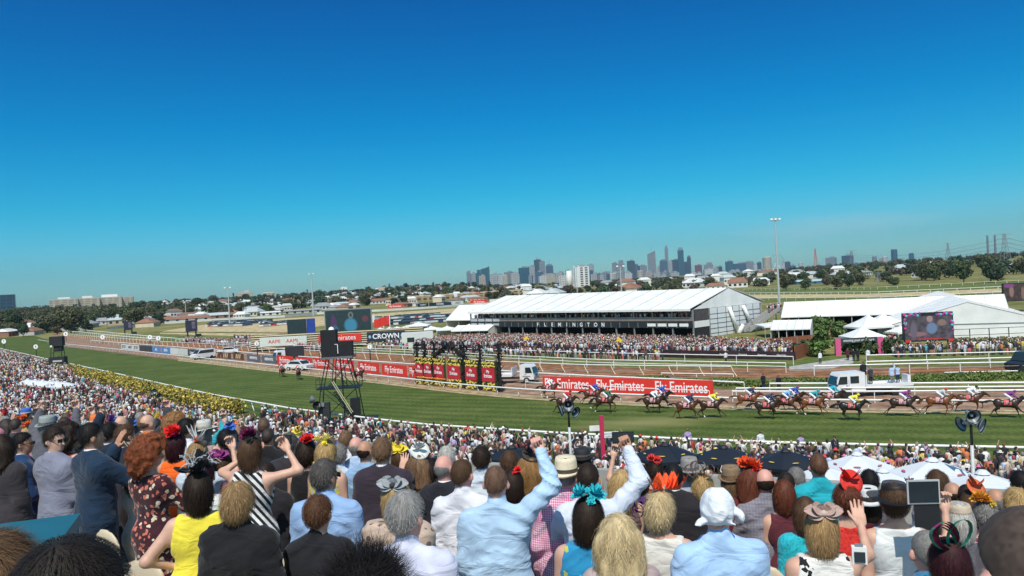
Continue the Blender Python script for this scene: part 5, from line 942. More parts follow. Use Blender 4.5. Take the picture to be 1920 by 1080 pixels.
for i in range(90):
    t = rng.rand(); a = np.array([.5+.62*t, rng.uniform(-.03, .03), 1.54+.34*t-.05*math.sin(PI*t)]); b = a+np.array([-.16, rng.uniform(-.08, .08), rng.uniform(-.1, .05)]); V += [a, a+[.05, 0, .02], b+[.02, 0, 0], b]
MANE = mesh_np('mane', np.array(V), np.arange(len(V)).reshape(-1, 4))
# jockey meshes by part, in horse space
def jockey_parts():
    out = {}
    def limbs(v, g, kk=.03):
        for s in (-1, 1): v.cone((-.02, s*.1, 1.94), (.36, s*.24, 1.66), .095+g, .065+g, kk); v.cone((.36, s*.24, 1.66), (.08, s*.29, 1.34), .06+g, .04+g, kk)
    v = Vol((-.4, -.5, 1.1), (1.2, .5, 2.5), .022); limbs(v, 0); v.cone((-.02, 0, 1.98), (.42, 0, 2.06), .13, .14, .05, .95)
    for s in (-1, 1):
        v.cone((.42, s*.17, 2.05), (.55, s*.24, 1.83), .055, .042, .04); v.cone((.55, s*.24, 1.83), (.82, s*.1, 1.76), .04, .03, .02); v.ell((.86, s*.08, 1.75), (.045, .035, .04), .02)
    v.cone((.48, 0, 2.1), (.56, 0, 2.17), .055, .055, .03); v.ell((.62, 0, 2.21), (.10, .08, .115), .02); v.ell((.69, 0, 2.15), (.03, .02, .025), .02); out['body'] = v.mesh()
    v = Vol((-.4, -.5, 1.1), (1.2, .5, 2.5), .022); limbs(v, .012); v.ell((-.05, 0, 1.97), (.15, .16, .13), .06); v.cut((0, 0, -1), -1.5); out['breeches'] = v.mesh()
    v = Vol((-.4, -.5, 1.1), (1.2, .5, 2.5), .022); v.cone((.02, 0, 2.0), (.42, 0, 2.07), .15, .165, .05, .98)
    for s in (-1, 1): v.cone((.42, s*.17, 2.06), (.55, s*.25, 1.84), .08, .062, .04); v.cone((.55, s*.25, 1.84), (.76, s*.13, 1.77), .06, .045, .03)
    v.disp(lambda x, y, z: .012*(vnoise(x*9, y*9, z*9)-.5)); out['silks'] = v.mesh()
    v = Vol((.4, -.2, 2.05), (.9, .2, 2.45), .018); v.ell((.61, 0, 2.25), (.13, .11, .11), 0); v.cut((.3, 0, -1), -2.03); v.cone((.68, 0, 2.24), (.76, 0, 2.235), .05, .02, .02, 1.4); out['cap'] = v.mesh()
    v = Vol((-.1, -.45, 1.1), (.5, .45, 1.6), .022)
    for s in (-1, 1): v.cone((.26, s*.26, 1.56), (.08, s*.29, 1.32), .062, .052, .02); v.cone((.08, s*.29, 1.31), (.2, s*.29, 1.27), .05, .035, .02)
    out['boot'] = v.mesh(); return out
JP = {k: mesh_np(k, a[0], a[1], True, mats=[BLACK]) for k, a in jockey_parts().items()}
SK = [mat('skin_fair', (.56, .33, .24), .55, .1, 12), mat('skin_tan', (.44, .23, .145), .55, .1, 12), mat('skin_dark', (.20, .09, .05), .5, .1, 12), mat('skin_pink', (.60, .31, .25), .55, .12, 12)]
def setm(o, m):
    o.material_slots[0].link = 'OBJECT'; o.material_slots[0].material = m; return o
def simple(name, c, r=.75): return mat(name, c, r, .1, 8)
FABC = {'white': (.74, .75, .78), 'navy': (.02, .035, .10), 'blue': (.03, .07, .42), 'lightblue': (.18, .38, .66), 'teal': (.03, .30, .36), 'turquoise': (.02, .38, .52), 'yellow': (.78, .66, .06), 'purple': (.20, .03, .20), 'red': (.55, .03, .03), 'green': (.03, .16, .08), 'black': (.012, .012, .014), 'orange': (.70, .28, .05), 'silver': (.5, .52, .55), 'cream': (.62, .55, .42), 'charcoal': (.035, .035, .045), 'grey': (.2, .2, .23), 'royalpurple': (.09, .03, .28), 'pink': (.62, .2, .3)}
def fm(c): return mat('fabric_'+c, FABC[c], .8, .12, 9, bump=.25, bscale=60)
HL = [((1030, 748), 'bay', 'white', 'purple', 1, 'last horse of the field, nearest the long red banner'), ((1061, 776), 'brown', 'red', 'black', 0, 'horse passing behind the horn loudspeaker pole'), ((1112, 760), 'bay', 'blue', 'white', 3, 'bay horse just behind a brown one, left of the pale worn turf'), ((1135, 774), 'brown', 'green', 'white', 2, 'brown horse with green jacketed rider above the red post'),
 ((1225, 775.5), 'brown', 'white', 'red', 1, 'brown horse on the near side of a pair'), ((1237, 767), 'black', 'blue', 'blue', 0, 'black horse on the far side of a pair'), ((1288, 786.5), 'bay', 'navy', 'navy', 0, 'bay horse with raised tail and navy rider'), ((1333, 784), 'brown', 'yellow', 'yellow', 0, 'brown horse with white nose and yellow rider'),
 ((1403, 771), 'chestnut', 'navy', 'orange', 3, 'chestnut horse running close to the far rail'), ((1437, 786.5), 'dark', 'navy', 'navy', 1, 'dark horse on the near side right of the gap'), ((1472, 779), 'bay', 'lightblue', 'white', 3, 'bay horse with light blue rider in the middle bunch'), ((1485, 771), 'brown', 'blue', 'purple', 0, 'brown horse on the far side of the middle bunch'),
 ((1523, 779.5), 'chestnut', 'teal', 'teal', 0, 'bright chestnut horse with teal rider'), ((1558, 768), 'dark', 'turquoise', 'navy', 1, 'dark horse with turquoise rider under the flatbed truck'), ((1597, 789), 'black', 'yellow', 'yellow', 1, 'black horse with long tail and yellow rider'), ((1692, 781.5), 'dark', 'purple', 'purple', 3, 'dark horse with white hind feet and purple rider'),
 ((1761, 778.5), 'chestnut', 'silver', 'red', 2, 'chestnut horse with a red capped rider'), ((1818, 774), 'bay', 'white', 'black', 2, 'bay horse on the far side just above the horn speakers'), ((1889, 784.5), 'dark', 'purple', 'purple', 0, 'leading dark horse at the right edge')]
def horse(px, py, coat, silk, cap, pose, lab, yaw=None, mz=1.0):
    g_ = G(px, py)
    if yaw is None:
        a, b = G(px-30, py-1.0), G(px+30, py+.6); yaw = math.atan2((b-a).y, (b-a).x)+rnd.uniform(-.04, .04)
    t = root('racehorse', lab+', galloping' if 'galloping' not in lab else lab, 'horse', g_, yaw, 'racehorses galloping on the turf'); cm = mat('coat_'+coat, CO[coat], .35, .2, 3); hm = mat('mane_dark', (.012, .01, .009), .6, .1, 5)
    setm(link('body', HB_MESH[pose], t), cm); 
    for nm, me in (('tail', TAILS[pose % 3]), ('mane', MANE)):
        o = link(nm, me, t)
        if not len(me.materials): me.materials.append(hm)
        setm(o, hm if coat != 'chestnut' else cm)
    o = link('saddle_cloth', CLM, t); setm(o, CLP if rnd.random() < .5 else mat('cloth_red', (.55, .10, .10), .7, .1, 3))
    for s in (-1, 1): lettering(str(rnd.randint(1, 24)), .26, LWHT, t, (.06, s*.40, 1.38), name='number', rotz=0 if s < 0 else PI, sx=1)
    br = MB().tube((1.1, -.1, 1.86), (1.5, -.07, 1.52), .012, n=4).tube((1.45, -.07, 1.55), (.85, -.1, 1.74), .012, n=4).tube((1.1, .1, 1.86), (1.5, .07, 1.52), .012, n=4).tube((1.45, .07, 1.55), (.85, .1, 1.74), .012, n=4); br.build('bridle', BLACK, t)
    if rnd.random() < .45:
        for nm in ('H1', 'H2'): k, f, h = POSES[pose][nm]; y = -.15 if nm == 'H1' else .15; MB().tube((f[0], y, f[1]+.0), (h[0], y, h[1]), .043, .052, 7).build('white_sock', WHITE, t)
    j = root('person', 'crouched jockey in %s silks and %s cap on the %s' % (silk, cap, lab.split(',')[0].split(' with ')[0].replace('last horse of the field', 'last horse by the banner')), 'person', g_, yaw, 'jockeys riding in the race')
    for nm, me in JP.items(): setm(link(nm, me, j), {'body': SK[0], 'breeches': fm('white'), 'silks': fm(silk), 'cap': fm(cap), 'boot': BLACK}[nm])
    return t
for (q, coat, silk, cap, pose, lab) in HL: horse(q[0], q[1], coat, silk, cap, pose, lab)
for (px, py, yaw, lab) in ((529, 707, 2.2, 'dark horse walking back, leftmost on the far turf'), (560, 712, 2.0, 'horse with red clad rider below the white car'), (673, 716, -.6, 'horse seen between the legs of the camera tower')): horse(px, py, 'dark', 'red', 'white', 1, lab, yaw)
# ================================================================ VEHICLES
def wheel(mb_t, x, y, r, t, name='wheel'):
    w = MB().lathe([(0, -.13), (r*.6, -.14), (r, -.11), (r, .11), (r*.6, .14), (0, .13)], 16, (x, y, r), rot=Matrix.Rotation(PI/2, 3, 'X')).build('wheel', RUB, t); MB().lathe([(0, -.16), (r*.55, -.15), (r*.58, -.12)], 12, (x, y, r), rot=Matrix.Rotation(PI/2 if y < 0 else PI/2, 3, 'X')).build('rim', ALU, w); return w
WP = mat('vehicle_white', (.72, .73, .74), .25, .03, 1); 
def truck(px, py, yaw, label, sc=1.0, crew=True, bed=True, white=True):
    t = root('truck', label, 'truck', G(px, py), yaw); t.scale = (sc, sc, sc); cm = WP      # nose towards -x
    L_ = 2.9 if crew else 1.9
    MB().extr([(-3.6, .55), (-3.62, 1.25), (-3.3, 2.2), (-3.1, 2.45), (-3.6+L_, 2.48), (-3.55+L_, .55)], 'y', -1.0, 1.0).build('cab', cm, t)
    MB().extr([(-3.60, 1.33), (-3.33, 2.13), (-3.36, 2.13), (-3.64, 1.33)], 'y', -.88, .88).build('windscreen', GLASS, t)
    for y in (-1.01, 1.01):
        MB().extr([(-3.4, 1.4), (-3.16, 2.15), (-2.45, 2.15), (-2.45, 1.4)], 'y', y-.01, y+.01).build('side_window', GLASS, t)
        if crew: MB().extr([(-2.15, 1.45), (-2.15, 2.15), (-1.3, 2.15), (-1.3, 1.45)], 'y', y-.01, y+.01).build('side_window', GLASS, t)
        MB().box(-2.3, y, 1.2, .03, .03, 1.3).build('door_seam', GREYM, t); MB().box(-2.5, y*1.01, 1.25, .18, .03, .05).build('handle', BLACK, t)
        MB().box(-3.62, y*1.12, 1.7, .06, .2, .35).build('mirror', BLACK, t)
    MB().box(-3.66, 0, .75, .12, 1.9, .35).build('bumper', GREYM, t); [MB().box(-3.68, y, 1.02, .05, .35, .2).build('headlight', ALU, t) for y in (-.7, .7)]; MB().box(-3.66, 0, 1.1, .04, .9, .22).build('grille', BLACK, t)
    MB().box(.3, 0, .68, 7.3, .8, .18).build('chassis', BLACK, t)
    if bed: MB().box(1.75, 0, 1.02, 4.6, 2.1, .16).build('flat_bed', cm, t); MB().box(-.55, 0, 1.6, .1, 1.9, 1.1).build('headboard', cm, t); [MB().box(1.75, y, 1.18, 4.5, .05, .2).build('bed_side', cm, t) for y in (-1.03, 1.03)]; MB().box(3.98, .2, 1.5, .3, 1.2, .8).build('white_box', cm, t)
    for x in (-2.6, 2.3):
        for y in (-.92, .92): wheel(None, x, y, .43, t)
    MB().box(-2.6, 0, .98, 1.1, 2.03, .12).build('wheel_arch', GREYM, t)
    return t
truck(1628, 742, .02, 'white flatbed truck with crew cab carrying film crew on the service road', 1.02)
truck(958, 718, PI-.35, 'white truck with blue tinted windscreen beside the topiary gate', 1.0, False)
t = truck(548, 678, .6, 'white truck with open dark back behind the white car', 1.0, False, False); MB().box(.6, 0, 1.9, 3.2, 2.0, 2.2).build('box_body', mat('dark_box', (.03, .03, .035), .6), t)
def car(px, py, yaw, label, m=WP, sc=1.0, van=False, cname='car'):
    t = root('parked_car', label, cname, G(px, py), yaw); t.scale = (sc, sc, sc)
    prof = [(-2.2, .4), (-2.25, .85), (-1.3, 1.0), (-.75, 1.48), (1.0, 1.52), (1.75, 1.05), (2.2, .95), (2.25, .4)] if not van else [(-2.3, .4), (-2.35, 1.0), (-1.7, 1.2), (-1.1, 1.95), (2.2, 2.0), (2.35, 1.0), (2.35, .4)]
    MB().extr(prof, 'y', -.9, .9).build('body', m, t)
    for y in (-.905, .905):
        pr = [(-1.15, 1.02), (-.7, 1.42), (.95, 1.45), (1.5, 1.05)] if not van else [(-1.6, 1.25), (-1.05, 1.85), (1.9, 1.88), (1.9, 1.25)]; MB().extr(pr, 'y', y-.01, y+.01).build('side_window', GLASS, t)
    if not van: MB().extr([(-1.30, 1.03), (-.78, 1.47), (-.80, 1.49), (-1.34, 1.04)], 'y', -.78, .78).build('windscreen', GLASS, t); MB().extr([(1.05, 1.5), (1.72, 1.09), (1.75, 1.11), (1.07, 1.53)], 'y', -.78, .78).build('rear_window', GLASS, t)
    else: MB().extr([(-1.70, 1.22), (-1.12, 1.93), (-1.15, 1.95), (-1.74, 1.24)], 'y', -.78, .78).build('windscreen', GLASS, t)
    for x in (-1.4, 1.4):
        for y in (-.85, .85): wheel(None, x, y, .33, t)
    for y in (-.65, .65): MB().box(-2.25, y, .78, .05, .3, .14).build('headlight', ALU, t)
    return t
car(562, 694, PI-.5, 'white wagon with black stripes parked in front of the red boards', sc=1.15); car(381, 673, .9, 'small white van on the service road beside the sponsor boards', van=True, sc=1.1, cname='van'); car(428, 663.5, .2, 'white ute driving on the service road above the slashed boards', sc=1.1)
car(1940, 699, .2, 'dark vehicle with white door cut by the right edge', mat('vehicle_dark', (.02, .022, .028), .25, .05, 1), van=True, sc=1.25, cname='van')
# --- infield car park
CC = [(.55, .56, .58), (.02, .03, .06), (.03, .05, .14), (.3, .3, .32), (.35, .02, .02), (.01, .01, .012), (.62, .62, .62)]; CNm = ['silver', 'dark blue', 'navy', 'grey', 'red', 'black', 'white']
def lowcar():
    b = MB(); b.extr([(-2.2, .3), (-2.2, .85), (-1.2, 1.0), (1.6, 1.0), (2.2, .9), (2.2, .3)], 'y', -.9, .9); g_ = MB(); g_.frus(.15, 0, 1.002, 1.48, 2.9, 1.7, 1.7, 1.4); w = MB(); [w.lathe([(0, -.1), (.33, -.1), (.33, .1), (0, .1)], 8, (x, y, .33), rot=Matrix.Rotation(PI/2, 3, 'X')) for x in (-1.4, 1.4) for y in (-.86, .86)]
    r = []
    for q in (b, g_): me = bpy.data.meshes.new('car'); me.from_pydata(q.v, [], q.f); me.materials.append(GLASS); r.append(me)
    return r
LCM = lowcar(); cpos = []
for row, (x0, x1, ya, yb, n) in enumerate([(400, 512, 606, 603, 26), (396, 505, 609, 606, 26), (394, 470, 613, 611, 16), (490, 545, 613, 608, 14), (500, 548, 609, 605, 12), (655, 905, 601, 592, 34), (700, 880, 606, 598, 26), (720, 840, 611, 604, 18), (745, 830, 596, 591, 14)]):
    for k in range(n): u = (k+rnd.uniform(-.25, .25))/n; cpos.append((x0+(x1-x0)*u, ya+(yb-ya)*u))
for (px, py) in cpos:
    k = rnd.choice([0, 1, 1, 2, 3, 5, 6, 6, 0, 4 if rnd.random() < .4 else 0]); side = 'left of the blank scoreboard' if px < 600 else 'right of the big dark screen'
    t = root('parked_car', '%s car parked in the infield car park %s' % (CNm[k], side), 'car', G(px, py), rnd.choice([.2, .2, 1.8]), 'cars in the infield car park'); setm(link('body', LCM[0], t), mat('paint_'+CNm[k], CC[k], .25, .04, 1)); link('window', LCM[1], t)
# --- topiary gate at the far rail
t = root('topiary_gate', 'row of six red and flower hedge panels under black arches beside the far rail', 'gate', G(862, 728)); a, b = G(784, 719.5)-t.location, G(943, 735)-t.location; dv = (b-a); Lg = dv.length; ag = math.atan2(dv.y, dv.x)
cen = [a.lerp(b, (x-120)/1260) for x in (192, 335, 505, 740, 990, 1230)]; wid = [125, 130, 170, 200, 170, 180]; YF = mat('yellow_flowers', (.66, .52, .10), .8, .35, 9, bump=.6); HG = mat('hedge_green', (.04, .06, .015), .9, .3, 6, bump=.5)
RG = mat('gate_red', (.50, .02, .04), .6, .08, 2)
for c, wq in zip(cen, wid):
    w = wq/1260*Lg; q = root_ = bpy.data.objects.new('hedge_panel', None); COL.objects.link(q); q.parent = t; q.location = c; q.rotation_euler = (0, 0, ag)
    hp = MB().box(0, 0, 1.85, w, .7, 3.7).build('hedge', HG, q)
    MB().box(0, -.42, 2.05, w*.92, .1, 1.7).build('red_panel', RG, q)
    rg = np.random.RandomState(int(wq)); mb = MB()
    for (z0, z1) in ((.1, .45), (.75, 1.1), (2.95, 3.2), (3.4, 3.68)):
        for k in range(int(w*9)): mb.lathe([(0, .12), (.10, .05), (.10, -.05), (0, -.12)], 6, (rg.uniform(-w/2, w/2), -.38+rg.uniform(-.05, .08), rg.uniform(z0, z1)))
    tag(mb.build('yellow_blooms', YF, q), kind=None); lettering('Fly', .5, LWHT, q, (0, -.49, 2.45), bold=.01); lettering('Emirates', .62, LWHT, q, (0, -.49, 1.9), sx=.72, bold=.01)
DV = mat('dark_vine', (.012, .012, .014), .9, .3, 3)
for x in (128, 262, 415, 870, 1095, 1350):
    c = a.lerp(b, (x-120)/1260); rg = np.random.RandomState(x); mb = MB(); mb.tube((c.x, c.y-.2, 0), (c.x, c.y-.2, 5.9), .28 if x > 400 else .2, .12, 7)
    for k in range(150): h = rg.uniform(.2, 6.0); th = rg.uniform(0, 2*PI); r = .45*(1-h/11); p = Vector((c.x+r*math.cos(th), c.y-.2+r*math.sin(th), h)); mb.poly([p, p+Vector(rg.normal(size=3)*.22), p+Vector(rg.normal(size=3)*.22)], [(0, 1, 2)])
    mb.build('vine_column', DV, t)
for (x0, x1) in ((415, 640), (640, 870)):
    pts = [a.lerp(b, ((x0+(x1-x0)*k/10)-120)/1260)+Vector((0, -.2, 3.9+1.5*math.sin(PI*(k/20 if x0 == 415 else .5+k/20)))) for k in range(11)]; mb = MB().path(pts, .22, 6); rg = np.random.RandomState(x0)
    for p in pts:
        for k in range(16): v_ = Vector(rg.normal(size=3)*.3); mb.poly([p+v_, p+v_+Vector(rg.normal(size=3)*.2), p+v_+Vector(rg.normal(size=3)*.2)], [(0, 1, 2)])
    mb.build('arch_vine', DV, t)
c = a.lerp(b, (615-120)/1260); MB().box(c.x, c.y-.5, 2.1, .55, .25, 4.2, ag).build('brown_post', mat('brown_post', (.22, .13, .07), .8), t)
MB().path([a.lerp(b, 0)+Vector((0, -.8, 1.05)), a.lerp(b, .36)+Vector((0, -.8, 1.05))], .1, 6).build('orange_rail', mat('orange_rail', (.75, .22, .04), .6), t)
# ================================================================ THE STAND AND ITS PEOPLE
GV = Vector((.426, .905)); ROWD = .8; STEP = .15
def row_of(x, y): return math.floor((x*GV.x+y*GV.y+40)/ROWD)
def floorz(x, y): return 13.3-.30-1.62-.188*((row_of(x, y)+.5)*ROWD-40)
CONC = mat('stand_concrete', (.30, .29, .27), .9, .15, 2, bump=.3)
yaw_row = -math.atan2(GV.x, GV.y); tb = MB()
for n in range(row_of(-2*GV.x, -2*GV.y)-4, row_of(16.5*GV.x, 16.5*GV.y)+1):
    s0 = n*ROWD-40; sc_ = s0+ROWD/2; z = 13.3-.3-1.62-.188*sc_; tb.box(sc_*GV.x, sc_*GV.y, z-1.0, 70, ROWD, 2.0, yaw_row)
o = tb.build('terrace_steps', CONC); tag(o, kind='structure')
s_end = (row_of(16.5*GV.x, 16.5*GV.y)+1)*ROWD-40; zt_ = 13.3-.3-1.62-.188*s_end
tag(MB().box((s_end+.12)*GV.x, (s_end+.12)*GV.y, (zt_+.8)/2, 70, .2, zt_+.8, yaw_row).build('stand_front_wall', CONC), kind='structure')
def cloth(c, pat='plain', c2=(.8, .8, .8), c3=None, sc=1.0):
    key = ('cloth', tuple(c), pat, tuple(c2), sc)
    if key in MC: return MC[key]
    m, n, b = nodes('cloth_'+pat); l = n.links.new; b.inputs['Roughness'].default_value = .85; b.inputs['Specular IOR Level'].default_value = .25
    if 'Sheen Weight' in b.inputs: b.inputs['Sheen Weight'].default_value = .15
    tc = n.nodes.new('ShaderNodeTexCoord'); cur = None
    nz = n.nodes.new('ShaderNodeTexNoise'); nz.inputs['Scale'].default_value = 7; nz.inputs['Detail'].default_value = 5; l(tc.outputs['Object'], nz.inputs[0])
    mr = n.nodes.new('ShaderNodeMapRange'); mr.inputs[1].default_value = .3; mr.inputs[2].default_value = .7; mr.inputs[3].default_value = .84; mr.inputs[4].default_value = 1.1; l(nz.outputs[0], mr.inputs[0])
    def mixc(f, a, bb):
        x = n.nodes.new('ShaderNodeMix'); x.data_type = 'RGBA'
        if isinstance(f, float): x.inputs[0].default_value = f
        else: l(f, x.inputs[0])
        for i, v in ((6, a), (7, bb)):
            if isinstance(v, tuple): x.inputs[i].default_value = (*v[:3], 1)
            else: l(v, x.inputs[i])
        return x.outputs[2]
    def band(scale, d='X', thr=.5):
        w = n.nodes.new('ShaderNodeTexWave'); w.bands_direction = d; w.inputs['Scale'].default_value = scale; w.inputs['Distortion'].default_value = .4; l(tc.outputs['Object'], w.inputs[0])
        g_ = n.nodes.new('ShaderNodeMath'); g_.operation = 'GREATER_THAN'; g_.inputs[1].default_value = thr; l(w.outputs['Fac'], g_.inputs[0]); return g_.outputs[0]
    if pat == 'gingham': cur = mixc(band(9*sc, 'X'), mixc(band(9*sc, 'Z'), tuple(c), tuple((a+q)/2 for a, q in zip(c, c2))), mixc(band(9*sc, 'Z'), tuple((a+q)/2 for a, q in zip(c, c2)), tuple(c2)))
    elif pat == 'stripes': cur = mixc(band(8*sc, 'DIAGONAL'), tuple(c), tuple(c2))
    elif pat == 'pin': cur = mixc(band(14*sc, 'X', .9), tuple(c), tuple(c2))
    elif pat in ('floral', 'lace'):
        v = n.nodes.new('ShaderNodeTexVoronoi'); v.inputs['Scale'].default_value = (17 if pat == 'floral' else 60)*sc; mp = n.nodes.new('ShaderNodeVectorMath'); mp.operation = 'ADD'; nn = n.nodes.new('ShaderNodeTexNoise'); nn.inputs['Scale'].default_value = 20; l(tc.outputs['Object'], nn.inputs[0]); ms = n.nodes.new('ShaderNodeVectorMath'); ms.operation = 'SCALE'; ms.inputs['Scale'].default_value = .06; l(nn.outputs['Color'], ms.inputs[0]); l(tc.outputs['Object'], mp.inputs[0]); l(ms.outputs[0], mp.inputs[1]); l(mp.outputs[0], v.inputs[0])
        lt = n.nodes.new('ShaderNodeMath'); lt.operation = 'LESS_THAN'; lt.inputs[1].default_value = .42; l(v.outputs['Distance'], lt.inputs[0]); rp = n.nodes.new('ShaderNodeValToRGB'); rp.color_ramp.interpolation = 'CONSTANT'; c3 = c3 or c2
        rp.color_ramp.elements[0].color = (*c2, 1); rp.color_ramp.elements[1].position = .4; rp.color_ramp.elements[1].color = (*c3, 1); e = rp.color_ramp.elements.new(.7); e.color = (*c, 1); l(v.outputs['Color'], rp.inputs[0]); cur = mixc(lt.outputs[0], tuple(c), rp.outputs[0])
    else: cur = None
    mm = n.nodes.new('ShaderNodeMix'); mm.data_type = 'RGBA'; mm.blend_type = 'MULTIPLY'; mm.inputs[0].default_value = 1
    if cur is None: mm.inputs[6].default_value = (*c, 1)
    else: l(cur, mm.inputs[6])
    l(mr.outputs[0], mm.inputs[7]); l(mm.outputs[2], b.inputs['Base Color'])
    nb = n.nodes.new('ShaderNodeTexNoise'); nb.inputs['Scale'].default_value = 3.4; nb.inputs['Detail'].default_value = 2.5; nb.inputs['Distortion'].default_value = 2.2; mq = n.nodes.new('ShaderNodeMapping'); mq.inputs['Rotation'].default_value = (.3, .5, 0); mq.inputs['Scale'].default_value = (1, 1, 1.7); l(tc.outputs['Object'], mq.inputs[0]); l(mq.outputs[0], nb.inputs[0]); na = n.nodes.new('ShaderNodeMath'); na.operation = 'SUBTRACT'; na.inputs[1].default_value = .5; l(nb.outputs[0], na.inputs[0]); nb_ = n.nodes.new('ShaderNodeMath'); nb_.operation = 'ABSOLUTE'; l(na.outputs[0], nb_.inputs[0]); bp = n.nodes.new('ShaderNodeBump'); bp.inputs['Strength'].default_value = .45; bp.inputs['Distance'].default_value = .05; l(nb_.outputs[0], bp.inputs['Height']); l(bp.outputs[0], b.inputs['Normal'])
    MC[key] = m; return m
HAIRM = mat_attr('hair', .62); 
for nd in HAIRM.node_tree.nodes:
    if nd.type == 'BSDF_PRINCIPLED': nd.inputs['Specular IOR Level'].default_value = .22
HC = {'dark': (.026, .016, .011), 'black': (.012, .010, .011), 'brown': (.085, .045, .024), 'lightbrown': (.17, .10, .055), 'blonde': (.42, .28, .12), 'paleblonde': (.55, .43, .24), 'grey': (.22, .21, .20), 'white': (.48, .46, .43), 'red': (.20, .055, .02), 'auburn': (.12, .035, .018), 'maroon': (.035, .008, .012), 'ginger': (.30, .15, .06), 'saltpepper': (.10, .09, .085), 'streak': (.30, .19, .09), 'orange': (.60, .16, .05)}
# ---- hands: palm, four bent fingers of different length, thumb from the side; z along the hand, palm faces +y, thumb at +x
def hand_mesh(kind, v=.0062):
    V = Vol((-.07, -.06, -.03), (.09, .1, .23), v); V.cone((-.022, 0, .02), (-.026, 0, .085), .022, .022, .02, .62); V.cone((.02, 0, .02), (.024, 0, .085), .022, .02, .02, .62); V.cone((0, 0, -.03), (0, 0, .02), .026, .028, .02, .8)
    L_ = [.068, .078, .073, .056]; X = [.030, .010, -.011, -.031]
    for i in range(4):
        x = X[i]; seg = L_[i]/3*1.25; ang = 0; bend = {'open': .12+.05*i, 'fist': 1.25, 'relax': .45+.08*i, 'grip': .75, 'clap': .10}[kind]; p = np.array([x, .002, .095]); spread = (x*1.3 if kind in ('open', 'clap') else 0)
        for j in range(3):
            ang += bend; q = p+np.array([spread*seg*8*.3, math.sin(ang)*seg, math.cos(ang)*seg]); V.cone(p, q, .0112-.0008*j, .0106-.0009*j, .004); p = q
    if kind in ('fist', 'grip'): V.cone((.034, .006, .035), (.046, .03, .062), .013, .011, .008); V.cone((.046, .03, .062), (.02, .046, .078), .011, .009, .004)
    else: V.cone((.032, .004, .03), (.058, .014, .06), .014, .011, .008); V.cone((.058, .014, .06), (.068, .022, .09), .011, .0085, .004)
    return V.mesh(1)
HANDS = {k: hand_mesh(k) for k in ('open', 'fist', 'relax', 'grip', 'clap')}; HANDSC = {k: hand_mesh(k, .011) for k in ('fist', 'relax')}
ARM = {'down': ((.16, -.06, -1), (.06, .32, -1), 'relax'), 'front': ((.14, .16, -1), (-.5, .9, .05), 'relax'), 'fold': ((.22, .25, -1), (-.95, .45, .12), 'relax'), 'hip': ((.75, -.35, -.8), (-.75, .45, -.4), 'fist'), 'phone': ((.3, .55, -.75), (-.25, .45, .95), 'grip'),
       'up': ((.62, .35, .62), (-.22, .3, .95), 'grip'), 'high': ((.45, .25, .85), (-.1, .2, 1), 'open'), 'fistup': ((.75, .2, .72), (-.32, .3, .9), 'fist'), 'clap': ((.25, .8, -.5), (-.2, .35, .95), 'clap'), 'side': ((.9, .1, -.35), (.4, .7, .6), 'open'), 'wide': ((.95, .15, .25), (-.35, .3, .9), 'grip'), 'reach': ((.55, .7, .0), (.1, .8, .55), 'open')}
def frame_to(v, twist=0):
    z = Vector(v).normalized(); x = Vector((1, 0, 0)) if abs(z.x) < .8 else Vector((0, 1, 0)); y = z.cross(x).normalized(); x = y.cross(z); return np.array([x, y, z])
def folds(amp, sc, ph, z0):
    def f(x, y, z):
        u = vnoise(x*6*sc+ph+40, y*6*sc+40, z*5*sc+ph+40); a = vnoise(x*5*sc+u*2.4+40, y*5*sc+40+ph, (z+abs(1)*0)*17*sc+x*9*np.sign(x)*sc+40+u*2); r = 1-np.abs(2*a-1); return -amp*(r**2.2-.35)-amp*.8*(u-.5)
    return f
def body_prims(V, sp, off=0.0, torso=True, arms=1.0, legs=False, head=False, skirt=None, yoke=True):
    T, s, w, g, fem = sp['T'], sp['s'], sp['w'], sp['g'], sp['fem']; K = .06
    if torso:
        V.cone((-.135*w, -.01, T-.415*s), (.135*w, -.01, T-.415*s), .075*s+off, .075*s+off, K, .95)
        V.cone((-.075*w, 0, T-.50*s), (.075*w, 0, T-.50*s), .118*s*g**.5+off, .118*s*g**.5+off, K, .86)
        ww = .82 if fem else 1.0; V.cone((-.06*w*ww, .0, T-.69*s), (.06*w*ww, 0, T-.69*s), .108*s*g*ww+off, .108*s*g*ww+off, .09, .88)
        hw = 1.12 if fem else 1.0; V.cone((-.078*w*hw, -.005, T-.87*s), (.078*w*hw, -.005, T-.87*s), .118*s*g*hw+off, .118*s*g*hw+off, .09, .92)
        if fem: [V.ell((sx*.075*w, .10*s, T-.50*s), (.065*s+off*.5, .06*s+off*.5, .065*s+off*.5), .05) for sx in (-1, 1)]
        else: V.ell((0, .03+.05*(g-1), T-.68*s), (.11*g*s+off, .12*g*s+off, .14*s), .08)
        if yoke: [V.cone((sx*.04, -.02, T-.305*s), (sx*.155*w, -.012, T-.375*s), .044*s+off*1.25, .055*s+off, .05) for sx in (-1, 1)]
    if arms > 0:
        for sx in (-1, 1):
            S, E, Wp = sp['arm'][sx]; ex = np.array(E); sh = np.array(S); V.cone(sh, sh+(ex-sh)*min(1, arms*2), .056*s*g**.4+off, (.044*s*g**.3+off*1.15), .05)
            if arms > .5: wr = np.array(Wp); e2 = ex+(wr-ex)*min(1, (arms-.5)*2); V.cone(ex, e2, .042*s+off*1.15, .030*s+off*1.0, .03)
    if legs:
        for sx in (-1, 1): hz_ = T-.90*s; kz = hz_*.52; V.cone((sx*.09*w, 0, hz_), (sx*.095, .01, kz), .088*s*g**.5+off, .058*s+off, .05); V.cone((sx*.095, .01, kz), (sx*.10, -.02, .09), .052*s+off, .038*s+off*.8, .03)
    if skirt: V.cone((0, 0, T-.86*s), (0, 0, skirt), .15*s*g+off, .17*s*g+off, .08, .85)
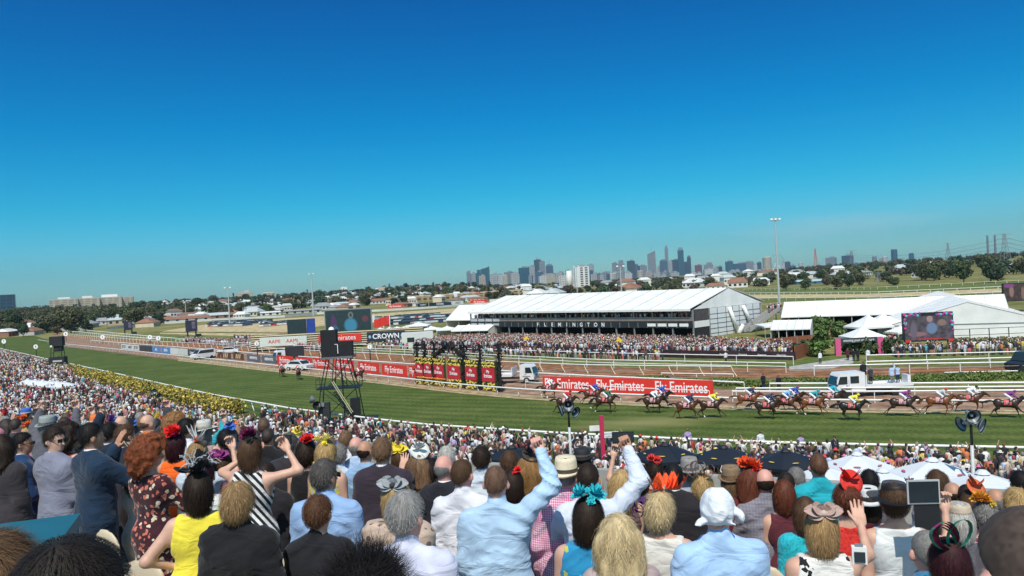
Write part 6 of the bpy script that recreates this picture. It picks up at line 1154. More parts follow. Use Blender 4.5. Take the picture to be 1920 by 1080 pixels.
def person(label, px, py, d, fem=0, s=None, yaw=-12, hy=0, w=1.0, g=1.0, arms=('down', 'down'), top=('shirt', (.6, .7, .8)), bot=('trousers', (.02, .02, .03)), hair=('short', 'brown'), skin=0, collar=None, hat=None, glasses=False, coarse=0, group='spectators standing in the grandstand', shoes=True, zoff=0, loc=None, T=None, name='person', extra_hand=None):
    s = s or (.94 if fem else 1.0); w = w*(.9 if fem else 1.0)*s
    if loc is None:
        d *= 1.07 if d > 3 else 1
        Hc = P(px, py, d); fz = floorz(Hc.x, Hc.y); T = Hc.z+.115*s-fz
        if T < 1.42*s or T > 2.02*s:
            T2 = min(max(T, 1.42*s), 2.0*s); print('HEIGHT', label[:40], round(T, 2)); fz = Hc.z+.115*s-T2; T = T2
        loc = Vector((Hc.x, Hc.y, fz))
    else: loc = Vector(loc)
    yr = R(yaw)-math.atan2(loc.x, max(loc.y, .1))*.0; sp = dict(T=T, s=s, w=w, g=g, fem=fem, arm={}); hk = {}
    for sx, a in ((-1, arms[0]), (1, arms[1])):
        e, wv, hd = ARM[a] if isinstance(a, str) else a; e = Vector((e[0]*sx, e[1], e[2])).normalized()*.285*s; wv = Vector((wv[0]*sx, wv[1], wv[2])).normalized()*.25*s
        lift = max(0, e.z)*.2; S = Vector((sx*(.175*w-lift*.2), -.005, T-.385*s+lift)); E = S+e; Wq = E+wv; sp['arm'][sx] = (tuple(S), tuple(E), tuple(Wq)); hk[sx] = (Wq, wv, hd)
    t = root(name, label, 'person', loc, yr, group); v = coarse or min(.02, max(.0115, .0023*d)) ; pts = [p for sx in (-1, 1) for p in sp['arm'][sx]]
    lo = [min([p[0] for p in pts]+[-.3])-.1, min([p[1] for p in pts]+[-.25])-.1, -.02]; hi = [max([p[0] for p in pts]+[.3])+.1, max([p[1] for p in pts]+[.25])+.12, max([p[2] for p in pts]+[T])+.08]
    hr = R(hy); ch, sh_ = math.cos(hr), math.sin(hr)
    def hp(x, y, z): return (x*ch-y*sh_, x*sh_+y*ch, z)
    B = Vol(lo, hi, v); body_prims(B, sp, -.004, True, 1.0, True)
    B.cone((0, -.015, T-.33*s), (0, -.008, T-.2*s), .060*s*g**.4, .054*s*g**.4, .04)
    B.ell(hp(0, -.006*s, T-.105*s), (.077*s, .097*s, .105*s), .02, hr); B.ell(hp(0, .03*s, T-.165*s), (.059*s, .062*s, .072*s), .03, hr); B.ell(hp(0, .068*s, T-.212*s), (.028*s, .024*s, .022*s), .02, hr)
    B.cone(hp(0, .088*s, T-.120*s), hp(0, .114*s, T-.158*s), .009*s, .015*s, .012); B.cone(hp(-.03*s, .083*s, T-.098*s), hp(.03*s, .083*s, T-.098*s), .012, .012, .015); B.ell(hp(0, .086*s, T-.186*s), (.024*s, .012*s, .009*s), .008, hr)
    for sx in (-1, 1):
        B.ell(hp(sx*.086*s, -.004*s, T-.134*s), (.016*s, .023*s, .035*s), .008, hr)
        q = sx*.1; B.ell((sx*.1, .07, .035), (.045, .12, .045), .03)
    ex = []
    for sx in (-1, 1):
        Wq, wv, hd = hk[sx]; Vh, Fh = (HANDSC if (coarse or d > 8.2) and hd in HANDSC else HANDS)[hd]; fr = frame_to(wv); 
        fx = fr[0]*(-sx)
        fy = fr[1]*(-1 if hd in ('fist', 'grip', 'open') else 1) 
        # keep handedness: mirror faces when the basis is left handed
        Mx = np.array([fx, fy, fr[2]]); Vt = (Vh*s) @ Mx+np.array(Wq)-np.array(wv.normalized())*.005; Ff = Fh if np.linalg.det(Mx) > 0 else Fh[:, ::-1]; ex.append((Vt, Ff))
    B.obj('body', SK[skin], t, 1, ex)
    # --- top garment
    kind = top[0]; col = top[1]; pat = top[2] if len(top) > 2 else 'plain'; c2 = top[3] if len(top) > 3 else (.7, .7, .7); c3 = top[4] if len(top) > 4 else None; m = cloth(col, pat, c2, c3, top[5] if len(top) > 5 else 1.0); ph = (abs(hash(label)) if False else sum(map(ord, label))) % 17
    off = {'shirt': .017, 'polo': .017, 'jacket': .030, 'dress': .014, 'tank': .012, 'longdress': .014, 'blouse': .022}[kind]; al = {'shirt': .97, 'polo': .27, 'jacket': .95, 'dress': 0, 'tank': 0, 'longdress': .6, 'blouse': .75}[kind]
    G_ = Vol(lo, hi, v); hem = {'shirt': T-.93*s, 'polo': T-.93*s, 'jacket': T-1.03*s, 'dress': T-1.22*s, 'tank': T-.9*s, 'longdress': T-1.28*s, 'blouse': T-.9*s}[kind]
    body_prims(G_, sp, off, True, al, False, skirt=hem if kind in ('dress', 'longdress') else (hem if kind == 'jacket' else None))
    if kind == 'jacket':
        G_.cone((-.13*w, -.012, T-.40*s), (.13*w, -.012, T-.40*s), .09*s+off*.6, .09*s+off*.6, .05, .95); [G_.cone((sx*.03, -.045, T-.285*s), (sx*.055, .06, T-.40*s), .022, .016, .02) for sx in (-1, 1)]; G_.cone((-.04, -.055, T-.275*s), (.04, -.055, T-.275*s), .022, .022, .02)
    if kind in ('shirt', 'polo'): G_.cone((0, -.02, T-.30*s), (0, -.012, T-.252*s), .064*s*g**.4, .066*s*g**.4, .012)
    if kind in ('dress', 'tank') :
        for sx in (-1, 1): G_.cone((sx*.09*w, -.012, T-.36*s), (sx*.12*w, -.01, T-.42*s), .055*s+off*.5, .06*s+off*.5, .03)
        G_.cut((0, 0, 1), T-.30*s)
        for sx in (-1, 1): G_.cut((sx*1.0, 0, .22), .165*w+.22*(T-.38*s))
    if kind in ('longdress', 'blouse'): G_.cut((0, 0, 1), T-.30*s)
    G_.cut((0, 0, -1), -hem)
    if kind == 'jacket': G_.disp(lambda x, y, z: np.where((np.abs(x) < v*1.1) & (y < 0) & (z < T-.86*s), .03, 0.0))
    amp = {'shirt': .019, 'polo': .016, 'jacket': .012, 'dress': .008, 'tank': .009, 'longdress': .010, 'blouse': .017}[kind]
    if v < .03: G_.disp(folds(amp, 1.0, ph, T))
    tn = {'shirt': 'shirt', 'polo': 'shirt', 'jacket': 'jacket', 'dress': 'dress', 'tank': 'top', 'longdress': 'dress', 'blouse': 'blouse'}[kind]; G_.obj(tn, m, t)
    if kind == 'jacket':
        q = Vol((-.12, -.12, T-.34*s), (.12, .12, T-.22*s), .009); q.cone((0, -.02, T-.31*s), (0, -.012, T-.252*s), .061*s*g**.4, .063*s*g**.4, 0); q.obj('shirt_collar', cloth(collar or (.72, .74, .78)), t)
        for sx in (-1, 1):
            if arms[0 if sx < 0 else 1] in ('clap', 'up', 'high', 'fistup', 'phone', 'reach'): Wq, wv, hd = hk[sx]; u = wv.normalized(); MB().tube(Wq-u*.03, Wq-u*.005, .040*s, .038*s, 12).build('shirt_cuff', cloth((.72, .74, .78)), t, True)
    elif kind in ('shirt',) and g >= 1.0 and d < 8:
        pass
    # --- lower garment
    if bot and kind not in ('dress', 'longdress'):
        Bv = Vol((-.32, -.26, 0.0), (.32, .28, T-.76*s), max(v, .017)); k2 = bot[0]
        if k2 == 'skirt': Bv.cone((0, -.005, T-.84*s), (0, 0, T-1.22*s), .155*s*g+.006, .165*s*g, .05, .86); body_prims(Bv, sp, .006, True, 0, False); Bv.cut((0, 0, -1), -(T-1.22*s))
        else: body_prims(Bv, sp, .007, True, 0, False); body_prims(Bv, sp, .022, False, 0, True); Bv.cut((0, 0, -1), -.07)
        Bv.disp(folds(.007, .8, ph+3, T)); Bv.obj('skirt' if k2 == 'skirt' else 'trousers', cloth(bot[1]), t)
    sv = Vol((-.22, -.12, 0), (.22, .26, .13), .02); [sv.ell((sx*.1, .07, .04), (.052, .135, .05), .01) for sx in (-1, 1)]; sv.cut((0, 0, -1), -.004); sv.obj('shoes', BLACK if not fem else cloth((.15, .05, .04)), t)
    # --- hair
    st, hc = hair[0], HC[hair[1]] if isinstance(hair[1], str) else hair[1]
    hv = .0095 if (d < 8 and not coarse) else .014 if not coarse else .02; zc = T-.105*s; rng = np.random.RandomState(ph*7+int(px) % 97)
    if st != 'none':
        lowz = {'long': .56, 'bob': .33, 'longwavy': .62}.get(st, .3); Hv = Vol((-.24, -.26, T-lowz*s-.05), (.24, .24, T+.12), hv); o_ = {'short': .010, 'crew': .004, 'bald': .003, 'tidy': .012, 'layer': .014, 'bob': .014, 'long': .017, 'longwavy': .024, 'curly': .055, 'updo': .016, 'spiky': .012, 'bun': .015, 'buzz': .003}[st]
        Hv.ell((0, -.008*s, zc+.002), (.079*s+o_, .099*s+o_, .106*s+o_*1.0), 0)
        if st in ('layer', 'bob', 'long', 'longwavy', 'curly'): Hv.ell((0, -.03*s, T-.15*s), (.080*s+o_, .088*s+o_, .10*s+o_), .03)
        if st == 'curly': Hv.ell((0, -.03*s, T-.20*s), (.10*s+o_, .09*s+o_, .10*s+o_), .04)
        if st in ('bob',): Hv.ell((0, -.03*s, T-.22*s), (.085*s+o_, .075*s+o_, .09*s+o_), .03)
        if st in ('long', 'longwavy'):
            for sx in (-1, 0, 1): Hv.cone((sx*.05, -.055*s, T-.14*s), (sx*.075, -.125*s, T-(lowz-.1)*s), .065+o_, .045+o_*.8, .04, .75)
        if st == 'updo': Hv.ell((0, -.10*s, T-.06*s), (.055*s, .05*s, .055*s), .02)
        if st == 'bun': Hv.ell((0, -.11*s, T-.11*s), (.05*s, .045*s, .045*s), .02)
        fr_ = {'short': (-.026, -.105, 1.1), 'tidy': (-.02, -.105, 1.1), 'crew': (-.032, -.10, 1.1), 'buzz': (-.03, -.10, 1.1), 'spiky': (-.02, -.1, 1.1), 'bald': (-.03, -.105, 1.1)}.get(st, (.035, -.10, 1.0)); n_ = Vector((0, 1, -fr_[2])); Hv.cut((0, 1, -fr_[2]), fr_[0]+.04-fr_[2]*(T+fr_[1]*s)*1.0)
        if st in ('short', 'tidy', 'crew', 'buzz', 'spiky', 'bald'): Hv.cut((0, -.55, -1), -(T-(.200 if st in ('tidy', 'spiky') else .182)*s)+.55*.075*s)
        if st == 'bald': Hv.cut((0, .3, 1), T-.112*s)
        if st in ('updo', 'bun'): Hv.cut((0, -.2, -1), -(T-.215*s))
        amp = {'curly': .06, 'longwavy': .03, 'long': .012, 'layer': .020, 'spiky': .014, 'bob': .008, 'buzz': .001, 'bald': .001, 'crew': .006}.get(st, .006); fq = {'curly': 34, 'spiky': 40}.get(st, 22); fz_ = {'curly': 26, 'longwavy': 9, 'long': 5, 'bob': 6}.get(st, 12)
        if not coarse: Hv.disp(lambda x, y, z: -amp*(vnoise(x*fq+9, y*fq+9, z*fz_+9+ph)-.4))
        Vh, Fh = Hv.mesh(1)
        if len(Vh):
            base = np.array(hc); kf = 5 if st == 'buzz' else 1; cN = vnoise(Vh[:, 0]*60*kf+99, Vh[:, 1]*60*kf+99, Vh[:, 2]*14*kf*4**(kf > 1)+99); colr = base[None, :]*(.45+.75*cN[:, None])
            ns = 0 if coarse else int({'crew': 500, 'buzz': 300, 'bald': 250}.get(st, 900)*(5 if d < 4 else 3.4 if d < 6.5 else 1.6)*(2.6 if d < 2.5 else 1)); L0 = {'curly': .045, 'long': .13, 'longwavy': .12, 'bob': .07, 'layer': .05, 'spiky': .045, 'crew': .017, 'buzz': .006, 'bald': .012, 'updo': .04, 'bun': .04}.get(st, .026)
            if ns and not (st == 'buzz' and d < 2):
                pk = rng.randint(0, len(Vh), ns); p0 = Vh[pk]; c0 = np.array([0, -.01, T-.14*s]); nr = p0-c0; nr[:, 2] *= .8 if st not in ('long', 'longwavy', 'bob') else .35; nr /= np.linalg.norm(nr, axis=1)[:, None]
                crown = np.array([.01, -.035, T]); fl = p0-crown; fl[:, 2] -= .04
                if st == 'curly' or st == 'spiky': fl = rng.normal(size=(ns, 3))+(nr*1.6 if st == 'spiky' else 0)
                fl -= (fl*nr).sum(1)[:, None]*nr*(0.25 if st == 'spiky' else .92); fl /= np.linalg.norm(fl, axis=1)[:, None]+1e-6; fl += rng.normal(size=(ns, 3))*(.12 if st not in ('layer', 'spiky', 'curly') else .2); Ls = L0*rng.uniform(.5, 1.3, ns)[:, None]; sd = np.cross(fl, nr); sd /= np.linalg.norm(sd, axis=1)[:, None]+1e-6
                wd = max(.0005, .00019*d)*rng.uniform(.6, 1.3, ns)[:, None]*(1.4 if st in ('long', 'longwavy', 'curly') else 1); wav = (.014 if st == 'longwavy' else .03 if st == 'curly' else .002); cv = {'spiky': -.3, 'long': .35, 'longwavy': .3, 'curly': .4}.get(st, 1.0); P_ = []
                for j in range(4): u = j/3; P_.append(p0+fl*Ls*u+nr*(.002+(.006 if st not in ('crew', 'buzz', 'bald') else .001)*math.sin(u*PI)-cv*(Ls*u)**2/.2)+sd*wav*np.sin(u*6+p0[:, 2]*45+(p0[:, 0]*30).round()*1.3)[:, None]+np.array([0, 0, -.25])*Ls*u*u*(st in ('long', 'longwavy', 'bob')))
                SV = []; SF = []; SCc = []; br = rng.choice([.6, .85, 1.0, 1.2, 1.5], ns)[:, None]; base_i = len(Vh)
                for j in range(4): w_ = wd*(1-.75*j/3); SV += [P_[j]-sd*w_, P_[j]+sd*w_]; SCc += [base*br, base*br]
                SV = np.concatenate(SV); SCc = np.concatenate(SCc); i = np.arange(ns)
                for j in range(3): SF.append(np.stack([base_i+2*j*ns+i, base_i+(2*j+1)*ns+i, base_i+(2*j+3)*ns+i, base_i+(2*j+2)*ns+i], 1))
                Vh = np.concatenate([Vh, SV]); Fh = np.concatenate([Fh]+SF); colr = np.concatenate([colr, SCc])
            o = link('hair', mesh_np('hair', Vh, Fh, True, col=np.clip(colr, 0, 1), mats=[HAIRM]), t, None, hr)
    if glasses:
        g_ = MB(); zz = T-.118*s
        for sx in (-1, 1): g_.tube((sx*.079*s, -.0, zz+.002), (sx*.066*s, .092*s, zz+.004), .004, n=5); g_.box(sx*.033*s, .104*s, zz-.004, .046*s, .008, .034*s)
        g_.tube((-.03*s, .106*s, zz+.008), (.03*s, .106*s, zz+.008), .004, n=5); g_.build('sunglasses', BLACK, t, False, None, hr)
    if hat: hat_fn(hat, t, T, s, hr, rng, d)
    t['_h'] = 0; del t['_h']; PEOPLE.append((t, hk, yr)); return t
PEOPLE = []
HM = lambda c, r=.75: mat('hat_felt', c, r, .12, 14, bump=.3, bscale=80)
def petal(mb, base, dr, up, L_, W_, curl=.4, n=5):
    base = Vector(base); dr = Vector(dr).normalized(); up = Vector(up).normalized(); sd = dr.cross(up).normalized(); V = []
    for i in range(n+1):
        u = i/n; w = W_*math.sin(PI*(.12+.83*u))**.8/2; c = base+dr*L_*u+up*L_*curl*u*u
        for k in (-1, -.35, .35, 1): V.append(c+sd*w*k+up*(.18*W_*abs(k)))
    mb.poly(V, [(i*4+k, i*4+k+1, (i+1)*4+k+1, (i+1)*4+k) for i in range(n) for k in range(3)])
def flower(mb, c, r, rng, n=11, up=None):
    r *= .82
    up = Vector(up or (0, 0, 1)).normalized(); a = up.orthogonal().normalized(); b = up.cross(a)
    for ring, (rr, cu) in enumerate(((1, .15), (.72, .7), (.42, 1.5))):
        k = n-ring*2
        for i in range(k): t_ = 2*PI*(i+rng.rand()*.5)/k; petal(mb, Vector(c)+up*ring*.01, a*math.cos(t_)+b*math.sin(t_)+up*.15*ring, up, r*rr*rng.uniform(.85, 1.15), r*.75*rr, cu)
def feather(mb, base, dr, up, L_, W_, rng):
    base = Vector(base); dr = Vector(dr).normalized(); up = Vector(up).normalized(); sd = dr.cross(up); n = 14; pts = [base+dr*L_*(i/n)+up*L_*.5*(i/n)**2 for i in range(n+1)]; mb.path(pts, .0016, 4)
    for i in range(2, n+1):
        for sx in (-1, 1): w = W_*math.sin(PI*(i/n)*.9+.1); mb.poly([pts[i-1], pts[i], pts[i]+(sd*sx*w+dr*.02)*rng.uniform(.7, 1.2)], [(0, 1, 2)])
def hat_fn(hat, t, T, s, hr, rng, d):
    k = hat[0]; c = hat[1]; c2 = hat[2] if len(hat) > 2 else c; z0 = T-.075*s; m = HM(c); A_ = lambda mb, nm, mm, sm=True: mb.build(nm, mm, t, sm, None, hr)
    if k in ('fedora', 'boater', 'cowboy', 'sheer', 'wide', 'cap', 'panama'):
        bw = {'fedora': .15, 'panama': .165, 'boater': .155, 'cowboy': .19, 'sheer': .215, 'wide': .21, 'cap': .10}[k]; ch = {'fedora': .115, 'panama': .12, 'boater': .085, 'cowboy': .125, 'sheer': .10, 'wide': .10, 'cap': .08}[k]; ph = rng.uniform(0, 1)
        def ring(r, z, f=None): return [(r*math.cos(a)*.88*s, r*math.sin(a)*s-.005, z0+z+(f(a) if f else 0)) for a in np.linspace(0, 2*PI, 28, endpoint=False)]
        up = lambda a: .03*abs(math.cos(a))**2 if k == 'cowboy' else .012*math.cos(2*a+ph)
        rings = [ring(bw, 0, up), ring(bw*.8, -.004, up), ring(.106, -.002), ring(.104, .02), ring(.098, ch*.7), ring(.088, ch*.95), ring(.055, ch, lambda a: -.012 if k != 'boater' else 0), ring(.012, ch, lambda a: -.022 if k != 'boater' else 0)]; mb = MB(); n = 28
        mb.poly([v_ for r_ in rings for v_ in r_], [(j*n+i, j*n+(i+1) % n, (j+1)*n+(i+1) % n, (j+1)*n+i) for j in range(len(rings)-1) for i in range(n)])
        und = [ring(bw, -.006, up), ring(.106, -.008)]; mb.poly([v_ for r_ in und for v_ in r_], [(i, n+i, n+(i+1) % n, (i+1) % n) for i in range(n)])
        if k == 'sheer':
            ms = MC.get('sheer_net')
            if ms is None:
                ms, nn_, b_ = nodes('sheer_net'); tr = nn_.nodes.new('ShaderNodeBsdfTransparent'); mx = nn_.nodes.new('ShaderNodeMixShader'); mx.inputs[0].default_value = .72; nn_.links.new(tr.outputs[0], mx.inputs[1]); nn_.links.new(b_.outputs[0], mx.inputs[2]); nn_.links.new(mx.outputs[0], nn_.nodes['Material Output'].inputs[0]); b_.inputs['Base Color'].default_value = (.012, .012, .014, 1); b_.inputs['Roughness'].default_value = .6; MC['sheer_net'] = ms
            m = ms
        h = mb.build('hat', m, t, True, None, hr)
        bd = [ring(.109, .002), ring(.1075, .03)]; b2 = MB().poly([v_ for r_ in bd for v_ in r_], [(i, (i+1) % n, n+(i+1) % n, n+i) for i in range(n)]); q = b2.build('hat_band', HM(c2), h, True)
        if k == 'sheer': mb = MB(); [flower(mb, (.10*s, -.02, z0+.09), .05, rng, 7, (.6, -.3, .8)) for _ in range(1)]; mb.build('hat_flower', HM(c), h)
    if k == 'flower':
        n = hat[3] if len(hat) > 3 else 2; r = hat[4] if len(hat) > 4 else .075; mb = MB()
        for i in range(n): flower(mb, (rng.uniform(-.06, .06)*s, -.02+rng.uniform(-.04, .03), z0+.075+rng.uniform(0, .03)), r*rng.uniform(.8, 1.2), rng, 10, (rng.uniform(-.5, .5), rng.uniform(-.7, .1), 1))
        h = A_(mb, 'fascinator', m, False); mb = MB(); flower(mb, (.03, -.07, z0+.07), r*.5, rng, 7, (.2, -.8, .5)); mb.build('fascinator_centre', HM(c2), h)
    if k == 'feather':
        mb = MB(); [feather(mb, (rng.uniform(-.03, .05), -.02, z0+.09), (rng.uniform(-1, 1), rng.uniform(-.8, .4), rng.uniform(.2, 1)), (0, 0, 1), rng.uniform(.07, .13), .024, rng) for _ in range(hat[3] if len(hat) > 3 else 12)]; h = A_(mb, 'fascinator', m, False); mb = MB(); flower(mb, (.02, -.03, z0+.095), .045, rng, 7, (0, -.3, 1)); mb.build('fascinator_centre', HM(c2), h)
    if k == 'bow':
        mb = MB()
        for (dx, dy, dz, L_) in ((-1, -.3, .35, .13), (1, -.3, .30, .13), (-.8, -.5, .8, .11), (.8, -.5, .75, .11), (-1, -.4, -.1, .10), (1, -.3, -.05, .10), (.1, -.5, 1, .08)): petal(mb, (0, -.07, z0+.055), (dx, dy, dz), (0, -.6, .6), L_*s, .085, -.25)
        h = A_(mb, 'bow', m, False); MB().lathe([(0, .02), (.022, .012), (.025, -.012), (0, -.02)], 8, (0, -.085, z0+.06)).build('bow_knot', HM(c2), h, True); mb = MB(); pts = [((.079*s+.014)*math.cos(a), -.02, z0-.03+(.115*s)*math.sin(a)) for a in np.linspace(0, PI, 14)]; mb.path(pts, .006, 5); A_(mb, 'headband', HM((.03, .02, .02)))
    if k == 'curls':
        mb = MB()
        for i in range(9):
            c0 = Vector((rng.uniform(-.13, -.04), -.07+rng.uniform(-.03, .03), z0+rng.uniform(-.10, .07))); n = 18; ax = Vector((rng.uniform(-.4, .4), -1, rng.uniform(-.4, .4))).normalized(); a = ax.orthogonal().normalized(); b = ax.cross(a); R0_ = rng.uniform(.03, .06); pts = [c0+(a*math.cos(u*8)+b*math.sin(u*8))*R0_*(1-.75*u)+ax*.03*u for u in np.linspace(0, 1, n)]
            for p, q in zip(pts[:-1], pts[1:]): mb.poly([p-ax*.011, p+ax*.011, q+ax*.011, q-ax*.011], [(0, 1, 2, 3)])
        A_(mb, 'fascinator', m, False)
        mb = MB(); [petal(mb, (-.02+i*.012, -.04+i*.01, z0+.09), (rng.uniform(-.5, .9), rng.uniform(-.6, .5), .5), (0, 0, 1), .075, .06, .5) for i in range(13)]; A_(mb, 'fascinator_feathers', HM(c2), False)
    if k == 'disc':
        rt_ = Matrix.Rotation(hat[3] if len(hat) > 3 else .5, 3, 'X') @ Matrix.Rotation(.4, 3, 'Y'); r = .095*s; mb = MB().lathe([(0, .012), (r*.6, .008), (r, .02), (r, .014), (r*.6, 0), (0, .004)], 24, (.02, -.03, z0+.10), rot=rt_); h = A_(mb, 'saucer_hat', m); mb = MB(); [petal(mb, (.02, -.04, z0+.12), (rng.uniform(-1, 1), rng.uniform(-1, .2), rng.uniform(.1, .8)), (0, 0, 1), .085, .04, .4) for _ in range(8)]; mb.build('saucer_loops', HM(c2), h)
    if k == 'loops':
        for ci, cc in enumerate((c, c2)):
            mb = MB()
            for i in range(3+ci):
                th = rng.uniform(-.9, .9); ax = Vector((math.sin(th), -.35, math.cos(th))); pts = []; sd = Vector((math.cos(th), 0, -math.sin(th)))
                for u in np.linspace(0, 2*PI, 18): pts.append(Vector((0, -.06, z0+.05))+ax*(.085*(1-math.cos(u)))+sd*.05*math.sin(u))
                W2 = Vector((0, -1, .3)).normalized()*.022
                for p, q in zip(pts[:-1], pts[1:]): mb.poly([p-W2, p+W2, q+W2, q-W2], [(0, 1, 2, 3)])
            A_(mb, 'ribbon_loops', HM(cc), False)
    if k == 'hanky':
        q = Vol((-.17, -.19, T-.24), (.17, .17, T+.05), .0085); q.ell((0, -.01, T-.10*s), (.094*s, .114*s, .118*s), 0)
        for (x, y, z) in ((-.10, -.06, T-.165), (.105, -.045, T-.12), (.06, -.115, T-.185), (-.02, .11, T-.1)): q.ell((x*s, y*s, z), (.026, .026, .022), .015); q.cone((x*s, y*s, z), (x*s*1.22, y*s*1.2, z-.025), .014, .022, .01)
        q.cut((0, -.25, -1), -(T-.172*s)+.02); q.disp(lambda x, y, z: -.016*((1-np.abs(2*vnoise(x*16+5+z*8, y*16+5, z*14+5-x*10)-1))**2-.3)); q.obj('knotted_handkerchief', cloth((.70, .74, .80)), t, rotz=hr)
    if k == 'net':
        mb = MB(); [petal(mb, (rng.uniform(-.05, .05), rng.uniform(-.05, .02), z0+.08), (rng.uniform(-1, 1), rng.uniform(-1, .3), rng.uniform(-.1, 1)), (0, -.3, 1), rng.uniform(.09, .13), .075, .2) for _ in range(9)]; h = A_(mb, 'fascinator', m, False); mb = MB()
        for _ in range(14):
            a = Vector((rng.uniform(-.05, .05), -.03, z0+.09)); dd = Vector((rng.uniform(-1, 1), rng.uniform(-.9, .2), rng.uniform(-.2, 1))).normalized(); mb.path([a+dd*.13*u+Vector((0, 0, .04*math.sin(u*3))) for u in np.linspace(0, 1, 6)], .0035, 4)
        mb.build('fascinator_edge', HM(c2), h, False)
def held(name, label, cat, t, hand, build):     # something held in a hand, in world space, top level
    for (q, hk, yr) in PEOPLE:
        if q is t: Wq, wv, hd = hk[hand]; break
    p = Vector((Wq.x, Wq.y, Wq.z))+wv.normalized()*.10; M_ = Matrix.Rotation(yr, 4, 'Z'); wp = t.location+(M_ @ p); r = root(name, label, cat, wp, yr); build(r); return r
def phone_b(r, w=.15, h=.075): MB().box(0, .01, 0, w, .012, h).build('case', BLACK, r); MB().box(0, .001, 0, w*.9, .005, h*.86).build('display', mat('phone_glass', (.03, .04, .05), .1, .1, 5), r)
W_ = (.66, .67, .72); LB = (.42, .56, .78); SB = (.27, .42, .68); NV = (.010, .022, .055); BK = (.010, .010, .012); CH = (.030, .028, .036); GR = (.19, .20, .25); TQ = (.015, .36, .44); YL = (.80, .68, .06); ORG = (.85, .14, .015); RD = (.62, .035, .03); CRM = (.62, .56, .45); LAV = (.58, .60, .76)
PP = person
PP('person in a dark jacket with long dark hair cut by the left edge', 4, 838, 7.2, yaw=-10, hair=('long', 'dark'), top=('jacket', (.035, .03, .035)), fem=1)
PP('man in a bright navy suit and glasses facing right near the left edge', 43, 831, 8.4, yaw=-62, hy=-15, hair=('short', 'black'), glasses=True, top=('jacket', (.006, .038, .12)), bot=('trousers', (.008, .02, .06)), arms=('front', 'front'), skin=1)
PP('man in a pale grey suit and sunglasses looking back over his right shoulder', 103, 824, 7.3, yaw=-28, hy=-82, hair=('tidy', 'dark'), glasses=True, top=('jacket', (.20, .21, .28)), bot=('trousers', BK), arms=('front', 'front'), w=1.02)
PP('tall man in a dark navy suit clapping his hands', 172, 818, 6.9, yaw=-38, hy=-16, hair=('short', 'black'), top=('jacket', (.008, .026, .058)), bot=('trousers', (.008, .016, .035)), arms=('clap', 'clap'), w=1.05, g=1.05, skin=1)
PP('man in a dark suit just right of the clapping man, brown hair', 236, 817, 7.9, yaw=-35, hair=('short', 'brown'), top=('jacket', (.014, .017, .03)), arms=('clap', 'front'), skin=1)
PP('woman with big curly ginger hair in a maroon flower print dress, looking at a phone', 281, 850, 6.5, fem=1, yaw=-28, hy=-30, hair=('curly', 'red'), top=('longdress', (.045, .010, .018), 'floral', (.66, .55, .40), (.55, .16, .10), 1.3), arms=('front', 'phone'), s=.97, w=1.05)
t6 = PEOPLE[-1][0]
PP('woman in a sleeveless orange dress with a red and pink feathered hat', 331, 832, 7.7, fem=1, yaw=-10, hair=('bob', 'maroon'), top=('dress', ORG), hat=('flower', (.70, .02, .02), (.45, .02, .20), 3, .085), arms=('front', 'front'), w=1.1)
PP('dark haired man in a white shirt behind the orange dress', 350, 804, 8.8, yaw=-40, hair=('short', 'black'), top=('shirt', W_), skin=1)
PP('woman with blonde hair and white feathers raising a phone with her right arm', 371, 851, 7.3, fem=1, yaw=-14, hair=('bob', 'streak'), top=('blouse', (.5, .58, .7)), hat=('feather', (.72, .72, .70), (.8, .12, .03)), arms=('front', 'wide'))
t9 = PEOPLE[-1][0]
PP('woman in a white lace top with dark maroon hair and a black hat', 384, 893, 6.6, fem=1, yaw=0, hair=('short', 'maroon'), top=('blouse', (.66, .68, .66), 'lace', (.5, .52, .5)), hat=('net', (.012, .013, .015), (.35, .38, .38)))
PP('woman in a yellow sleeveless top and white skirt under a large black fascinator', 372, 915, 5.15, fem=1, yaw=14, hair=('bob', 'dark'), top=('tank', YL), bot=('skirt', (.70, .72, .75)), hat=('net', (.012, .014, .018), (.45, .48, .5)), g=1.25, w=1.15, arms=('hip', 'front'))
PP('woman with short streaky blonde hair in a plain black top', 447, 939, 4.7, fem=1, yaw=-6, hy=-10, hair=('layer', 'streak'), top=('shirt', BK), g=1.2, w=1.2, bot=('trousers', BK))
PP('woman in a black and white striped dress holding a phone up with both hands', 470, 845, 6.3, fem=1, yaw=-12, hair=('bob', 'brown'), top=('dress', (.70, .70, .70), 'stripes', (.012, .012, .014)), hat=('flower', (.12, .006, .05), (.02, .02, .02), 2, .085), arms=(((.75, .5, .1), (-.75, .45, .5), 'grip'), ((.9, .3, .2), (-.62, .35, .72), 'grip')))
t12 = PEOPLE[-1][0]
PP('man with black hair in black left of the striped dress', 424, 824, 8.6, yaw=-10, hair=('short', 'black'), top=('shirt', (.018, .02, .026)))
PP('grey haired man in a charcoal suit behind the striped dress', 543, 833, 7.9, yaw=-14, hair=('short', 'saltpepper'), top=('jacket', (.028, .026, .032)))
PP('woman in a black dress with a red flower hat and dark hair', 575, 847, 7.3, fem=1, yaw=-8, hair=('layer', 'dark'), top=('dress', BK), hat=('flower', (.62, .015, .015), (.2, .01, .02), 3, .075))
PP('blonde woman in a yellow patterned dress with a lemon yellow fascinator', 612, 848, 7.1, fem=1, yaw=-18, hair=('bob', 'blonde'), top=('dress', (.62, .52, .12), 'floral', (.5, .5, .45)), hat=('flower', (.82, .72, .25), (.85, .7, .05), 3, .07))
PP('man with salt and pepper hair and glasses strap in a crumpled pale blue shirt', 609, 893, 5.5, yaw=-14, hy=-18, hair=('tidy', 'saltpepper'), glasses=True, top=('shirt', SB), g=1.15, w=1.08, bot=('trousers', BK), skin=1)
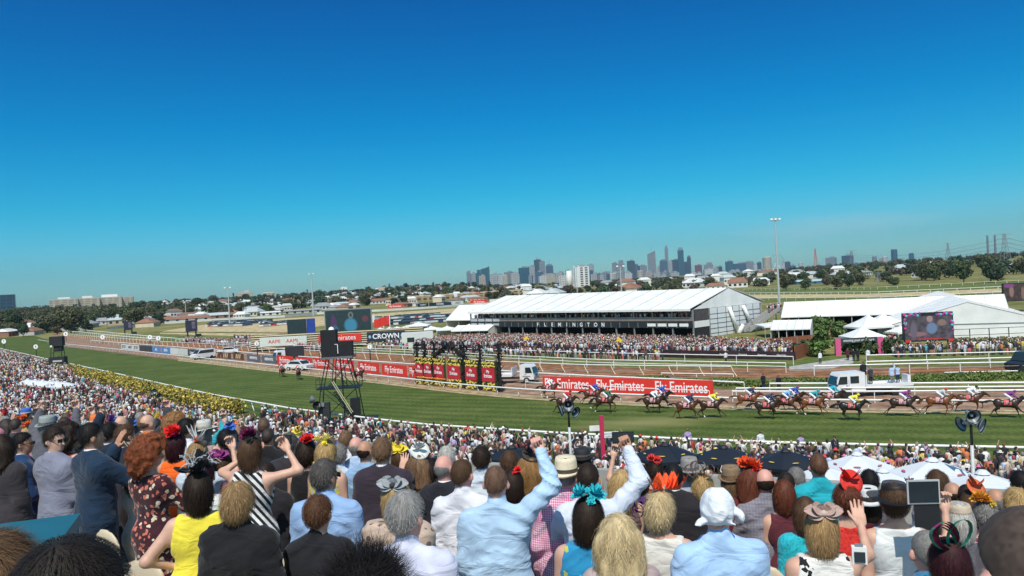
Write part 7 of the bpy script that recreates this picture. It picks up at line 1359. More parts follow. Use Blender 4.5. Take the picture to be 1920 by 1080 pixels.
PP('person with short chestnut hair in a dark navy jacket in front of the pale blue shirt', 597, 962, 4.85, fem=1, yaw=-6, hy=-10, hair=('tidy', (.10, .045, .022)), top=('shirt', (.012, .013, .017)), w=1.1)
PP('grey haired man in a white shirt behind the yellow fascinator', 636, 853, 8.3, yaw=-10, hair=('short', 'grey'), top=('shirt', (.5, .57, .68)))
PP('man with thinning brown hair in a white shirt left of two bald men', 649, 826, 8.8, yaw=-8, hair=('crew', 'lightbrown'), top=('shirt', W_))
PP('bald tanned man in pale blue behind the dark suited man', 668, 838, 8.4, yaw=-10, hair=('bald', 'grey'), top=('shirt', LB), skin=3)
PP('bald man with dark fringe left of the dark suited man', 685, 846, 7.9, yaw=-20, hair=('bald', 'dark'), top=('shirt', (.25, .40, .6)), skin=1)
PP('broad man with grey brown hair in a dark plum suit jacket', 717, 846, 6.9, yaw=-12, hair=('tidy', 'lightbrown'), top=('jacket', (.032, .022, .034)), w=1.14, g=1.2)
PP('woman with short blonde hair, silver bow fascinator and beige flower print top', 744, 931, 5.1, fem=1, yaw=-8, hair=('bob', 'blonde'), top=('blouse', (.50, .38, .30), 'floral', (.16, .12, .10), (.45, .36, .32)), hat=('bow', (.30, .32, .34), (.02, .02, .02)), g=1.2, w=1.15)
PP('man with thick silver grey hair in a lavender white shirt', 762, 966, 3.9, yaw=-14, hy=-14, hair=('tidy', (.30, .29, .28)), glasses=True, top=('shirt', LAV), w=1.1, g=1.2, skin=3)
PP('brown haired woman with a yellow bow on her head', 752, 858, 7.7, fem=1, yaw=-10, hair=('bob', 'brown'), top=('dress', BK), hat=('bow', (.70, .55, .04)))
PP('woman with long light brown hair and white feather disc, arm up shading her eyes', 787, 872, 7.0, fem=1, yaw=-14, hair=('long', 'lightbrown'), top=('dress', (.5, .3, .2)), hat=('disc', (.62, .64, .60), (.7, .7, .68), .9), arms=('reach', 'phone'))
PP('dark haired person in a white shirt left of the bald man in black', 810, 884, 7.0, yaw=-12, hair=('short', 'black'), top=('shirt', W_))
PP('white haired man behind the bald man in a black suit', 839, 858, 7.9, yaw=-20, hair=('short', 'white'), top=('shirt', (.3, .05, .04)), skin=3)
PP('bald man with glasses in a black suit with white collar', 833, 877, 6.8, yaw=-18, hy=-15, hair=('bald', 'grey'), glasses=True, top=('jacket', (.015, .015, .022)), skin=3)
PP('man with cropped brown hair in a creased white shirt', 867, 889, 5.9, yaw=-16, hy=-12, hair=('crew', 'brown'), top=('shirt', W_), w=1.05, g=1.12, skin=3)
PP('dark haired man in a very pale blue shirt behind the cropped haired man', 903, 860, 7.2, yaw=-10, hair=('short', 'dark'), top=('shirt', (.55, .62, .70)))
PP('broad man in a shiny pale blue shirt raising his right fist', 930, 905, 5.35, yaw=-8, hair=('crew', (.15, .085, .055)), top=('shirt', (.40, .57, .76)), w=1.16, g=1.2, arms=('down', 'fistup'), skin=3, bot=('trousers', (.02, .03, .06)))
PP('woman with long wavy golden hair and a dark hat', 993, 880, 7.0, fem=1, yaw=-8, hair=('longwavy', (.26, .14, .05)), top=('longdress', (.02, .018, .03)), hat=('disc', (.04, .025, .02), (.02, .02, .04), .6))
PP('man in a cream straw fedora and a pink gingham shirt', 1062, 892, 5.9, yaw=-10, hair=('crew', 'grey'), top=('shirt', (.62, .07, .24), 'gingham', (.72, .60, .68), None, 2.0), hat=('panama', (.66, .58, .42), (.05, .04, .03)), w=1.1, g=1.2, skin=3)
PP('dark haired man in a white shirt holding up a phone above his head', 1103, 897, 5.7, yaw=-8, hy=-8, hair=('crew', 'dark'), top=('shirt', (.60, .66, .78)), arms=('phone', 'fistup'), w=1.12, g=1.12, skin=1)
t38 = PEOPLE[-1][0]
PP('woman with a dark brown bob, turquoise flower and turquoise print dress', 1104, 966, 4.6, fem=1, yaw=-16, hair=('bob', 'dark'), top=('dress', (.02, .24, .46), 'floral', (.03, .50, .62), (.45, .48, .10), .8), hat=('flower', (.02, .42, .50), (.03, .5, .55), 2, .075), g=1.2, w=1.15)
PP('woman with long curly pale blonde hair seen from behind', 1160, 1006, 4.35, fem=1, yaw=-4, hair=('longwavy', 'paleblonde'), top=('blouse', (.4, .3, .3)), s=.97)
PP('blonde woman with an orange feathered top knot and purple curl fascinator in white', 1237, 955, 4.9, fem=1, yaw=-18, hy=-14, hair=('layer', 'paleblonde'), top=('dress', (.66, .65, .60)), hat=('curls', (.07, .012, .13), (.85, .10, .02)), g=1.1, w=1.12)
PP('black haired man in a black suit right of the orange feathers', 1263, 893, 6.6, yaw=-10, hair=('crew', 'black'), top=('jacket', (.018, .016, .02)), w=1.06, skin=2)
PP('person in a grey cowboy hat behind the black suited man', 1293, 886, 7.7, yaw=-8, hair=('short', 'grey'), top=('shirt', (.35, .38, .42)), hat=('cowboy', (.24, .23, .22), (.08, .07, .07)))
PP('woman with wavy blonde hair and a coral ribbon fascinator', 1318, 912, 6.6, fem=1, yaw=-20, hair=('layer', 'blonde'), top=('dress', (.5, .2, .18)), hat=('loops', (.62, .15, .08), (.55, .48, .42)))
PP('person in a tan wide brimmed felt hat', 1371, 902, 7.1, fem=1, yaw=-6, hair=('bob', 'lightbrown'), top=('blouse', (.22, .04, .06)), hat=('fedora', (.22, .15, .085), (.05, .03, .02)))
PP('red haired woman with a vivid orange red flower hat and dark red lace dress', 1408, 898, 6.8, fem=1, yaw=-8, hair=('long', 'auburn'), top=('longdress', (.13, .018, .015), 'lace', (.07, .012, .012)), hat=('flower', (.72, .09, .02), (.6, .02, .03), 3, .085))
PP('balding man in a dark grey checked shirt with folded arms', 1434, 903, 6.7, yaw=-8, hair=('bald', 'dark'), top=('shirt', (.19, .18, .22), 'gingham', (.24, .23, .27), None, 1.3), arms=('fold', 'fold'), w=1.10, g=1.1, skin=3)
PP('man wearing a knotted white handkerchief on his head and a sky blue shirt', 1345, 957, 4.35, yaw=-4, hair=('crew', 'grey'), top=('shirt', (.36, .54, .80)), hat=('hanky', W_), w=1.12, g=1.15, skin=3)
PP('dark haired man right of the balding man', 1474, 908, 7.3, yaw=-18, hair=('crew', 'dark'), top=('shirt', (.05, .05, .07)))
PP('grey haired man behind, left of the turquoise shirt', 1493, 898, 7.9, yaw=-14, hair=('short', 'grey'), top=('shirt', (.3, .3, .33)))
PP('auburn haired woman below the grey haired man', 1470, 925, 6.6, fem=1, yaw=-10, hair=('bob', 'auburn'), top=('dress', (.1, .02, .03)))
PP('tall man in a bright turquoise shirt', 1534, 874, 7.2, yaw=-4, hair=('crew', (.12, .06, .035)), top=('shirt', TQ), w=1.05, skin=3, arms=('fold', 'fold'))
PP('woman in turquoise lace half hidden by the beige bow', 1510, 960, 5.9, fem=1, yaw=-6, hair=('bob', 'brown'), top=('longdress', (.02, .42, .50), 'lace', (.01, .28, .36)))
PP('blonde woman with a large pinky beige bow and white dress with black print', 1538, 985, 4.45, fem=1, yaw=-6, hair=('bob', (.38, .24, .11)), top=('dress', (.70, .69, .66), 'floral', (.66, .66, .64), (.012, .012, .014), .75), hat=('bow', (.42, .29, .25), (.48, .38, .34)), g=1.1, w=1.1, arms=('down', 'reach'))
t53 = PEOPLE[-1][0]
PP('woman in a red lace dress with auburn updo and scarlet hat', 1588, 938, 5.35, fem=1, yaw=-10, hair=('updo', 'auburn'), top=('longdress', (.62, .035, .025), 'lace', (.45, .02, .02)), hat=('disc', (.66, .03, .02), (.70, .02, .015), 1.1), g=1.15, w=1.15)
PP('woman in a white sleeveless top and sheer black hat taking a tablet picture', 1677, 940, 5.15, fem=1, yaw=-8, hair=('updo', 'brown'), top=('tank', (.66, .68, .68)), hat=('sheer', (.012, .012, .014), (.02, .02, .02)), arms=('down', ((.75, .5, -.3), (.1, .35, 1), 'grip')), g=1.15, w=1.15)
t55 = PEOPLE[-1][0]
PP('bald man in a dark suit right of the tablet', 1786, 927, 7.0, yaw=-10, hair=('bald', 'dark'), top=('jacket', (.02, .02, .028)), skin=1)
PP('man with close cropped hair next to the bald man in dark suit', 1813, 932, 6.9, yaw=-14, hair=('buzz', 'dark'), top=('shirt', (.3, .05, .02)), skin=2)
PP('woman with an orange brimmed hat below the close cropped man', 1822, 944, 6.4, fem=1, yaw=-8, hair=('bob', 'brown'), top=('dress', (.1, .03, .05)), hat=('disc', (.60, .12, .04), (.5, .1, .03), .8))
PP('curly brown haired man behind the tablet', 1757, 904, 7.6, yaw=-6, hair=('layer', 'brown'), top=('shirt', (.2, .2, .25)))
PP('dark haired person between the red hat and the sheer black hat', 1630, 903, 7.6, yaw=-10, hair=('short', 'black'), top=('shirt', (.1, .1, .12)))
PP('woman in a white and black patterned wide hat', 1628, 942, 6.3, fem=1, yaw=-10, hair=('bob', 'dark'), top=('dress', (.3, .02, .05)), hat=('wide', (.60, .60, .60), (.03, .03, .03)))
PP('woman in a pale straw cloche hat right of the raised arm', 1798, 972, 5.6, fem=1, yaw=-6, hair=('bob', 'white'), top=('dress', (.1, .1, .12)), hat=('cap', (.46, .38, .28), (.3, .25, .2)))
PP('woman with a green and magenta ribbon hat and dark plum hair, lower right', 1779, 1052, 3.9, fem=1, yaw=-6, hair=('bob', 'maroon'), top=('dress', (.05, .02, .05)), hat=('loops', (.01, .22, .13), (.30, .02, .12)), s=.96)
PP('grey haired balding man with a blue collar, lower right', 1738, 1034, 4.2, yaw=-4, hair=('buzz', 'grey'), top=('shirt', (.05, .22, .40)), skin=3)
PP('woman with a mustard yellow flower hat near the right edge', 1848, 966, 6.0, fem=1, yaw=-10, hair=('short', 'grey'), top=('dress', (.12, .02, .06)), hat=('flower', (.66, .30, .03), (.6, .4, .05), 3, .075))
PP('bald man in lilac behind the mustard hat', 1866, 939, 6.9, yaw=-6, hair=('bald', 'grey'), top=('shirt', (.5, .45, .6)), skin=1)
PP('blonde woman at the right edge above the huge dark head', 1906, 942, 6.2, fem=1, yaw=-8, hair=('layer', 'blonde'), top=('dress', BK))
PP('person with very dark hair behind the blonde at the right edge', 1912, 905, 7.6, yaw=-8, hair=('short', 'black'), top=('shirt', BK))
PP('man with messy dark hair whose head fills the lower left corner', 139, 1142, 1.5, yaw=-16, hy=-12, hair=('tidy', (.022, .017, .014)), top=('jacket', BK), skin=3, s=1.04)
PP('ginger haired person cut by the bottom left corner', -14, 1108, 1.8, yaw=-8, hy=-15, hair=('layer', (.13, .075, .04)), top=('shirt', BK), skin=3)
PP('man with spiky black hair at the bottom edge', 688, 1128, 2.1, yaw=-6, hair=('spiky', 'black'), top=('shirt', BK), s=1.02)
PP('man with cropped dark hair whose huge head fills the lower right corner', 1934, 1082, 1.42, yaw=-4, hy=10, hair=('buzz', (.085, .06, .048)), top=('shirt', BK), skin=3, s=1.06)
PP('man in a grey green trilby raising both hands near the left edge', 90, 801, 9.4, yaw=-20, hair=('short', 'grey'), top=('shirt', (.1, .1, .12)), hat=('fedora', (.24, .28, .27), (.05, .06, .08)), arms=('up', 'up'))
PP('woman with dark curly hair in a red dress behind the grey suit', 128, 818, 8.3, fem=1, yaw=-30, hair=('curly', 'dark'), top=('dress', (.66, .04, .03)), hat=('flower', (.35, .02, .02), (.1, .02, .02), 1, .06))
PP('dark haired man in a navy shirt between the two front suits', 205, 812, 8.8, yaw=-20, hair=('short', 'black'), top=('jacket', (.01, .02, .04)), arms=('up', 'down'))
PP('woman in white behind the curly ginger hair', 262, 870, 7.2, fem=1, yaw=-10, hair=('long', 'lightbrown'), top=('dress', (.62, .6, .56)), hat=('feather', (.66, .6, .5), (.6, .55, .45)), bot=('skirt', (.5, .5, .55)))
PP('woman with tightly curled sandy hair, back row left', 329, 796, 9.6, fem=1, yaw=-10, hair=('curly', 'ginger'), top=('dress', (.3, .2, .1)))
PP('woman in a pale wide hat right of the white shirted man', 383, 808, 9.0, fem=1, yaw=-8, hair=('bob', 'grey'), top=('dress', (.4, .3, .3)), hat=('wide', (.55, .54, .48), (.4, .38, .3)))
PP('man with folded dark jacket left of the spiky haired man', 500, 890, 7.2, yaw=-10, hair=('crew', 'dark'), top=('jacket', (.014, .013, .018)))
PP('woman with a purple bow and light hair, second row', 420, 868, 7.6, fem=1, yaw=-10, hair=('bob', 'brown'), top=('dress', (.2, .05, .1)), hat=('bow', (.25, .03, .18)))
PP('man in a dark suit jacket with brown hair behind the fist raiser', 955, 868, 7.6, yaw=-10, hair=('short', 'brown'), top=('shirt', (.25, .35, .5)), arms=('down', 'phone'))
PP('woman with a scarlet ribbon on her cheek side, behind the fist', 962, 905, 6.7, fem=1, yaw=-12, hair=('bob', 'dark'), top=('dress', (.03, .02, .05)), hat=('flower', (.75, .02, .02), (.6, .02, .02), 1, .05))
PP('person in a black flat topped hat left of the raised phone', 1092, 862, 7.8, fem=1, yaw=-8, hair=('bob', 'dark'), top=('dress', (.03, .03, .05)), hat=('boater', (.014, .014, .016), (.1, .1, .1)))
PP('blonde woman behind the raised white sleeve', 1166, 905, 7.0, fem=1, yaw=-10, hair=('long', 'blonde'), top=('dress', (.15, .1, .1)))
PP('dark haired woman left of the orange feathers holding up a phone', 1200, 892, 7.6, fem=1, yaw=-10, hair=('bob', 'dark'), top=('dress', (.08, .05, .1)), arms=('up', 'phone'))
PP('woman with a red flower behind the black suited man', 1229, 884, 7.9, fem=1, yaw=-10, hair=('short', 'dark'), top=('dress', (.25, .03, .03)), hat=('flower', (.66, .05, .04), (.5, .05, .04), 2, .06))
held('phone', 'black phone held low by the woman with curly ginger hair', 'phone', t6, 1, lambda r: phone_b(r, .08, .15)); held('phone', 'phone in the hand of the woman with white feathers', 'phone', t9, 1, lambda r: phone_b(r))
held('phone', 'black phone held up by the woman in the striped dress', 'phone', t12, 1, lambda r: phone_b(r, .17, .08)); held('phone', 'black phone held high by the man in the white shirt', 'phone', t38, 1, lambda r: phone_b(r, .17, .085))
p = P(1731, 922, 5.1); r = root('tablet', 'large tablet in a silver frame held up by the woman in the sheer black hat', 'tablet', p, -.12); MB().box(0, 0, 0, .20, .012, .155).build('case', ALU, r); MB().box(0, -.008, 0, .18, .006, .135).build('display', mat('tablet_glass', (.015, .022, .03), .15, .2, 6), r)
MB().box(.02, .01, -.155, .15, .014, .15).build('cover_flap', BLACK, r)
p = P(1611, 1040, 4.3); r = root('camera', 'small white box camera held up near the bottom right', 'camera', p, -.3); MB().box(0, 0, 0, .075, .045, .09).build('camera_body', WHITE, r); MB().box(0, -.026, -.005, .055, .01, .055).build('display', mat('phone_glass', (.03, .04, .05), .1, .1, 5), r); MB().box(0, 0, .05, .04, .03, .012).build('button_plate', GREYM, r)
# teal box top at lower left
a = P(30, 1010, 3.2); t = root('teal_cabinet', 'dark teal flat topped cabinet in the lower left corner', 'cabinet', (a.x-.02, a.y, floorz(a.x, a.y)), .33); hz2 = a.z-floorz(a.x, a.y); TE = mat('teal_panel', (.012, .11, .16), .55, .1, 3)
MB().box(0, 0, hz2, .44, .36, .05).build('lid', TE, t); MB().box(0, 0, hz2/2-.02, .40, .32, hz2-.06).build('carcass', mat('teal_dark', (.006, .03, .045), .6, .1, 3), t); MB().box(.1, -.17, hz2*.6, .12, .02, .03).build('handle', BLACK, t)
# ---- generic spectators for the remaining places (templates, then copies)
TPL = []
def tpl(fem, hair, top, bot, hat, arms, T): 
    n0 = len(PEOPLE); t = person('template', 0, 0, 9, fem=fem, hair=hair, top=top, bot=bot, hat=hat, arms=arms, coarse=.021, loc=(0, 0, 0), T=T, yaw=0); PEOPLE.pop(); ch = [(c.name.split('.')[0], c) for c in t.children_recursive]; TPL.append((t, fem, [(n, c) for n, c in ch], hat)); return t
bpy.context.view_layer.update()
ARMS_ = [('down', 'down'), ('front', 'front'), ('down', 'front'), ('front', 'phone'), ('down', 'up'), ('clap', 'clap'), ('fold', 'fold'), ('phone', 'phone')]
for i in range(8): tpl(0, (['short', 'crew', 'bald', 'tidy'][i % 4], 'brown'), (['shirt', 'jacket', 'polo', 'jacket'][(i+i//4) % 4], W_), ('trousers', BK), [None, None, None, ('fedora', (.5, .45, .35))][i % 4] if i > 3 else None, ARMS_[i], 1.76)
for i in range(9): tpl(1, (['bob', 'long', 'layer', 'updo', 'curly'][i % 5], 'brown'), (['dress', 'longdress', 'tank', 'blouse'][i % 4], W_), ('skirt', BK), [None, ('flower', RD), ('disc', BK, RD), ('feather', W_), ('wide', CRM), ('bow', RD)][i % 6], ARMS_[(i*3+1) % 8], 1.66)
TOPC = {'white': (.70, .71, .74), 'pale blue': (.40, .52, .72), 'black': (.012, .012, .015), 'navy': (.012, .02, .05), 'charcoal': (.04, .04, .05), 'red': (.55, .03, .03), 'pink': (.58, .20, .26), 'cream': (.58, .50, .38), 'orange': (.70, .18, .03), 'yellow': (.72, .58, .08), 'turquoise': (.03, .34, .42), 'lilac': (.38, .30, .52), 'brown': (.12, .06, .04), 'green': (.05, .18, .08), 'maroon': (.10, .015, .03)}
TW_ = ['white']*10+['pale blue']*4+['black']*10+['navy']*4+['charcoal']*5+['red']+['pink']*2+['cream']*4+['orange', 'turquoise', 'lilac', 'brown', 'brown', 'brown', 'maroon', 'maroon', 'maroon', 'yellow']
HN = {'dark': 'dark', 'brown': 'brown', 'blonde': 'blonde', 'grey': 'grey', 'black': 'black', 'red': 'red', 'lightbrown': 'light brown', 'auburn': 'auburn'}
HMAT = {k: mat('hairtone_'+k, HC[k], .55, .35, 40, bump=.5, bscale=90) for k in HN}; HATC = {'red': (.6, .02, .02), 'black': (.012, .012, .014), 'white': (.66, .66, .64), 'straw': (.55, .46, .3), 'pink': (.6, .12, .3), 'purple': (.15, .03, .2), 'orange': (.72, .16, .03), 'yellow': (.75, .6, .08), 'blue': (.04, .12, .45)}
def spect(loc, yaw, where, group, k=None, sc=None, top=None):
    t0, fem, ch, hat = TPL[k if k is not None else rnd.randrange(len(TPL))]; tc = top or rnd.choice(TW_); hc = rnd.choice(['dark', 'brown', 'brown', 'blonde', 'grey', 'black', 'lightbrown', 'auburn', 'dark', 'blonde'] if fem else ['dark', 'brown', 'grey', 'black', 'lightbrown', 'dark', 'brown']); ht = rnd.choice(list(HATC)); r = t0.copy(); COL.objects.link(r); r.location = loc; r.rotation_euler = (0, 0, yaw); s = sc or rnd.uniform(.95, 1.05); r.scale = (s, s, s)
    hn = '' if not hat else (' under a %s hat' % ht if hat[0] in ('fedora', 'wide', 'disc') else ' with a %s hair ornament' % ht); r['label'] = '%s haired %s in %s%s %s' % (HN[hc], 'woman' if fem else 'man', tc, hn, where); r['category'] = 'person'; r['group'] = group
    cm = {}
    for n, c in ch:
        o = c.copy(); COL.objects.link(o); cm[c.name] = o; o.parent = r if c.parent == t0 else cm.get(c.parent.name, r)
        if n in ('shirt', 'jacket', 'dress', 'top', 'blouse'): setm(o, cloth(TOPC[tc]))
        elif n == 'trousers' or n == 'skirt': setm(o, cloth(rnd.choice([BK, NV, (.05, .05, .06), (.2, .17, .13)])))
        elif n == 'hair': setm(o, HMAT[hc])
        elif n == 'body': setm(o, SK[rnd.choice([0, 0, 3, 1, 1, 2 if rnd.random() < .3 else 0])])
        elif n in ('hat', 'fascinator', 'saucer_hat', 'bow', 'saucer_loops', 'fascinator_centre'): setm(o, HM(HATC[ht]))
    return r
# stand places further down the terrace
taken = [(t.location.x, t.location.y) for t, _, _ in PEOPLE]; cand = []
for n in range(row_of(7.4*GV.x, 7.4*GV.y), row_of(16.3*GV.x, 16.3*GV.y)+1):
    s0 = n*ROWD-40+.42
    for j in range(-30, 34):
        l_ = j*.56+(n % 2)*.28+rnd.uniform(-.1, .1); x, y = s0*GV.x+l_*GV.y, s0*GV.y-l_*GV.x
        if y < 6.5: continue
        d_ = Vector((x, y, floorz(x, y)+1.6-H0)); t_ = FPX/d_.dot(F_); px, py = 960+d_.dot(CR)*t_, 540-d_.dot(CU)*t_
        if px < -40 or px > 1960 or min((x-a)**2+(y-b)**2 for a, b in taken) < .36: continue
        if py < lerp_poly([(0, 783), (250, 793), (480, 808), (640, 822), (900, 848), (1100, 853), (1300, 872), (1500, 884), (1700, 894), (1920, 908)], px): continue
        front = y < 8.8
        if front and rnd.random() < .5: continue
        cand.append((y, x, px, py))
cand.sort(); cand = cand[:120]
def nearq(px): return 'low in the stand, left part' if px < 500 else 'low in the stand, left of the middle' if px < 900 else 'low in the stand, right of the middle' if px < 1350 else 'low in the stand, right part'
for (y, x, px, py) in cand: spect((x, y, floorz(x, y)), R(rnd.uniform(-35, 12)), nearq(px), 'spectators standing in the grandstand')
# ---- officials by the rail, film crew, attendants
def off_(px, py_head, d, top, lab, yaw=0, k=0, bot=None, on=None):
    p = P(px, py_head, d); z = 0 if on is None else on; q = spect((p.x, p.y, z), yaw, '', 'people working at the course', k, None, top); q['label'] = lab; return q
def at_g(px, py, top, lab, yaw=0, k=0): g_ = G(px, py); return off_(px, 540, g_.y, top, lab, yaw, k)
for (px, d, top, lab, yw) in [(1275, 59, 'lilac', 'attendant in purple standing at the rail above the left black umbrella', 0), (1411, 57, 'white', 'attendant in white with a dark tie line at the rail', 0), (1486, 55.5, 'lilac', 'attendant in purple and white standing at the rail', 0), (1550, 54, 'navy', 'attendant in bright blue at the rail behind the white umbrella', 0), (1807, 50.5, 'black', 'official in a dark suit and white cap facing the stand by the speaker pole', PI), (937, 63, 'white', 'attendant in white at the rail left of the small black umbrella', 0), (919, 64, 'black', 'attendant in black at the rail beside the one in white', 0), (1086, 60, 'white', 'attendant in white and blue near the horn speaker pole', 0), (1034, 61, 'white', 'man in a white hat on the rail left of the horn speaker pole', 0)]:
    off_(px, 540, d, top, lab, yw, 0 if top != 'black' else 1)
zb = 1.16
for (px, dx, k, top, lab) in [(1664, 0, 4, 'pale blue', 'cameraman in pale blue on the flatbed truck, left of a pair'), (1675, 0, 5, 'pale blue', 'man in pale blue at the rear of the flatbed truck'), (1624, 0, 1, 'charcoal', 'man in dark clothes crouching behind the truck cab')]:
    g_ = P(px, 540, G(1628, 742).y); q = spect((g_.x, g_.y, zb), 0, '', 'people working at the course', k, 1.0, top); q['label'] = lab
g_ = P(1611, 540, G(1628, 742).y+1); q = spect((g_.x, g_.y, 1.2), 0, '', 'people working at the course', 1, 1.25, 'black'); q['label'] = 'film worker in black standing high behind the truck cab'
for (px, py, top, lab) in [(1451, 735, 'black', 'man in a black suit crossing the hedge strip'), (1422, 730, 'black', 'man in black on the path left of the suited one'), (1531, 683, 'white', 'man in a white shirt on the lawn near the arch'), (1621, 678, 'white', 'man in white in front of the pink arch'), (1602, 678, 'black', 'man in dark suit in front of the arch, right of two'), (1594, 678, 'black', 'man in dark suit in front of the arch, left of two'), (1583, 677, 'maroon', 'person in maroon beside the pink arch post'), (1354, 681, 'white', 'man in white walking in front of the black fence')]:
    at_g(px, py, top, lab, rnd.uniform(-.4, .4), 0 if top == 'white' else 1)
for t0, fem, ch, hat in TPL:
    for n, c in ch: bpy.data.objects.remove(c)
    bpy.data.objects.remove(t0)
# ---- seats
t0 = bpy.data.objects.new('stadium_seat', None); SEATM = mat('seat_cream', (.55, .47, .34), .5, .06, 3); 
sb = MB().box(0, 0, .44, .42, .36, .04).box(0, -.02, .36, .3, .1, .14); bk = Vol((-.25, -.3, .45), (.25, 0, .95), .02); bk.ell((0, -.2, .68), (.21, .035, .2), 0); sm_ = bpy.data.meshes.new('seat'); sm_.from_pydata(sb.v, [], sb.f); sm_.materials.append(SEATM); bv, bf = bk.mesh(1); bm_ = mesh_np('backrest', bv, bf, True, mats=[SEATM]); leg = MB().box(0, -.05, .15, .06, .1, .32); lm_ = bpy.data.meshes.new('leg'); lm_.from_pydata(leg.v, [], leg.f); lm_.materials.append(GREYM); ns = 0
for n in range(row_of(1.5*GV.x, 1.5*GV.y), row_of(9*GV.x, 9*GV.y)):
    s0 = n*ROWD-40+.28
    for j in range(-14, 14):
        l_ = j*.5; x, y = s0*GV.x+l_*GV.y, s0*GV.y-l_*GV.x
        if y < 1.6 or abs(x) > y*.72 or min((x-a)**2+(y-b)**2 for a, b in taken) < .055: continue
        if (x-a_tc[0])**2+(y-a_tc[1])**2 < .6 if (a_tc := (P(30, 1010, 3.2).x, 3.2)) else False: continue
        r = root('stadium_seat', 'cream plastic tip up seat on the grandstand terrace', 'seat', (x, y, floorz(x, y)), yaw_row, 'cream seats of the grandstand'); link('seat', sm_, r); link('backrest', bm_, r); link('leg', lm_, r); ns += 1
# ================================================================ THE DISTANT CROWD
def lp_person(pose):
    V = []; F = []; C = []
    def loft(rings, c, n=6, cap=True):
        b = len(V)
        for (x, y, z, rx, ry) in rings:
            for i in range(n): a = 2*PI*i/n; V.append((x+rx*math.cos(a), y+ry*math.sin(a), z)); C.append(c)
        for k in range(len(rings)-1):
            for i in range(n): F.append((b+k*n+i, b+k*n+(i+1) % n, b+(k+1)*n+(i+1) % n, b+(k+1)*n+i))
        if cap:
            e = b+(len(rings)-1)*n; 
            for i in range(0, n-2, 2): F.append((e, e+i+1, e+i+2, e+min(i+3, n-1)))
    loft([(0, 0, 0, .15, .10), (0, 0, .5, .15, .11), (0, 0, .92, .17, .12)], 3); loft([(0, 0, .88, .17, .12), (0, 0, 1.15, .15, .11), (0, 0, 1.38, .21, .11), (0, 0, 1.47, .08, .07)], 2)
    loft([(0, 0, 1.45, .055, .055), (0, .02, 1.54, .08, .085), (0, .01, 1.62, .082, .09)], 0); loft([(0, -.01, 1.56, .088, .09), (0, -.01, 1.66, .09, .10), (0, 0, 1.73, .05, .06)], 1)
    for sx, p in ((-1, pose[0]), (1, pose[1])):
        a = Vector((sx*.2, 0, 1.38)); e = {'d': (sx*.24, -.02, 1.12), 'f': (sx*.24, .06, 1.12), 'u': (sx*.33, .12, 1.55)}[p]; w = {'d': (sx*.22, .08, .88), 'f': (sx*.08, .28, 1.12), 'u': (sx*.2, .22, 1.85)}[p]
        def lim(a, b, r0, r1, c):
            a = Vector(a); b = Vector(b); d = (b-a).normalized(); u = d.orthogonal().normalized(); v = d.cross(u); s = len(V)
            for q, r in ((a, r0), (b, r1)):
                for i in range(4): t_ = PI/2*i; V.append(tuple(q+(u*math.cos(t_)+v*math.sin(t_))*r)); C.append(c)
            for i in range(4): F.append((s+i, s+(i+1) % 4, s+4+(i+1) % 4, s+4+i))
        lim(a, e, .05, .045, 2); lim(e, w, .042, .035, 0 if p != 'd' else 2)
    return np.array(V), np.array(F), np.array(C)
LPS = [lp_person(p) for p in (('d', 'd'), ('d', 'f'), ('f', 'f'), ('u', 'd'), ('d', 'u'), ('u', 'u'), ('d', 'd'), ('f', 'f'))]
LPW = np.array([.28, .14, .14, .08, .08, .05, .13, .10])
def add_hat(lp, r):
    V, F, C = lp; n = 8; b = len(V); X = [(r*math.cos(2*PI*i/n), r*math.sin(2*PI*i/n), 1.66) for i in range(n)]+[(.09*math.cos(2*PI*i/n), .1*math.sin(2*PI*i/n), 1.67) for i in range(n)]+[(.075*math.cos(2*PI*i/n), .085*math.sin(2*PI*i/n), 1.78) for i in range(n)]
    Q = [(b+k*n+i, b+k*n+(i+1) % n, b+(k+1)*n+(i+1) % n, b+(k+1)*n+i) for k in range(2) for i in range(n)]+[(b+16, b+17, b+18, b+19), (b+16, b+19, b+20, b+23), (b+20, b+21, b+22, b+23)]
    return np.concatenate([V, X]), np.concatenate([F, Q]), np.concatenate([C, np.full(3*n, 4)])
LPS[6] = add_hat(LPS[6], .19); LPS[7] = add_hat(LPS[7], .15)
topc = np.array([TOPC[k] for k in TW_]); hairc = np.array([HC[k] for k in ['dark', 'dark', 'brown', 'brown', 'black', 'lightbrown', 'blonde', 'grey', 'red', 'white']]+[(.5, .45, .38), (.4, .05, .05), (.06, .03, .02), (.02, .015, .012), (.1, .06, .03)]); skc = np.array([(.56, .33, .24), (.50, .28, .19), (.60, .33, .27), (.44, .24, .15), (.2, .1, .06)]); botc = np.array([(.012, .012, .015), (.02, .025, .05), (.2, .17, .13), (.05, .05, .06), (.35, .33, .32), (.5, .1, .1)]); hatc = np.array(list(HATC.values())[:5]+[(.6, .58, .5), (.55, .5, .42), (.02, .02, .02), (.1, .06, .04), (.3, .28, .26), (.6, .58, .5), (.05, .04, .04)])
CV = []; CF = []; CC_ = []; nv = [0]
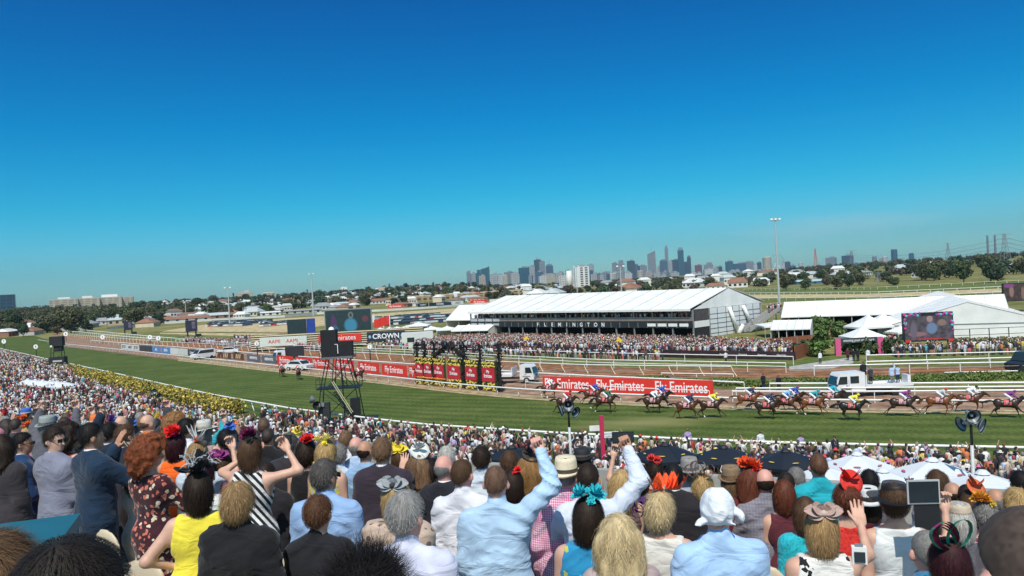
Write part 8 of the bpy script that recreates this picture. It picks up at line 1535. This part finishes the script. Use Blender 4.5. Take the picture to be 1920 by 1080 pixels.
def stamp(pts, rng, mono=None):
    pts = np.asarray(pts, float); 
    if not len(pts): return
    k = rng.choice(len(LPS), len(pts), p=LPW)
    for j, (V, F, C) in enumerate(LPS):
        P_ = pts[k == j]; n = len(P_)
        if not n: continue
        yaw = rng.normal(-.35, .5, n); s = rng.uniform(.9, 1.08, n); c, sn = np.cos(yaw)*s, np.sin(yaw)*s
        X = V[None, :, 0]*c[:, None]-V[None, :, 1]*sn[:, None]+P_[:, 0:1]; Y = V[None, :, 0]*sn[:, None]+V[None, :, 1]*c[:, None]+P_[:, 1:2]; Z = V[None, :, 2]*s[:, None]+P_[:, 2:3]
        pal = np.stack([skc[rng.randint(0, len(skc), n)], hairc[rng.randint(0, len(hairc), n)], topc[rng.randint(0, len(topc), n)], botc[rng.randint(0, len(botc), n)], hatc[rng.randint(0, len(hatc), n)]], 1)*rng.uniform(.8, 1.15, (n, 1, 1)); pal = pal*.86+.14*pal.mean(2, keepdims=True)*np.array([1.12, .98, .9])
        CV.append(np.stack([X, Y, Z], 2).reshape(-1, 3)); CC_.append(pal[:, C, :].reshape(-1, 3)); CF.append((F[None]+nv[0]+np.arange(n)[:, None, None]*len(V)).reshape(-1, 4)); nv[0] += n*len(V)
rg = np.random.RandomState(42)
WN_ = np.array([tuple(G(x, y, 1.15))[:2] for x, y in NEAR])
def proj(x, y, z):
    d = Vector((x, y, z-H0)); q = d.dot(F_)
    if q < .5: return None
    return 960+d.dot(CR)*FPX/q, 540-d.dot(CU)*FPX/q
def rail_clear(x, y):                      # distance on our side of the running rail
    best = 1e9; sgn = 1
    for (ax, ay), (bx, by) in zip(WN_[:-1], WN_[1:]):
        dx, dy = bx-ax, by-ay; t_ = max(0, min(1, ((x-ax)*dx+(y-ay)*dy)/(dx*dx+dy*dy))); qx, qy = ax+dx*t_, ay+dy*t_; dd = math.hypot(x-qx, y-qy)
        if dd < best: best = dd; sgn = 1 if (dx*(y-ay)-dy*(x-ax)) < 0 else -1
    return best*sgn
avoid = [(o.location.x, o.location.y, .5) for o in bpy.data.objects if o.name.startswith(('market_umbrella', 'horn_speaker', 'winning_post'))]+[(G(641, 801).x+.8, G(641, 801).y, 3.3), (G(110, 694).x, G(110, 694).y, 2.6)]
near_pts = []; far_pts = []
for zone_ in range(3):
    stp = [.78, .92, 1.12][zone_]; r0, r1 = [(24, 72), (72, 125), (125, 290)][zone_]
    for y in np.arange(18, 290, stp):
        if y > r1: break
        for x in np.arange(-190, 48, stp):
            r = math.hypot(x, y)
            if r < r0 or r >= r1 or x < -.70*y-2 or x > .69*y+2: continue
            x2, y2 = x+rg.uniform(-.3, .3)*stp, y+rg.uniform(-.3, .3)*stp
            if x2*GV.x+y2*GV.y < s_end+6: continue
            c = rail_clear(x2, y2)
            q = proj(x2, y2, 1.7)
            if c < (6.0 if 140 < q[0] < 490 else 1.5): continue
            if q[1] > 925 or q[0] < -60 or q[0] > 1990: continue
            if any((x2-a)**2+(y2-b)**2 < rr*rr for a, b, rr in avoid): continue
            dn = float(vnoise(np.array([x2*.22+300]), np.array([y2*.22+300]), np.array([3.0]))[0])
            if r > 75 and dn < .32 and rg.rand() < .45: continue
            if dn > .66: x2 += rg.uniform(-.3, .3); y2 += rg.uniform(-.3, .3)
            (near_pts if r < 60 and q[1] < 862 else far_pts).append((x2, y2, 0.0))
near_pts.sort(key=lambda p: math.hypot(p[0], p[1])); ind = near_pts[::max(1, len(near_pts)//75)][:75]; indset = set(ind); rest = [p for p in near_pts if p not in indset]+far_pts
stamp(rest, rg); print('CROWD lawn', len(rest))
PM = mat_attr('spectator', .8); tops = list(TOPC)
for i, (x, y, z) in enumerate(ind):
    V, F, C = LPS[rg.choice(len(LPS), p=LPW)]; tc = rnd.choice(TW_); hk_ = rnd.choice(['dark', 'brown', 'blonde', 'grey', 'lightbrown']); pal = np.array([skc[rg.randint(4)], HC[hk_], TOPC[tc], botc[rg.randint(6)], hatc[rg.randint(len(hatc))]])
    me = mesh_np('person', V, F, False, col=pal[C], mats=[PM]); o = link('person', me, None, (x, y, z), rnd.uniform(-.9, .2)); q = proj(x, y, 1.6)
    wh = 'left of the small black umbrella' if q[0] < 930 else 'between the small umbrella and the red winning post' if q[0] < 1130 else 'around the black umbrellas' if q[0] < 1530 else 'around the white umbrellas'
    tag(o, '%s haired spectator in %s on the lawn %s' % (HN[hk_], tc, wh), 'person', 'spectators on the lawn by the rail')
# marquee lawn, balcony, infield strips, garden
def fill(poly_fn, n, z=0.0):
    out = []
    while len(out) < n: out.append((*poly_fn(), z))
    return out
def strip(pts_lo, pts_hi, stp, z=0.0, jit=.3):
    out = []; x = pts_lo[0][0]; x1 = pts_lo[-1][0]
    while x < x1:
        a = G(x, lerp_poly(pts_lo, x)); b = G(x, lerp_poly(pts_hi, x)); L_ = (b-a).length; k = 0
        while k*stp < L_: p = a.lerp(b, k*stp/L_); out.append((p.x+rg.uniform(-jit, jit), p.y+rg.uniform(-jit, jit), z)); k += 1
        q = G(x+1, lerp_poly(pts_lo, x+1)); x += stp/max(.02, (q-a).length)
    return out
n0 = nv[0]
stamp(strip([(782, 654), (900, 657.5), (1100, 664), (1300, 671), (1488, 674)], [(782, 645), (900, 640), (1100, 643), (1300, 648), (1420, 655), (1488, 662)], .72, .25), rg)
stamp(strip([(800, 665), (1000, 671), (1245, 678)], [(800, 662), (1000, 668), (1245, 675)], 1.1, 0, .5), rg)
stamp(strip([(345, 644), (560, 657), (625, 661)], [(345, 641), (560, 652), (625, 655)], 1.05), rg); stamp(strip([(440, 639), (545, 642)], [(440, 637), (545, 639)], 1.2), rg)
stamp(strip([(1680, 671), (1920, 664), (1960, 663)], [(1680, 664), (1920, 655), (1960, 653)], .95), rg); stamp(strip([(1670, 648), (1700, 646)], [(1670, 640), (1700, 640)], 1.0), rg); stamp(strip([(1480, 630), (1600, 624)], [(1480, 622), (1600, 618)], 2.2), rg); stamp(strip([(640, 645), (770, 650)], [(640, 644), (770, 648)], 1.3), rg)
stamp(strip([(690, 655), (780, 659)], [(690, 654), (780, 657)], 1.6), rg)
ca, sa = math.cos(ang := math.atan2(-U.y, -U.x)), math.sin(math.atan2(-U.y, -U.x)); bal = []
for row, (yy, zz) in enumerate(((.0, 3.72), (.8, 3.72), (1.7, 4.0), (2.6, 4.3))):
    for xx in np.arange(-LEN+.5, -.5, .62):
        if rg.rand() < .12: continue
        xl, yl = xx+rg.uniform(-.15, .15), yy+rg.uniform(-.1, .1); bal.append((A.x+xl*ca-yl*sa, A.y+xl*sa+yl*ca, zz))
stamp(bal, rg)
for k in range(30): yl = rg.uniform(27, 31); bal2 = [(A.x+(1.4+rg.uniform(-1.2, 1.2))*ca-yl*sa, A.y+(1.4+rg.uniform(-1.2, 1.2))*sa+yl*ca, 3.75)]; stamp(bal2, rg)
V = np.concatenate(CV); Fc = np.concatenate(CF); Cc = np.concatenate(CC_); o = link('crowd', mesh_np('crowd', V, Fc, False, col=np.clip(Cc, 0, 1), mats=[PM])); tag(o, 'dense distant crowd packed on the lawn, balcony and marquee terrace', kind='stuff'); print('CROWD verts', len(V))
# ---- raised marquee terrace, hedges and shrubs
lo_ = [(782, 655.5), (900, 659), (1100, 665.5), (1300, 672.5), (1490, 676)]; 
def leafblob(pts, size, n, rng, cols, hgt, wid, name, label, cat, matr=None, group=None, base=(0, 0, 0), kind=None):
    V = []; C = []
    for (x, y) in pts:
        m_ = max(4, int(n)); p = np.stack([x+rng.normal(0, wid*.45, m_), y+rng.normal(0, wid*.45, m_), rng.uniform(.05, hgt, m_)*(.7+.5*vnoise(np.full(m_, x*.9+50), np.full(m_, y*.9+50), np.zeros(m_)+3))], 1); a = rng.normal(size=(m_, 3)); a /= np.linalg.norm(a, axis=1)[:, None]; b = np.cross(a, rng.normal(size=(m_, 3))); b /= np.linalg.norm(b, axis=1)[:, None]; s = size*rng.uniform(.6, 1.4, m_)[:, None]
        V.append(np.stack([p-a*s, p+b*s*.7, p+a*s, p-b*s*.7], 1).reshape(-1, 3)); C.append(np.repeat(np.array(cols)[rng.randint(0, len(cols), m_)]*rng.uniform(.7, 1.3, (m_, 1)), 4, 0))
    V = np.concatenate(V); C = np.concatenate(C); ctr = np.array([V[:, 0].mean(), V[:, 1].mean(), 0]); o = link(name, mesh_np(name, V-ctr, np.arange(len(V)).reshape(-1, 4), col=np.clip(C, 0, 1), mats=[mat_attr('leaf_'+name, .8)]), None, tuple(ctr)); tag(o, label, cat, group, kind); return o
rgh = np.random.RandomState(8)
def off_rail(px, off): a, b = G(px, lerp_poly(NEAR, px), 1.15), G(px+4, lerp_poly(NEAR, px+4), 1.15); d = (b-a).normalized(); return (a.x-(-d.y)*off if False else a.x+d.y*off*1.0, a.y-d.x*off)
hp_ = []
for px in np.arange(148, 478, .8):
    for _ in range(2): hp_.append(off_rail(px, rgh.uniform(1.2, 3.9)))
leafblob(hp_, .16, 26, rgh, [(.50, .36, .05), (.42, .30, .06), (.16, .17, .03), (.58, .44, .09), (.10, .12, .03)], 1.6, .5, 'flower_hedge', 'long yellow flowering hedge between the far crowd and the running rail', 'hedge')
for k, (x0, x1, yb, h, w) in enumerate([(1195, 1250, 712, .7, 1.0), (1255, 1310, 719, .8, 1.6), (1325, 1395, 722, 1.2, 2.0), (1396, 1440, 724, 1.0, 1.4), (1462, 1560, 717, .8, 1.5), (1645, 1760, 714, .8, 1.6), (1730, 1850, 712, 1.0, 2.0), (1800, 1925, 710, 1.1, 2.2)]):
    leafblob([(lambda g_: (g_.x, g_.y))(G(rgh.uniform(x0, x1), yb+rgh.uniform(-3, 2))) for _ in range(60)], .13, 90, rgh, [(.07, .12, .02), (.12, .18, .035), (.17, .20, .05)], h*.55, w*.5, 'low_hedge', ['thin low hedge left end behind the red banner', 'low hedge above the red banner end', 'rounded green shrubs right of the red banner end', 'green shrubs left of the man in a black suit', 'low green hedge left of the flatbed truck', 'green hedge just right of the flatbed truck', 'green hedge along the rail above the leading horses', 'green hedge along the rail at the right edge'][k], 'hedge')
def bigbush(px, py, h, w, n, cols, label, name='shrub', size=.28):
    g_ = G(px, py); rng = np.random.RandomState(int(px)); V, Q = crown_geo(h, w, n, size, rng, .02); t = root(name, label, 'tree' if name == 'tree' else 'shrub', g_); C = np.repeat(np.array(cols)[rng.randint(0, len(cols), n)]*rng.uniform(.7, 1.25, (n, 1)), 4, 0); link('crown', mesh_np('crown', V, Q, col=C, mats=[mat_attr('leaf_bush', .8)]), t); trunk_mb(h, w, rng, .15).build('trunk', BARK, t)
GRN = [(.05, .10, .02), (.08, .14, .03), (.12, .17, .04)]
bigbush(1540, 668, 4.4, 4.0, 1600, GRN, 'large round green tree beside the pink entrance arch', 'tree'); bigbush(1535, 630, 4.2, 4.5, 1200, GRN, 'bright green tree behind the round one in the garden', 'tree'); bigbush(1556, 624, 3.2, 3, 700, GRN, 'small green tree in the garden right of the bright one', 'tree'); bigbush(1577, 632, 3.2, 3.6, 800, GRN, 'green tree in the garden beside the pyramid tents', 'tree'); bigbush(1496, 626, 2.2, 3, 600, GRN, 'dark green garden shrub right of the marquee stairs')
for k, (px, py, h, w) in enumerate([(1490, 664, 1.6, 4), (1515, 662, 1.8, 4), (1595, 664, 2.2, 3.4), (1625, 664, 2.2, 3.4), (1660, 662, 2.2, 3.2), (1675, 662, 2, 3)]): bigbush(px, py, h, w, 600, [(.03, .05, .02), (.06, .09, .02)], ['dark hedge bush behind the rust brown fence', 'dark hedge bush left of the round green tree', 'dark bush under the left half of the arch', 'dark bush under the right half of the arch', 'dark bush right of the pink arch', 'dark bush left of the flower bordered screen'][k])
leafblob([(lambda g_: (g_.x, g_.y))(G(rgh.uniform(1785, 1925), rgh.uniform(647, 652))) for _ in range(80)], .15, 70, rgh, [(.06, .08, .02), (.3, .25, .1), (.12, .14, .04), (.4, .36, .3)], 1.3, .7, 'flower_bed', 'raised flower bed with shrubs in front of the gabled marquee', 'flower bed'); leafblob([(lambda g_: (g_.x, g_.y))(G(rgh.uniform(1660, 1700), rgh.uniform(632, 640))) for _ in range(40)], .15, 70, rgh, [(.4, .34, .08), (.15, .16, .05), (.45, .3, .15)], 1.2, .7, 'flower_bed', 'yellow flower bed left of the flower bordered screen', 'flower bed')
leafblob([(lambda g_: (g_.x, g_.y))(G(rgh.uniform(1545, 1600), rgh.uniform(622, 632))) for _ in range(50)], .2, 60, rgh, [(.4, .25, .15), (.3, .2, .1), (.45, .35, .25)], 1.4, .8, 'flower_bed', 'pale pink and brown planting between the garden trees', 'flower bed')
# ================================================================ HAZE
mb = MB(); mb.box(0, 2600, 116, 9000, 5400, 238); hz_ = mb.build('haze', [], None); hz_.data.materials.clear()
m, n, b = nodes('haze_air'); n.nodes.remove(b); pv = n.nodes.new('ShaderNodeVolumePrincipled'); pv.inputs['Color'].default_value = (.60, .82, 1, 1); pv.inputs['Density'].default_value = .00008; pv.inputs['Anisotropy'].default_value = .45
n.links.new(pv.outputs[0], n.nodes['Material Output'].inputs['Volume'])
hz_.data.materials.append(m); tag(hz_, 'thin pale blue air fading the far city', kind='stuff')
# ---- things that would share a label: add their order from the left of the picture
from collections import defaultdict
grp = defaultdict(list)
for o in bpy.data.objects:
    if o.parent is None and o.get('label') and o.get('category') in ('tree', 'house', 'tower', 'car', 'person'): grp[o['label']].append(o)
ORD = ['leftmost', 'second from left', 'third from left', 'fourth from left', 'fifth from left', 'sixth from left', 'seventh from left', 'eighth from left', 'ninth from left', 'tenth from left']
for lb, os_ in grp.items():
    if len(os_) < 2: continue
    os_.sort(key=lambda o: proj(o.location.x, o.location.y, o.location.z)[0])
    for i, o in enumerate(os_):
        q = ORD[i] if i < 10 else '%dth from left' % (i+1)
        l2 = '%s, %s' % (lb, q); w_ = l2.split()
        o['label'] = l2 if len(w_) <= 16 else l2.replace('city ', '').replace(' of a pair', '')
for o in bpy.data.objects:
    if o.get('label') and len(o['label'].split()) > 16: o['label'] = ' '.join(o['label'].replace(' the ', ' ').split()[:16])
